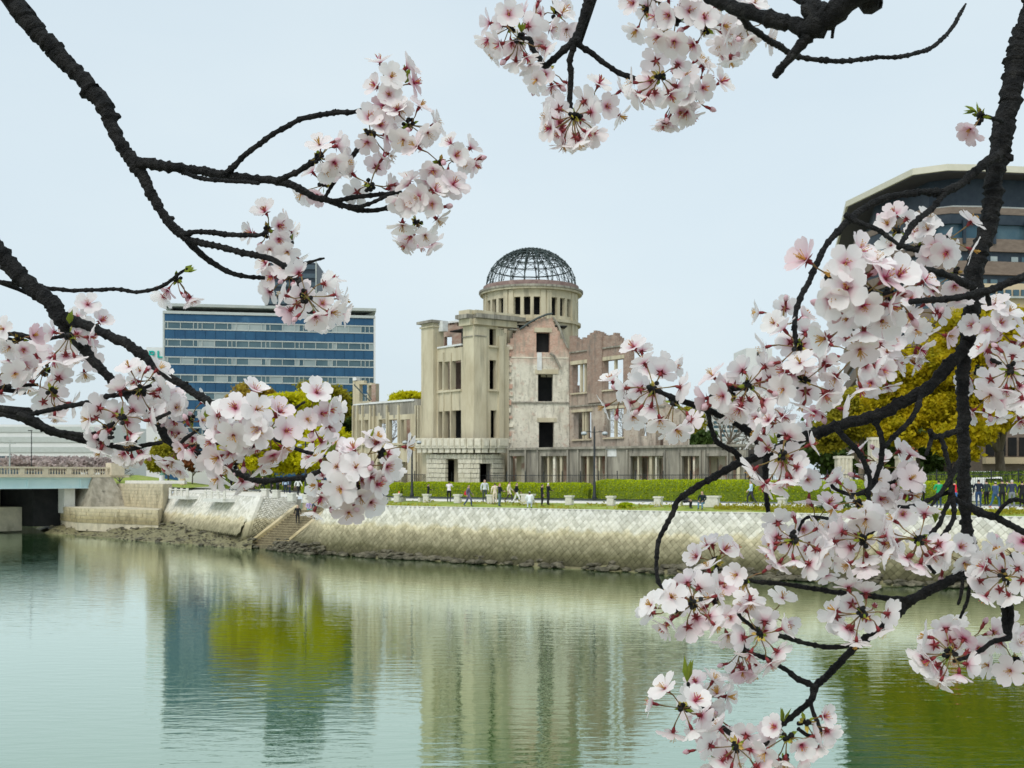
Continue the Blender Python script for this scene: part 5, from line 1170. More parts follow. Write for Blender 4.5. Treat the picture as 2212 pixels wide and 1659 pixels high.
for q in c: m_ = MB(); m_.tube([V3(q, z), V3(q, z + 1.95)], .03, 6); m_.build('pole', K['slab_grey'], t)
def van(label, x, d, rz):
    p = XY(x, d); z = ground_z(p.x, p.y); t = empty('parked_van', (p.x, p.y, z), rz, label, 'van')
    bm = bmesh.new(); prof = [(-2.2, .35), (2.1, .35), (2.25, .6), (2.2, 1.05), (1.5, 1.2), (.9, 1.95), (-2.1, 2.0), (-2.25, 1.8)]
    vs = [(x_, y_, z_) for y_ in (-.85, .85) for x_, z_ in prof]; n = len(prof)
    me = mesh('body', vs, [tuple(range(n)), tuple(range(2 * n - 1, n - 1, -1))] + [(i, n + i, n + (i + 1) % n, (i + 1) % n) for i in range(n)], K['white_bld']); link('body', me, t)
    for x0, x1 in ((-1.9, -.7), (-.55, .45)): m_ = MB(); m_.box(x0, x1, -.87, -.855, 1.2, 1.75); link('window', mesh('window', m_.v, m_.f, K['pane']), t)
    for x0 in (-1.45, 1.4):
        for y_ in (-.8, .62):
            m_ = MB(); m_.tube([(x0, y_, .33), (x0, y_ + .18, .33)], .33, 14); link('wheel', mesh('wheel', m_.v, m_.f, K['black_metal']), t)
van('white van parked behind the iron fence, left of the trunk', 2005, 128, rad(-30)); van('white van parked behind the iron fence near the brown house', 2075, 132, rad(-30))
for x, yt, wd, lab in ((1822, 985, 16, 'short fluted stone pillar standing behind the hedge'), (1890, 945, 12, 'tall slim stone pillar behind the hanging branches'), (1945, 985, 8, 'left one of two slender stone pillars behind the hedge'), (1966, 983, 8, 'right one of two slender stone pillars behind the hedge')):
    d = 106; p = XY(x, d); z = ground_z(p.x, p.y); zt = CAMZ + (HZ - yt) * d / F; w_ = wd * d / F
    t = empty('stone_pillar', (p.x, p.y, z), label=lab, cat='pillar'); m_ = MB(); m_.box(p.x - w_, p.x + w_, p.y - .5, p.y + .5, z - .1, zt - .25)
    for q in range(4): xx = lerp(p.x - w_, p.x + w_, (q + .5) / 4); m_.tube([(xx, p.y - .5, z), (xx, p.y - .5, zt - .26)], w_ * .19, 8)
    m_.build('shaft', K['pale_stone'], t); m_ = MB(); m_.box(p.x - w_ * 1.15, p.x + w_ * 1.15, p.y - .6, p.y + .6, zt - .25, zt); m_.build('capital', K['pale_stone'], t)
# monuments by the plaza
p = XY(350, 150); z = 5.9; t = empty('stone_lantern', (p.x, p.y, z), label='white cylindrical monument with green cap on the plaza wall', cat='monument')
m_ = MB(); m_.lathe((p.x, p.y, z), [(.42, 0), (.42, .1), (.36, .12), (.36, 1.5), (.40, 1.55)], 16); m_.build('shaft', K['white_bld'], t, True)
m_ = MB(); m_.lathe((p.x, p.y, z + 1.55), [(.36, 0), (.3, .15), (.1, .3), (.08, .5), (.0, .6)], 12); m_.build('cap', mat('green_copper', (.12, .25, .18), rough=.6), t, True)
p = XY(395, 155); z = 5.7; t = empty('folded_parasol', (p.x, p.y, z), label='folded beige parasol standing on the plaza', cat='parasol')
m_ = MB(); m_.tube([(p.x, p.y, z), (p.x, p.y, z + 2.7)], .04, 6); m_.build('pole', K['slab_grey'], t); m_ = MB(); m_.lathe((p.x, p.y, z + .45), [(.40, 0), (.42, .3), (.28, 1.2), (.12, 2.0), (.03, 2.2)], 9); m_.build('canopy', K['cream'], t)
m_ = MB(); m_.lathe((p.x, p.y, z - .1), [(.45, 0), (.45, .12), (.1, .16)], 12); m_.build('base', K['slab_grey'], t)
# ---------------------------------------------------------------- people
SK = {}
def build_pose(kind):
    J = dict(pel=(0, 0, .93), wai=(0, 0, 1.08), che=(0, 0.01, 1.30), nec=(0, .0, 1.47), hea=(0, -.02, 1.60), top=(0, -.01, 1.68))
    sh, hp = .175, .095
    for s_, k in ((-1, 'l'), (1, 'r')):
        J['sh' + k] = (sh * s_, 0, 1.41); J['hp' + k] = (hp * s_, 0, .90)
    def arm(k, s_, el, wr): J['el' + k] = el; J['wr' + k] = wr
    def leg(k, kn, an): J['kn' + k] = kn; J['an' + k] = an; J['to' + k] = (an[0], an[1] - .15, an[2] - .04)
    arm('l', -1, (-.25, .03, 1.14), (-.26, -.04, .90)); arm('r', 1, (.25, .03, 1.14), (.26, -.04, .90))
    leg('l', (-.10, -.02, .50), (-.105, .03, .075)); leg('r', (.10, -.02, .50), (.105, .03, .075))
    if kind == 'walk':
        leg('l', (-.10, -.20, .52), (-.10, -.20, .09)); leg('r', (.10, .10, .50), (.10, .34, .14))
        arm('l', -1, (-.25, .14, 1.16), (-.26, .10, .93)); arm('r', 1, (.25, -.10, 1.15), (.25, -.26, .97))
    if kind == 'photo':
        arm('l', -1, (-.24, -.20, 1.24), (-.09, -.38, 1.46)); arm('r', 1, (.24, -.20, 1.24), (.09, -.38, 1.46))
    if kind == 'reach':
        arm('l', -1, (-.20, -.22, 1.45), (-.08, -.34, 1.72)); arm('r', 1, (.20, -.22, 1.45), (.10, -.34, 1.72))
    if kind == 'hold':
        arm('l', -1, (-.25, -.05, 1.15), (-.10, -.28, 1.10)); arm('r', 1, (.25, -.05, 1.15), (.10, -.28, 1.12))
    if kind == 'sit':
        for k in ('pel', 'wai', 'che', 'nec', 'hea', 'top', 'shl', 'shr', 'hpl', 'hpr'): v = J[k]; J[k] = (v[0], v[1] - (v[2] - .9) * .12, v[2] - .42)
        leg('l', (-.12, -.43, .50), (-.12, -.42, .085)); leg('r', (.12, -.43, .50), (.12, -.40, .085))
        arm('l', -1, (-.25, -.10, .72), (-.14, -.34, .60)); arm('r', 1, (.25, -.10, .72), (.14, -.34, .60))
    rads = dict(pel=.135, wai=.12, che=.145, nec=.058, hea=.092, top=.06, shl=.075, shr=.075, ell=.048, elr=.048, wrl=.032, wrr=.032, hpl=.10, hpr=.10, knl=.062, knr=.062, anl=.042, anr=.042, tol=.036, tor=.036)
    E = [('pel', 'wai'), ('wai', 'che'), ('che', 'nec'), ('nec', 'hea'), ('hea', 'top'), ('che', 'shl'), ('che', 'shr'), ('shl', 'ell'), ('shr', 'elr'), ('ell', 'wrl'), ('elr', 'wrr'), ('pel', 'hpl'), ('pel', 'hpr'), ('hpl', 'knl'), ('hpr', 'knr'), ('knl', 'anl'), ('knr', 'anr'), ('anl', 'tol'), ('anr', 'tor')]
    for k, s_ in (('l', -1), ('r', 1)):   # palm and five fingers
        w_ = Vector(J['wr' + k]); e_ = Vector(J['el' + k]); dr = (w_ - e_).normalized(); sd = Vector((0, -1, 0)); sd = (sd - dr * sd.dot(dr)).normalized() if abs(dr.y) < .95 else Vector((1, 0, 0))
        J['pa' + k] = tuple(w_ + dr * .07); rads['pa' + k] = .03; E.append(('wr' + k, 'pa' + k))
        for q in range(5):
            off = (-.03 + q * .018) if q else -.045; ln = (.05, .075, .083, .078, .06)[q]
            a = w_ + dr * (.085 if q else .03) + sd * -off; b = a + dr * ln * .9 + sd * (-off * .3) + Vector((-s_ * .015, 0, 0))
            J[f'fa{k}{q}'] = tuple(a); J[f'fb{k}{q}'] = tuple(b); rads[f'fa{k}{q}'] = .010; rads[f'fb{k}{q}'] = .008; E += [('pa' + k, f'fa{k}{q}'), (f'fa{k}{q}', f'fb{k}{q}')]
    names = list(J); idx = {n: i for i, n in enumerate(names)}
    me = bpy.data.meshes.new('skel'); me.from_pydata([J[n] for n in names], [(idx[a], idx[b]) for a, b in E], [])
    o = bpy.data.objects.new('skel', me); COL.objects.link(o); md = o.modifiers.new('skin', 'SKIN'); sv = me.skin_vertices[0].data
    for n in names: r_ = rads[n]; flat = .78 if n in ('che', 'wai', 'pel') else 1; sv[idx[n]].radius = (r_, r_ * flat); sv[idx[n]].use_root = n == 'pel'
    sb_ = o.modifiers.new('sub', 'SUBSURF'); sb_.levels = 1; sb_.render_levels = 1
    dg = bpy.context.evaluated_depsgraph_get(); out = bpy.data.meshes.new_from_object(o.evaluated_get(dg)); bpy.data.objects.remove(o); bpy.data.meshes.remove(me)
    segs_ = [(Vector(J[a]), Vector(J[b]), a, b) for a, b in E]; info = []
    for pl in out.polygons:
        c = pl.center; best = None
        for a, b, na, nb_ in segs_:
            ab = b - a; t_ = max(0, min(1, (c - a).dot(ab) / max(ab.length_squared, 1e-9))); dd = (c - (a + ab * t_)).length
            if best is None or dd < best[0]: best = (dd, na, nb_, t_)
        info.append((best[1], best[2], best[3], tuple(c)))
    out.polygons.foreach_set('use_smooth', [True] * len(out.polygons)); return out, info, J
COLS = {}
def cloth(c):
    if c not in COLS: COLS[c] = mat('cloth', c, tuple(min(1, v * 1.25 + .004) for v in c), 6, .9, .2, 14)
    return COLS[c]
K['skin'] = mat('skin', (0.52, 0.33, 0.24), rough=.55); HAIR = {}
def hairm(c):
    if c not in HAIR: HAIR[c] = mat('hair', c, rough=.6)
    return HAIR[c]
BLK, NAV, WHT, BEI, GRY = (.012, .013, .016), (.018, .025, .05), (.74, .74, .74), (.56, .48, .38), (.38, .41, .44)
def person(label, x, d, pose, top, bottom, face, hair=(.012, .010, .009), coat=.93, h=1.66, shoes=(.05, .05, .05), z=None, hat=None, group=None, s_off=None):
    if pose not in SK: SK[pose] = build_pose(pose)
    base, info, J = SK[pose]; me = base.copy(); me.name = 'person'
    for m in (K['skin'], hairm(hair), cloth(top), cloth(bottom), cloth(shoes), cloth(hat) if hat else hairm(hair)): me.materials.append(m)
    hz_ = J['hea'][2]; hip = J['pel'][2]; mi = []
    for a, b, t_, c in info:
        if b in ('hea', 'top') or (a == 'nec' and b == 'hea'):
            up_ = c[2] - hz_; front = J['hea'][1] - c[1]
            k = 0 if (front > .02 and up_ < .055) or up_ < -.09 else 1
            if hat and up_ > .035: k = 5
        elif a == 'che' and b == 'nec': k = 2 if t_ < .75 else 0
        elif b.startswith('fb') or b.startswith('fa') or b.startswith('pa') or (b.startswith('wr') and t_ > .95): k = 0
        elif a in ('che', 'wai', 'shl', 'shr', 'ell', 'elr') or b in ('wai',): k = 2
        elif b.startswith('to') or (b.startswith('an') and t_ > .9): k = 4
        else: k = 2 if c[2] > coat - (.42 if pose == 'sit' else 0) else 3
        mi.append(k)
    me.polygons.foreach_set('material_index', mi)
    p = XY(x, d); sc = h * 1.16 / 1.74; zz = ground_z(p.x, p.y) if z is None else z
    o = link('person', me, None, (p.x, p.y, zz - .005), (0, 0, rad(face))); o.scale = (sc * 1.12, sc * 1.12, sc); tag(o, label, 'person', group); 
    return o
# face: 0 looks towards the river, 180 away, 90 to the right
person('person in navy raising a phone behind the slab bench', 832, 112, 'reach', NAV, NAV, 150)
o = person('person in dark grey seated on the slab bench', 828, 103.5, 'sit', (.09, .10, .12), (.25, .33, .45), 160)
person('person in a dark jacket behind the granite posts', 925, 105, 'hold', BLK, BLK, 110, h=1.45)
person('person in a white shirt and black trousers facing the hedge', 970, 103, 'photo', (.74, .68, .76), BLK, 170)
person('person in purple grey with blue jeans walking', 1012, 97, 'walk', (.13, .11, .17), (.03, .05, .14), 90, hair=(.20, .14, .10), coat=.62)
person('person in a light grey sweater and dark trousers', 1047, 101, 'stand', (.55, .58, .60), (.06, .07, .07), 20, h=1.78, hair=(.5, .48, .46))
person('person in a long beige coat facing away', 1069, 98, 'stand', (.66, .56, .46), (.6, .52, .44), 200, coat=.45)
person('person in a black printed shirt and grey green trousers', 1079, 90, 'hold', (.015, .02, .025), (.10, .15, .15), 70, hair=(.38, .17, .06))
person('person in a cream jacket and dark tights walking', 1100, 99, 'walk', (.66, .60, .48), (.07, .05, .05), 90, coat=.70)
person('person in a black top and white trousers striding', 1116, 97, 'walk', BLK, WHT, 90, hair=(.16, .12, .1))
person('person in a white hooded jacket seated on the grass edge', 1144, 92, 'sit', (.74, .77, .78), (.6, .65, .7), 180, hat=(.72, .75, .77))
person('person dressed in black beside a companion in a white hat', 1171, 94, 'stand', BLK, BLK, 100)
person('person dressed in black wearing a white hat', 1184, 95, 'hold', BLK, (.02, .02, .03), 110, hat=WHT, hair=(.6, .6, .6))
person('white haired person in dark clothes on the slatted bench', 1478, 86.6, 'sit', (.05, .05, .06), BLK, 60, hair=(.75, .74, .72))
person('person in a black shirt and blue jeans on the slatted bench', 1518, 85.0, 'sit', (.012, .02, .025), (.10, .20, .30), -30)
person('person in a pale blue shirt and dark trousers walking', 1622, 90, 'walk', (.45, .58, .68), (.03, .03, .04), -90)
person('person in a navy jacket behind the blossom clusters', 1834, 86, 'photo', NAV, NAV, 130)
person('person in dark clothes half hidden by blossoms', 1968, 84, 'stand', BLK, BLK, 180)
person('person in a white jacket and black trousers', 1992, 88, 'hold', WHT, BLK, 185, h=1.62)
person('person in a bright green jacket', 2028, 80, 'hold', (.02, .34, .13), (.02, .04, .08), 185, h=1.74)
person('person in a red jacket and blue jeans beside the trunk', 2062, 82, 'stand', (.68, .03, .05), (.05, .13, .33), 150)
person('person in black standing close to the tent', 2094, 82, 'stand', BLK, (.02, .02, .03), 180)
person('person in a navy coat and blue jeans, back turned to the river', 2114, 80, 'hold', (.012, .018, .035), (.02, .05, .12), 180, h=1.78)
person('person in dark green at the queue', 2131, 84, 'stand', (.03, .05, .05), BLK, 200)
person('person in denim with a white cap', 2150, 78, 'walk', (.05, .09, .18), (.03, .09, .18), 120, hat=WHT, shoes=(.7, .1, .08))
person('person in black with short dark hair at the queue', 2165, 81, 'stand', (.02, .025, .025), BLK, 180, h=1.74)
person('grey haired person in navy with grey trousers', 2186, 79, 'stand', (.03, .04, .08), (.18, .20, .22), 170, hair=(.55, .5, .48), h=1.76)
person('person in a beige coat between the crowd and the tent', 2176, 86, 'stand', BEI, BEI, 180, coat=.5)
person('person in black at the end of the queue', 2208, 80, 'stand', BLK, BLK, 180)
person('person in black walking on the plaza, first of a pair', 499, 142, 'walk', BLK, BLK, 60); person('person in black walking on the plaza, second of a pair', 508, 143, 'walk', NAV, BLK, 60)
person('person in a white top and sky blue skirt on the plaza', 518, 138, 'stand', (.66, .64, .6), (.18, .48, .66), 20, coat=1.0)
person('person in a dark coat alone on the plaza', 568, 136, 'walk', BLK, BLK, -60); person('person in black in the plaza group', 586, 130, 'stand', BLK, BLK, 120)
person('person in dark grey in the plaza group', 600, 128, 'hold', (.04, .04, .05), BLK, 60); person('person in a pale blue top in the plaza group', 617, 130, 'stand', (.35, .45, .6), NAV, 10)
person('person in navy in the plaza group', 626, 126, 'stand', NAV, NAV, -60); person('person in a white top and black skirt at the plaza edge', 644, 121, 'walk', (.66, .68, .66), BLK, 40)
zst = 2.42
person('person in a long black coat standing on the river steps', 643, 115.2, 'stand', BLK, BLK, 10, coat=.35, z=zst)
person('person in lavender and teal seated at the top of the steps', 667, 118.8, 'sit', (.45, .38, .62), (.05, .42, .45), 20, z=3.3); person('person in dark blue seated at the top of the steps', 681, 118.3, 'sit', (.02, .05, .08), (.03, .09, .12), 0, z=3.3)
# red backpack
p = XY(1010.3, 97); z = ground_z(p.x, p.y); bm = bmesh.new(); bmesh.ops.create_cube(bm, size=1)
for v in bm.verts: v.co = Vector((v.co.x * .17, v.co.y * .28, v.co.z * .42 * (1 if abs(v.co.y) < 9 else 1)))
bmesh.ops.bevel(bm, geom=list(bm.edges), offset=.05, segments=2, affect='EDGES'); r2 = bmesh.ops.create_cube(bm, size=1)
for v in r2['verts']: v.co = Vector((-.10 + v.co.x * .07, v.co.y * .2, -.06 + v.co.z * .2))
me = bpy.data.meshes.new('backpack'); bm.to_mesh(me); bm.free(); me.materials.append(cloth((.55, .03, .05))); o = link('backpack', me, None, (p.x - .17, p.y, z + 1.17)); tag(o, 'red backpack on the walker in purple grey', 'backpack')
# ---------------------------------------------------------------- blossoming cherry trees on the near bank
def bark_cherry():
    m = mat('cherry_bark', (0.008, 0.010, 0.012), (0.05, 0.05, 0.05), 60, .85, 1.0, 260, (1, 1, 1), c3=(.10, .10, .095), s3=70, t3=(.60, .72), spec=.3)
    return m
K['cherry_bark'] = bark_cherry()
def petal_mat():
    m = bpy.data.materials.new('cherry_petal'); m.use_nodes = True; t = m.node_tree; t.nodes.clear()
    out = N(t, 'ShaderNodeOutputMaterial'); at = N(t, 'ShaderNodeAttribute', attribute_name='tint')
    oi = N(t, 'ShaderNodeObjectInfo')
    base = N(t, 'ShaderNodeMix', data_type='RGBA'); base.inputs[6].default_value = (0.985, 0.965, 0.965, 1); base.inputs[7].default_value = (0.95, 0.85, 0.875, 1)
    p3 = N(t, 'ShaderNodeMath', operation='POWER'); p3.inputs[1].default_value = 4.5; t.links.new(oi.outputs['Random'], p3.inputs[0]); t.links.new(p3.outputs[0], base.inputs[0])
    mx = N(t, 'ShaderNodeMix', data_type='RGBA'); mx.inputs[7].default_value = (0.62, 0.10, 0.24, 1)
    t.links.new(base.outputs[2], mx.inputs[6]); t.links.new(at.outputs['Fac'], mx.inputs[0])
    d = N(t, 'ShaderNodeBsdfDiffuse'); tr = N(t, 'ShaderNodeBsdfTranslucent'); ms = N(t, 'ShaderNodeMixShader', i_0=.42)
    t.links.new(mx.outputs[2], d.inputs[0]); t.links.new(mx.outputs[2], tr.inputs[0]); t.links.new(d.outputs[0], ms.inputs[1]); t.links.new(tr.outputs[0], ms.inputs[2]); t.links.new(ms.outputs[0], out.inputs[0])
    return m
K['petal'] = petal_mat()
K['calyx'] = mat('red_calyx', (0.27, 0.025, 0.04), (0.20, .04, .03), 300, .6)
K['stalk'] = mat('green_red_stalk', (0.20, 0.17, 0.05), (0.22, .09, .05), 120, .6)
K['stamen_red'] = mat('red_stamen', (0.50, 0.05, 0.13), rough=.6); K['stamen_yel'] = mat('yellow_stamen', (0.62, 0.36, 0.08), rough=.6)
K['bract'] = mat('yellow_green_bract', (0.42, 0.42, 0.05), (0.50, .33, .10), 90, .6, spec=.3)
K['young_leaf'] = leafmat('young_cherry_leaf', (0.20, 0.27, 0.03), (0.28, .33, .04), 90, .35)
FM = [K['petal'], K['calyx'], K['stalk'], K['stamen_red'], K['stamen_yel']]
def flower_mesh(k, bud=False, pink=0.0):
    rr = random.Random(100 + k); m_ = MB(); tint = []
    def addt(vs, fs, m, tv): m_.add(vs, fs, m); tint.extend(tv if isinstance(tv, list) else [tv] * len(vs))
    L = rr.uniform(.016, .029) if not bud else rr.uniform(.014, .024); bend = Vector((rr.uniform(-1, 1), rr.uniform(-1, 1), 0)) * .006
    sub = MB(); sub.tube([(0, 0, 0), tuple(bend * .5 + Vector((0, 0, L * .35))), tuple(bend + Vector((0, 0, L * .72))), tuple(bend * .9 + Vector((0, 0, L)))], [.0007, .00065, .0007, .0011], 5); addt(sub.v, sub.f, 2, 0)
    tip = bend * .9 + Vector((0, 0, L)); ax = (Vector((rr.gauss(0, .28), rr.gauss(0, .28), 1))).normalized(); M = ax.to_track_quat('Z', 'Y').to_matrix()
    sub = MB(); sub.tube([tip, tip + ax * .003, tip + ax * .0075], [.0012, .0021, .0020], 6); addt(sub.v, sub.f, 1, 0)
    top = tip + ax * .0072
    if bud:
        sub = MB(); sub.lathe((0, 0, 0), [(.001, 0), (.0030, .0025), (.0034, .005), (.0020, .008), (.0003, .0095)], 8); addt([top + M @ v for v in sub.v], sub.f, 0, .35)
    else:
        red = rr.random() < .6; ts = rr.uniform(.75, 1.0) if red else rr.uniform(.25, .5); open_ = rr.choice((74, 80, 66, 85, 58)); pl = rr.uniform(.0165, .019); rot0 = rr.uniform(0, 6.3)
        for q in range(5):
            an = rot0 + q * 2 * math.pi / 5 + rr.uniform(-.08, .08); op = rad(open_ + rr.uniform(-9, 9)); vs = []; tv = []; wd = pl * rr.uniform(.40, .47); cup = rr.uniform(.10, .35); tw = rr.uniform(-.12, .12)
            rows = [(0, .16), (.22, .50), (.48, .90), (.74, 1.0), (.92, .72)]
            for ri, (t_, hw) in enumerate(rows):
                for ci in range(5):
                    c = (ci - 2) / 2; tt = t_
                    if ri == 4: tt = (.93, 1.0, .93, 1.0, .93)[ci] if ci in (1, 2, 3) else .88
                    r_ = tt * pl * math.sin(op) + .0012; zz = tt * pl * math.cos(op) + cup * pl * (tt * tt * .5 + (c * hw) ** 2 * .28) - (tt ** 3) * pl * .12
                    x_ = c * hw * wd; zz += tw * x_ + rr.uniform(-1, 1) * .0006 * tt
                    vs.append(top + M @ Vector((r_ * math.cos(an) - x_ * math.sin(an), r_ * math.sin(an) + x_ * math.cos(an), zz)))
                    tv.append(ts * max(0, 1 - tt / (.42 if red else .3)) ** 1.6 + (.02 if red else .0) + pink * (1 - .5 * tt))
            addt(vs, [(a * 5 + b, a * 5 + b + 1, (a + 1) * 5 + b + 1, (a + 1) * 5 + b) for a in range(4) for b in range(4)], 0, tv)
        for q in range(14):
            an = rr.uniform(0, 6.3); sp = rr.uniform(.1, .65); ln = rr.uniform(.006, .0105); d = M @ Vector((math.cos(an) * sp, math.sin(an) * sp, 1)).normalized(); sd = d.orthogonal() * .00028
            e = top + d * ln; mm = 3 if red and rr.random() < .8 else 4
            addt([top - sd, top + sd, e + sd, e - sd], [(0, 1, 2, 3)], mm, 0); s2 = d.cross(sd).normalized() * .0006; s1 = sd.normalized() * .0006
            addt([e - s1, e + s2, e + s1, e - s2, e + d * .0010], [(0, 1, 4), (1, 2, 4), (2, 3, 4), (3, 0, 4), (3, 2, 1, 0)], 4, 0)
        if red: sub = MB(); sub.lathe((0, 0, .0002), [(.0021, 0), (.0012, .0012)], 6); addt([top + M @ v for v in sub.v], sub.f, 1, 0)
    for q in range(5):   # sepals: the red star seen from behind
        an = (rot0 if not bud else 0) + (q + .5) * 2 * math.pi / 5; o1 = Vector((math.cos(an), math.sin(an), 0)); s_ = Vector((-math.sin(an), math.cos(an), 0)); z_ = -.0016
        ln = .0074 if not bud else .004; zz = -.0005 if not bud else .005
        addt([top + M @ p for p in (o1 * .0008 + s_ * .0013 + Vector((0, 0, z_)), o1 * .0008 - s_ * .0013 + Vector((0, 0, z_)), o1 * ln * .5 - s_ * .0013 + Vector((0, 0, z_ + zz * .5)), o1 * ln + Vector((0, 0, z_ + zz)), o1 * ln * .5 + s_ * .0013 + Vector((0, 0, z_ + zz * .5)))], [(0, 1, 2, 3, 4)], 1, 0)
    me = mesh('blossom', m_.v, m_.f, FM, m_.m, True)
    a_ = me.attributes.new('tint', 'FLOAT', 'POINT'); a_.data.foreach_set('value', tint); return me
FLW = [flower_mesh(k) for k in range(22)]; PINKS = [flower_mesh(80 + k, pink=.38) for k in range(3)]; BUDS = [flower_mesh(50 + k, True) for k in range(4)]
def spur_mesh(k):
    rr = random.Random(300 + k); m_ = MB()
    for q in range(9):
        p = Vector((rr.gauss(0, .0028), rr.gauss(0, .0028), rr.gauss(0, .0032))); m_.lathe(p - Vector((0, 0, .002)), [(.0008, 0), (.0030, .0018), (.0026, .0042), (.0006, .0058)], 6, 0)
    for q in range(7):
        d = Vector((rr.gauss(0, 1), rr.gauss(0, 1), rr.gauss(.5, .7))).normalized(); s_ = d.orthogonal().normalized() * .0024; a = d * .003; e = d * rr.uniform(.009, .014)
        m_.add([a - s_ * .6, a.lerp(e, .55) - s_, e, a.lerp(e, .55) + s_, a + s_ * .6, a.lerp(e, .5) + d.cross(s_) * .4], [(0, 1, 5), (1, 2, 5), (2, 3, 5), (3, 4, 5), (4, 0, 5)], 1 if q % 3 else 2)
    return mesh('blossom_cluster', m_.v, m_.f, [K['cherry_bark'], K['bract'], K['young_leaf']], m_.m, False)
SPUR = [spur_mesh(k) for k in range(6)]
CR = random.Random(77)
AX = dict(Dl=((-.75, -.65, .1), 14), F=((0, .05, 1), 78), B=((0, -.22, -.8), 92), M=((0, -.25, .15), 112), L=((-.8, -.2, .3), 70), Rr=((.8, -.1, .35), 72), U=((0, .7, .3), 75), D=((0, -.9, .1), 55), Fr=((.55, -.1, .8), 72), Fl=((-.5, -.1, .85), 72), Bu=((0, .3, -.6), 80))
def cluster(tree, x, y, d, n, kind, front=False, buds=1, pink=0):
    if kind in ('F', 'Fr', 'Fl', 'U', 'D') and d > 1.2 and not front: d += .13
    p = P(x, y, d); (ax, sp) = AX[kind]; axv = Vector((ax[0], -ax[2], ax[1])).normalized()
    o = link('blossom_cluster', CR.choice(SPUR), tree, p - tree.location, (CR.uniform(0, 6), CR.uniform(0, 6), CR.uniform(0, 6))); q0 = o.rotation_euler.to_quaternion(); q0.normalize()
    dirs = []
    for i in range(n + buds):
        best = None
        for _ in range(14):   # spread the stalks apart
            ca = 1 - CR.random() * (1 - math.cos(rad(sp))); sa = math.sqrt(max(0, 1 - ca * ca)); ph = CR.uniform(0, 2 * math.pi)
            e1 = axv.orthogonal().normalized(); e2 = axv.cross(e1); dv = axv * ca + (e1 * math.cos(ph) + e2 * math.sin(ph)) * sa
            g = min([(dv - w_).length for w_ in dirs] or [9])
            if best is None or g > best[0]: best = (g, dv)
        dv = best[1]; dirs.append(dv); dd = (dv + Vector((0, 0, -.12))).normalized()
        qt = dd.to_track_quat('Z', 'Y') @ Euler((0, 0, CR.uniform(0, 6.3))).to_quaternion()
        f = link('blossom', (CR.choice(PINKS) if i < pink else CR.choice(FLW)) if i < n else CR.choice(BUDS), o); f.rotation_mode = 'QUATERNION'; f.rotation_quaternion = q0.inverted() @ qt
        s_ = CR.uniform(.92, 1.10); f.scale = (s_, s_, s_)
    return o
def catmull(pts, res):
    out = []; n = len(pts)
    for i in range(n - 1):
        p0, p1, p2, p3 = pts[max(i - 1, 0)], pts[i], pts[i + 1], pts[min(i + 2, n - 1)]; L = (p2.xyz - p1.xyz).length; k = max(2, int(L / res))
        for j in range(k):
            t_ = j / k; out.append(.5 * ((2 * p1) + (p2 - p0) * t_ + (2 * p0 - 5 * p1 + 4 * p2 - p3) * t_ * t_ + (3 * p1 - p0 - 3 * p2 + p3) * t_ ** 3))
    out.append(pts[-1]); return out
def branch(tree, pts3, name='branch', rough=1.0, n=8):
    """pts3: list of (Vector, radius)"""
    p4 = [Vector((*p, r_)) for p, r_ in pts3]; rmin = min(q[3] for q in p4)
    cm = catmull(p4, max(.0030, rmin * .75)); pts = []; rs = []; nxt = 0
    for i, q in enumerate(cm):
        r_ = max(q[3], .0012); c = q.xyz; f_ = 1 + rough * (.16 * pnoise(c * 130) + .13 * pnoise(c * 320))
        if i >= nxt: f_ *= 1 + rough * CR.uniform(.10, .30) * (1.35 if r_ < .0042 else 1); nxt = i + CR.randint(2, 5)
        pts.append(c + Vector((pnoise(c * 60 + Vector((7, 0, 0))), 0, pnoise(c * 60))) * r_ * .35 * rough); rs.append(r_ * f_)
    m_ = MB(); m_.tube(pts, rs, n)
    for i in range(3, len(pts) - 3, 9):   # knots and old bud scars
        if CR.random() < .4 * rough:
            a_ = CR.uniform(0, 6.3); t_ = (pts[i + 1] - pts[i - 1]).normalized(); o1 = t_.orthogonal().normalized(); o2 = t_.cross(o1); dr = o1 * math.cos(a_) + o2 * math.sin(a_); r_ = rs[i]
            m_.tube([pts[i] + dr * r_ * .5, pts[i] + dr * r_ * 1.2 + t_ * r_ * .2, pts[i] + dr * r_ * CR.uniform(1.2, 1.45) + t_ * r_ * .4], [r_ * .55, r_ * .42, r_ * .2], 5)
    return m_.build(name, K['cherry_bark'], tree, True)
def pxb(tree, d0, d1, *pts, name='branch', pre=None):
    """branch drawn through seen points (x, y, width); depth runs from d0 to d1; pre = points outside the frame"""
    k = len(pts); q = [(P(x, y, lerp(d0, d1, i / max(1, k - 1))), w_ * lerp(d0, d1, i / max(1, k - 1)) / F / 2) for i, (x, y, w_) in enumerate(pts)]
    return branch(tree, (pre or []) + q, name)
def trunk(tree, base, top, r0, r1):
    b, t_ = Vector(base), Vector(top); pts = [(b, r0 * 1.35), (b.lerp(t_, .12), r0), (b.lerp(t_, .55) + Vector((.05, .03, 0)), lerp(r0, r1, .6)), (t_, r1)]
    m_ = MB(); cm = catmull([Vector((*p, r_)) for p, r_ in pts], .06); m_.tube([q.xyz for q in cm], [q[3] * (1 + .12 * pnoise(q.xyz * 5)) for q in cm], 14); m_.build('trunk', K['cherry_bark'], tree, True)
def W(*a): return Vector(a)
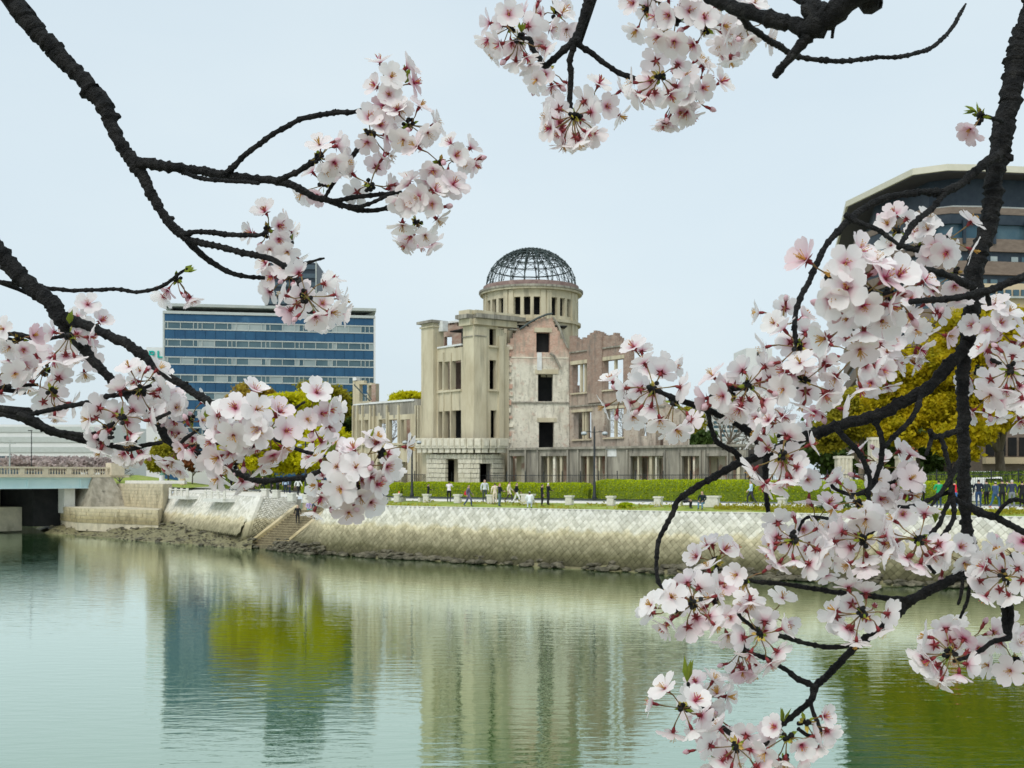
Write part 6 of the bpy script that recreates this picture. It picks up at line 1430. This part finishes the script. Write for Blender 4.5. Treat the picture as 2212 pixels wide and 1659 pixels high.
# ---- left tree
LT = empty('cherry_tree', (-2.7, -.9, 5.4), label='cherry tree whose blossoming branches hang before the glass office', cat='tree')
trunk(LT, (-2.7, -.9, 5.3), (-2.5, -.6, 8.6), .16, .10)
dl = 1.55
pxb(LT, dl, 1.5, (10, -20, 42), (45, 25, 39), (110, 100, 36), (175, 165, 34), (205, 205, 36), (228, 234, 37), (243, 278, 28), (275, 335, 27), (300, 366, 28), (330, 425, 21), (370, 485, 20), (398, 512, 20), (430, 545, 14), (480, 580, 11), (520, 596, 10), (572, 600, 8), pre=[(W(-2.5, -.6, 8.5), .05), (W(-1.7, .5, 8.5), .032), (W(-1.05, 1.25, 8.15), .018)])
pxb(LT, 1.52, 1.46, (298, 352, 24), (330, 354, 24), (420, 368, 20), (480, 378, 20), (540, 386, 19), (600, 391, 17), (640, 405, 16), (680, 425, 14), (720, 437, 12), (760, 450, 12), (800, 455, 11), (850, 447, 9), (870, 440, 7))
pxb(LT, 1.50, 1.47, (400, 374, 9), (430, 384, 9), (470, 390, 9), (520, 392, 8), (560, 396, 8))
pxb(LT, 1.5, 1.44, (488, 376, 14), (530, 335, 12), (590, 290, 11), (650, 258, 11), (710, 245, 11), (760, 242, 10), (808, 234, 8))
pxb(LT, 1.47, 1.44, (598, 390, 12), (640, 372, 12), (675, 350, 12), (692, 338, 8)); pxb(LT, 1.47, 1.44, (700, 430, 7), (735, 372, 8), (752, 350, 9), (770, 325, 10), (790, 295, 11), (798, 284, 8))
pxb(LT, 1.46, 1.44, (716, 434, 9), (770, 426, 10), (820, 420, 9), (868, 414, 7)); pxb(LT, 1.46, 1.42, (735, 440, 9), (760, 447, 9), (800, 440, 8), (830, 425, 8), (850, 418, 6))
pxb(LT, 1.5, 1.45, (392, 508, 11), (430, 500, 11), (480, 505, 11), (520, 508, 10), (560, 507, 9), (576, 500, 7))
pxb(LT, 1.5, 1.43, (398, 514, 14), (460, 530, 13), (520, 545, 13), (580, 558, 12), (620, 580, 12), (645, 610, 12), (662, 640, 10)); pxb(LT, 1.44, 1.43, (632, 590, 7), (655, 571, 7), (680, 563, 6), (701, 558, 4))
pxb(LT, 1.55, 1.5, (-30, 515, 40), (0, 550, 38), (30, 585, 36), (70, 620, 34), (110, 655, 34), (138, 690, 34), (170, 738, 25), (195, 772, 21), (220, 800, 19), (250, 830, 19), (275, 852, 19), (300, 880, 19), (325, 905, 19), (350, 928, 18), (360, 950, 15), (387, 965, 15), (425, 966, 13), (462, 960, 11), (482, 954, 8), pre=[(W(-2.5, -.6, 8.2), .05), (W(-1.9, .5, 8.0), .03), (W(-1.1, 1.3, 7.66), .016), (P(-150, 390, 1.56), .0135), (P(-80, 462, 1.55), .013)])
pxb(LT, 1.52, 1.45, (140, 688, 26), (180, 700, 21), (230, 722, 20), (280, 745, 20), (305, 765, 22), (340, 795, 18), (390, 830, 16), (440, 860, 16), (485, 885, 12), (500, 902, 8))
pxb(LT, 1.49, 1.40, (352, 938, 14), (372, 958, 13), (400, 970, 13), (425, 977, 13), (447, 992, 13), (475, 1005, 13), (500, 1017, 13), (553, 1037, 13), (603, 1037, 11), (653, 1032, 11), (683, 1022, 10), (703, 1008, 8))
pxb(LT, 1.58, 1.5, (-20, 604, 8), (0, 608, 9), (37, 615, 9), (75, 620, 9), (150, 627, 9), (215, 627, 8), (250, 625, 8), (300, 630, 8), (345, 620, 8), (370, 605, 7), (392, 588, 6), (405, 580, 4), pre=[(W(-1.9, .4, 7.7), .016), (W(-1.2, 1.2, 7.45), .008)])
pxb(LT, 1.5, 1.5, (-20, 727, 8), (0, 725, 9), (37, 721, 9), (87, 733, 9), (125, 728, 8), (152, 722, 7), pre=[(W(-1.9, .4, 7.6), .012), (W(-1.2, 1.2, 7.3), .007)])
pxb(LT, 1.5, 1.5, (-20, 838, 8), (0, 837, 9), (37, 833, 8), (82, 831, 7), pre=[(W(-1.9, .4, 7.5), .012), (W(-1.2, 1.2, 7.2), .007)])
pxb(LT, 1.48, 1.45, (-30, 885, 15), (0, 893, 15), (37, 902, 15), (75, 917, 14), (112, 934, 14), (150, 944, 13), (187, 952, 14), (212, 962, 15), (237, 962, 11), (275, 969, 11), (312, 962, 10), (350, 956, 8), pre=[(W(-2.0, .3, 7.3), .03), (W(-1.3, 1.1, 7.15), .012)])
pxb(LT, 1.48, 1.45, (-30, 880, 13), (0, 884, 14), (30, 890, 14), (62, 894, 10), (100, 887, 10), (150, 877, 10), (187, 869, 10), (225, 858, 10), (262, 852, 9), (300, 842, 9), (326, 832, 7), pre=[(W(-1.3, 1.1, 7.12), .01)])
pxb(LT, 1.46, 1.44, (40, 895, 13), (75, 907, 12), (110, 927, 12), (165, 939, 10), (200, 937, 10), (225, 927, 10), (246, 912, 8)); pxb(LT, 1.46, 1.43, (187, 951, 8), (215, 947, 8), (245, 944, 7))
pxb(LT, 1.45, 1.43, (338, 905, 8), (352, 898, 8), (366, 892, 6)); pxb(LT, 1.45, 1.43, (388, 960, 8), (405, 944, 8), (428, 928, 6)); pxb(LT, 1.44, 1.42, (585, 945, 7), (628, 964, 8), (653, 974, 8), (683, 982, 7), (713, 987, 6)); pxb(LT, 1.44, 1.42, (590, 930, 7), (628, 912, 8), (653, 904, 8), (668, 899, 8)); pxb(LT, 1.42, 1.42, (620, 900, 4), (640, 880, 5), (660, 868, 4))
for a in ((848, 200, 1.42, 8, 'F', True), (800, 285, 1.43, 7, 'Rr'), (885, 270, 1.42, 6, 'Fr', True), (690, 342, 1.43, 6, 'Rr'), (700, 400, 1.45, 4, 'F'), (950, 352, 1.42, 8, 'M'), (985, 340, 1.41, 4, 'Fr'), (800, 398, 1.44, 5, 'Bu'), (880, 425, 1.42, 6, 'Fr', True), (925, 430, 1.41, 8, 'F', True), (900, 480, 1.43, 6, 'D'), (578, 498, 1.44, 7, 'Fr'), (625, 520, 1.44, 3, 'D'), (662, 640, 1.41, 10, 'B'), (690, 652, 1.40, 6, 'Fr'), (625, 600, 1.42, 5, 'Fl'),
          (382, 602, 1.5, 3, 'D'), (40, 735, 1.5, 9, 'M'), (185, 705, 1.5, 7, 'F'), (150, 725, 1.48, 6, 'B'), (95, 800, 1.5, 9, 'F'), (20, 800, 1.5, 6, 'M'), (110, 845, 1.49, 7, 'B'), (185, 770, 1.5, 4, 'F'), (300, 842, 1.44, 7, 'Bu'), (335, 820, 1.44, 6, 'F'), (262, 900, 1.43, 9, 'B'), (370, 880, 1.41, 8, 'F'), (410, 905, 1.42, 7, 'F'), (395, 965, 1.44, 6, 'D'), (285, 950, 1.42, 7, 'D'), (235, 925, 1.44, 5, 'L'), (440, 945, 1.43, 5, 'M'),
          (540, 905, 1.28, 8, 'F', True), (580, 935, 1.28, 7, 'F', True), (505, 940, 1.3, 7, 'F', True), (545, 965, 1.3, 7, 'F', True), (510, 1000, 1.34, 4, 'D'), (668, 898, 1.40, 7, 'Rr'), (715, 1000, 1.36, 6, 'U'), (735, 1035, 1.36, 9, 'F', True), (780, 1005, 1.36, 8, 'F', True), (820, 975, 1.38, 6, 'M'), (705, 1060, 1.38, 5, 'F'), (765, 1055, 1.37, 6, 'F', True)):
    cluster(LT, *a, buds=CR.choice((0, 1, 2)), pink=2 if a[0] == 848 else (1 if CR.random() < .25 else 0))
# ---- upper tree
UT = empty('cherry_tree', (.9, -1.9, 5.4), label='cherry tree whose thick limb and blossoms hang from the top of the view', cat='tree')
trunk(UT, (.9, -1.9, 5.3), (.75, -1.5, 8.9), .15, .09)
pxb(UT, .98, 1.06, (1849, -14, 46), (1821, 12, 46), (1784, 37, 52), (1746, 60, 46), (1709, 50, 34), (1659, 40, 32), (1610, 24, 30), (1570, 10, 27), (1531, -6, 24), (1500, -22, 22), pre=[(W(.72, -1.5, 8.8), .06), (W(.66, -.4, 8.6), .04), (W(.56, .6, 8.0), .020), (P(1960, -150, .97), .011), (P(1895, -60, .97), .0095)])
pxb(UT, 1.0, 1.02, (1762, 50, 30), (1746, 75, 26), (1716, 110, 21), (1684, 150, 17), (1674, 163, 15)); pxb(UT, .99, 1.05, (1790, 22, 24), (1760, 8, 22), (1730, -4, 20), (1690, -20, 20)); pxb(UT, 1.0, 1.0, (1800, 45, 14), (1800, 64, 8), (1798, 82, 6))
pxb(UT, 1.06, 1.3, (1600, 35, 16), (1625, 62, 14), (1659, 85, 13), (1684, 100, 13), (1701, 112, 12), (1721, 122, 11), (1784, 130, 11), (1834, 132, 10), (1884, 125, 9), (1946, 122, 9), (1976, 115, 9), (2009, 105, 9), (2034, 85, 9), (2059, 57, 8), (2074, 30, 8), (2086, 8, 4))
pxb(UT, 1.38, 1.42, (1284, -28, 20), (1276, -8, 20), (1266, 20, 18), (1256, 50, 17), (1246, 82, 17), (1218, 107, 15), (1188, 135, 14), (1178, 142, 13), (1161, 122, 11), (1148, 100, 11), (1144, 84, 9), (1120, 82, 8), pre=[(W(.6, -.4, 8.6), .02), (W(.3, .7, 8.2), .012)])
pxb(UT, 1.38, 1.42, (1246, 82, 14), (1241, 97, 13), (1231, 130, 13), (1233, 162, 12), (1231, 195, 12), (1231, 230, 12), (1240, 252, 10)); pxb(UT, 1.38, 1.42, (1246, 84, 13), (1252, 97, 12), (1281, 117, 12), (1313, 142, 11), (1343, 160, 11), (1376, 171, 11), (1406, 172, 11), (1420, 163, 9))
for a in ((1120, 85, 1.38, 8, 'B'), (1165, 60, 1.38, 6, 'F'), (1100, 60, 1.4, 5, 'L'), (1180, 150, 1.40, 6, 'D'), (1200, 30, 1.4, 4, 'F'), (1240, 250, 1.36, 15, 'B'), (1285, 225, 1.38, 4, 'Fr'), (1400, 20, 1.36, 7, 'F'), (1460, 45, 1.34, 8, 'F', True), (1525, 60, 1.34, 7, 'F', True), (1580, 70, 1.38, 7, 'D'), (1610, 60, 1.36, 5, 'Fr'), (1560, 15, 1.4, 5, 'F'), (1425, 165, 1.36, 9, 'B'), (1480, 175, 1.36, 7, 'Fr'), (1455, 215, 1.38, 6, 'D'), (1500, 200, 1.37, 5, 'F'), (1420, 0, 1.38, 4, 'F')):
    cluster(UT, *a, buds=CR.choice((0, 1, 2)))
# ---- right tree
RT = empty('cherry_tree', (2.5, -.7, 5.4), label='cherry tree whose dark drooping stem and blossoms frame the right bank', cat='tree')
trunk(RT, (2.5, -.7, 5.3), (2.3, -.4, 8.9), .17, .10)
dr_ = 1.45
pxb(RT, 1.5, 1.36, (2236, 10, 44), (2221, 50, 42), (2201, 112, 43), (2189, 162, 43), (2181, 212, 43), (2169, 270, 44), (2161, 312, 42), (2149, 375, 38), (2142, 430, 37), (2138, 477, 37), (2119, 527, 37), (2107, 590, 38), (2105, 652, 34), (2094, 715, 31), (2083, 790, 28), (2079, 830, 25), (2081, 905, 26), (2081, 980, 25), (2084, 1055, 25), (2089, 1130, 23), (2100, 1192, 23), (2100, 1228, 23), (2084, 1240, 22), (2059, 1251, 22), (2009, 1275, 20), (1964, 1300, 20), (1921, 1344, 18), (1884, 1369, 17), (1854, 1392, 16), (1821, 1424, 15), (1784, 1461, 15), (1761, 1484, 16), (1751, 1514, 13), (1721, 1539, 12), (1689, 1564, 12), (1659, 1589, 12), (1638, 1601, 11), (1606, 1599, 11), (1581, 1586, 10), (1561, 1569, 7), pre=[(W(2.3, -.4, 8.8), .06), (W(1.7, .6, 8.6), .035), (W(1.1, 1.35, 8.1), .018), (P(2330, -120, 1.5), .0145), (P(2268, -40, 1.5), .0138)])
pxb(RT, 1.36, 1.35, (1660, 1590, 10), (1655, 1606, 10), (1631, 1614, 10), (1605, 1625, 9), (1581, 1634, 7))
pxb(RT, 1.4, 1.36, (2100, 1236, 20), (2134, 1266, 20), (2159, 1289, 18), (2171, 1319, 17), (2174, 1356, 15), (2181, 1376, 14), (2146, 1386, 10), (2121, 1404, 10), (2096, 1416, 9), (2059, 1428, 8)); pxb(RT, 1.38, 1.38, (2150, 1285, 12), (2178, 1300, 13), (2186, 1330, 12), (2180, 1365, 11)); pxb(RT, 1.4, 1.38, (2135, 1262, 10), (2170, 1262, 10), (2195, 1250, 9), (2225, 1215, 8))
pxb(RT, 1.44, 1.36, (2088, 745, 25), (2071, 768, 25), (2046, 792, 25), (2019, 825, 25), (1996, 842, 26), (1959, 862, 25), (1909, 892, 25), (1859, 907, 23), (1809, 919, 24), (1771, 934, 23), (1721, 952, 21), (1671, 973, 21), (1626, 990, 17), (1593, 1002, 16), (1556, 1022, 15), (1518, 1044, 13), (1486, 1064, 13), (1463, 1084, 12), (1451, 1112, 11), (1433, 1144, 11), (1421, 1174, 10), (1418, 1204, 9), (1418, 1234, 9), (1425, 1261, 10), (1451, 1281, 10), (1475, 1302, 8))
pxb(RT, 1.37, 1.34, (1662, 977, 15), (1643, 959, 14), (1606, 924, 14), (1568, 904, 13), (1531, 887, 13), (1481, 869, 12), (1443, 854, 11), (1416, 842, 10)); pxb(RT, 1.37, 1.33, (1605, 998, 12), (1590, 978, 12), (1568, 967, 12), (1548, 954, 11), (1536, 924, 10), (1531, 892, 10), (1531, 867, 10), (1543, 847, 10), (1568, 842, 9), (1610, 839, 9))
pxb(RT, 1.38, 1.33, (1806, 922, 13), (1815, 936, 13), (1834, 954, 13), (1859, 984, 12), (1876, 1019, 11), (1880, 1044, 10), (1876, 1067, 10), (1880, 1104, 10), (1889, 1129, 10), (1884, 1149, 10), (1869, 1163, 8)); pxb(RT, 1.38, 1.34, (1891, 905, 14), (1901, 937, 12), (1906, 967, 12), (1901, 1004, 11), (1889, 1042, 11), (1874, 1057, 10), (1846, 1069, 9), (1821, 1064, 8), (1799, 1052, 7), (1791, 1032, 6))
pxb(RT, 1.42, 1.36, (1990, 848, 14), (1982, 880, 12), (1961, 914, 11), (1935, 939, 11), (1909, 968, 9)); pxb(RT, 1.36, 1.34, (1656, 985, 14), (1653, 1029, 12), (1656, 1079, 10), (1661, 1130, 10), (1664, 1168, 9), (1690, 1174, 8))
pxb(RT, 1.4, 1.36, (2075, 930, 14), (2034, 942, 12), (2016, 942, 13), (2009, 930, 12)); pxb(RT, 1.37, 1.36, (2014, 944, 10), (2009, 956, 9), (2001, 984, 7)); pxb(RT, 1.38, 1.36, (2030, 944, 11), (2040, 968, 11), (2049, 1004, 10), (2054, 1054, 10), (2052, 1062, 9))
pxb(RT, 1.38, 1.35, (2082, 985, 13), (2068, 1004, 11), (2051, 1037, 11), (2034, 1062, 9), (2012, 1093, 6)); pxb(RT, 1.37, 1.34, (2054, 1060, 9), (2009, 1079, 9), (1971, 1094, 9), (1941, 1094, 7)); pxb(RT, 1.37, 1.34, (2056, 1050, 11), (2059, 1079, 11), (2061, 1112, 10), (2051, 1137, 10), (2029, 1164, 9), (1996, 1179, 8)); pxb(RT, 1.37, 1.33, (2055, 1055, 10), (2054, 1074, 10), (2039, 1104, 10), (2029, 1134, 10), (2004, 1159, 9), (1979, 1167, 8), (1991, 1189, 9), (2004, 1217, 8), (2021, 1239, 7))
pxb(RT, 1.38, 1.4, (2060, 1076, 11), (2085, 1092, 12), (2109, 1102, 18), (2146, 1117, 14), (2179, 1132, 14), (2225, 1157, 14)); pxb(RT, 1.39, 1.37, (2148, 1117, 10), (2171, 1089, 9), (2194, 1079, 9), (2220, 1088, 9))
pxb(RT, 1.40, 1.3, (2100, 618, 18), (2085, 612, 17), (2059, 599, 15), (2009, 584, 15), (1959, 584, 14), (1921, 596, 10)); pxb(RT, 1.36, 1.34, (2230, 590, 16), (2171, 614, 16), (2121, 632, 16), (2071, 642, 14), (2021, 647, 13), (1964, 653, 11)); pxb(RT, 1.36, 1.36, (2130, 628, 9), (2135, 645, 10), (2137, 660, 11))
pxb(RT, 1.45, 1.3, (2163, 330, 20), (2121, 357, 20), (2084, 390, 17), (2044, 413, 17), (1984, 416, 14), (1921, 425, 14), (1871, 447, 14), (1839, 472, 16), (1809, 500, 14), (1784, 530, 13), (1766, 565, 13), (1751, 602, 13), (1731, 640, 12), (1719, 677, 11), (1716, 715, 11), (1722, 750, 8)); pxb(RT, 1.36, 1.36, (1842, 470, 14), (1832, 466, 14), (1824, 462, 9))
pxb(RT, 1.42, 1.34, (2044, 412, 13), (2009, 455, 12), (1976, 480, 12), (1959, 505, 11), (1941, 537, 9)); pxb(RT, 1.35, 1.33, (1836, 472, 11), (1866, 485, 10), (1896, 497, 10), (1919, 512, 9), (1942, 530, 8)); pxb(RT, 1.34, 1.33, (1948, 530, 11), (1984, 540, 12))
pxb(RT, 1.46, 1.42, (2165, 262, 9), (2149, 257, 8), (2121, 250, 9)); pxb(RT, 1.36, 1.34, (2225, 810, 14), (2184, 797, 11), (2141, 777, 8))
pxb(RT, 1.38, 1.32, (1968, 1298, 13), (1909, 1291, 12), (1859, 1286, 12), (1809, 1281, 11), (1759, 1271, 10), (1709, 1264, 9), (1659, 1259, 9), (1604, 1253, 7)); pxb(RT, 1.37, 1.31, (1856, 1391, 12), (1796, 1398, 10), (1746, 1391, 10), (1696, 1376, 10), (1659, 1366, 9), (1631, 1356, 9), (1606, 1339, 8), (1593, 1322, 7)); pxb(RT, 1.36, 1.31, (1762, 1483, 13), (1721, 1464, 12), (1689, 1441, 10), (1659, 1424, 10), (1631, 1414, 9), (1609, 1403, 7))
pxb(RT, 1.36, 1.33, (1750, 1515, 10), (1759, 1544, 9), (1769, 1569, 10), (1769, 1589, 11), (1746, 1589, 8), (1724, 1574, 8)); pxb(RT, 1.36, 1.36, (2080, 1244, 8), (2079, 1264, 8), (2074, 1294, 7), (2069, 1307, 5)); pxb(RT, 1.36, 1.36, (2096, 1240, 9), (2094, 1269, 8), (2089, 1301, 8), (2073, 1336, 6)); pxb(RT, 1.34, 1.31, (1578, 1588, 6), (1550, 1565, 6), (1528, 1541, 7), (1513, 1516, 8), (1493, 1499, 8), (1486, 1474, 6)); pxb(RT, 1.36, 1.34, (1886, 1370, 9), (1876, 1345, 8), (1866, 1328, 7)); pxb(RT, 1.36, 1.33, (1715, 1170, 6), (1740, 1120, 6), (1790, 1120, 6))
for a in ((1412, 840, 1.32, 9, 'B'), (1400, 800, 1.34, 5, 'U'), (1455, 870, 1.32, 4, 'D'), (1350, 850, 1.34, 4, 'Fl'), (1800, 600, .98, 5, 'F'), (1860, 640, .98, 7, 'F'), (1920, 640, 1.0, 4, 'F'), (1830, 700, 1.02, 5, 'F'), (1722, 750, 1.3, 10, 'B'), (1690, 700, 1.32, 4, 'U'), (1615, 832, 1.31, 11, 'B'), (1580, 850, 1.33, 4, 'L'), (1660, 880, 1.34, 5, 'D'), (1735, 825, 1.31, 9, 'M'), (1775, 860, 1.32, 5, 'F'), (1850, 765, 1.3, 9, 'B'), (1895, 800, 1.3, 7, 'F'), (1930, 750, 1.3, 5, 'Fr'),
          (1985, 535, 1.3, 6, 'Fr'), (2045, 520, 1.28, 5, 'F'), (1940, 500, 1.32, 4, 'U'), (1940, 580, 1.32, 3, 'F'), (2065, 590, 1.3, 5, 'D'), (1965, 680, 1.3, 5, 'Fr'), (2000, 715, 1.3, 3, 'F'), (2140, 710, 1.3, 7, 'F'), (2175, 760, 1.3, 6, 'F'), (2182, 800, 1.3, 9, 'B'), (2150, 850, 1.32, 5, 'D'), (2200, 870, 1.31, 5, 'F'), (2112, 800, 1.34, 3, 'F'), 
          (1690, 985, 1.3, 13, 'B'), (1690, 935, 1.32, 4, 'U'), (1745, 1030, 1.31, 4, 'F'), (1715, 1165, 1.3, 11, 'B'), (1760, 1130, 1.3, 6, 'F'), (1775, 1190, 1.31, 6, 'F'), (1865, 1165, 1.3, 13, 'B'), (1880, 1060, 1.32, 7, 'F'), (1930, 1040, 1.31, 6, 'F'), (1905, 1010, 1.33, 4, 'U'), (1850, 1085, 1.33, 4, 'L'), (1985, 1165, 1.3, 13, 'B'), (1945, 1110, 1.32, 5, 'U'), (2040, 1195, 1.31, 6, 'F'), (2170, 1245, 1.32, 11, 'B'), (2190, 1200, 1.33, 4, 'U'),
          (2055, 1412, 1.3, 14, 'B'), (2090, 1385, 1.31, 4, 'U'), (2195, 1360, 1.32, 6, 'F'), (2190, 1430, 1.3, 7, 'F'), (1862, 1325, 1.31, 11, 'B'), (1545, 1215, 1.32, 5, 'U'), (1500, 1302, 1.29, 10, 'B'), (1545, 1290, 1.29, 6, 'F'), (1570, 1340, 1.29, 7, 'F'), (1455, 1310, 1.31, 4, 'L'), (1606, 1253, 1.32, 4, 'M'), (1640, 1370, 1.3, 8, 'B'), (1600, 1405, 1.3, 5, 'D'), (1660, 1330, 1.3, 4, 'F'), (1505, 1505, 1.29, 7, 'Fr'), (1475, 1530, 1.29, 6, 'M'), (1535, 1545, 1.29, 5, 'F'), (1590, 1612, 1.3, 9, 'B'), (1540, 1620, 1.3, 5, 'F'), (1700, 1590, 1.32, 8, 'M'), (1640, 1640, 1.32, 6, 'D'), (1690, 1640, 1.32, 6, 'D'), (1740, 1560, 1.33, 3, 'Rr')):
    cluster(RT, *a, buds=CR.choice((0, 1, 2)), pink=1 if CR.random() < .25 else 0)
cluster(RT, 2118, 252, 1.42, 2, 'Dl', buds=0, pink=2)
# young leaf tips
def leaf_tip(tree, x, y, d, dx, dy, ln=.03):
    a = P(x, y, d); dr = Vector((dx, CR.uniform(-.3, .3), -dy)).normalized(); m_ = MB()
    for q in range(4):
        e = (dr + Vector((CR.gauss(0, .22), CR.gauss(0, .22), CR.gauss(0, .22)))).normalized(); s_ = e.orthogonal().normalized() * ln * .20; nn_ = e.cross(s_) * .5; L_ = ln * CR.uniform(.6, 1.1)
        m_.add([a, a + e * L_ * .45 - s_ + nn_ * .2, a + e * L_, a + e * L_ * .45 + s_ + nn_ * .2, a + e * L_ * .5 - nn_ * .4], [(0, 1, 4), (1, 2, 4), (2, 3, 4), (3, 0, 4)])
    m_.build('young_leaf', K['young_leaf'], tree)
for t_, x, y, d, dx, dy, ln in ((LT, 398, 588, 1.5, .8, -.6, .022), (LT, 150, 700, 1.5, .1, -1, .02), (LT, 875, 180, 1.42, .4, -1, .028), (LT, 990, 345, 1.41, 0, -1, .022), (LT, 690, 885, 1.4, .7, -.8, .03), (LT, 800, 965, 1.36, .5, -.8, .026), (LT, 445, 905, 1.42, .5, -1, .018), (LT, 712, 985, 1.4, .1, -1, .02), (RT, 1484, 1475, 1.29, 0, -1, .03), (RT, 1693, 1559, 1.355, -.1, -1, .022), (RT, 2118, 250, 1.42, -.4, -.8, .02), (RT, 2110, 240, 1.42, -.9, -.2, .02), (RT, 2020, 1130, 1.32, .3, -1, .022), (UT, 1125, 70, 1.38, .1, -1, .016), (RT, 1680, 960, 1.3, -.5, -.9, .018)):
    leaf_tip(t_, x, y, d, dx, dy, ln)
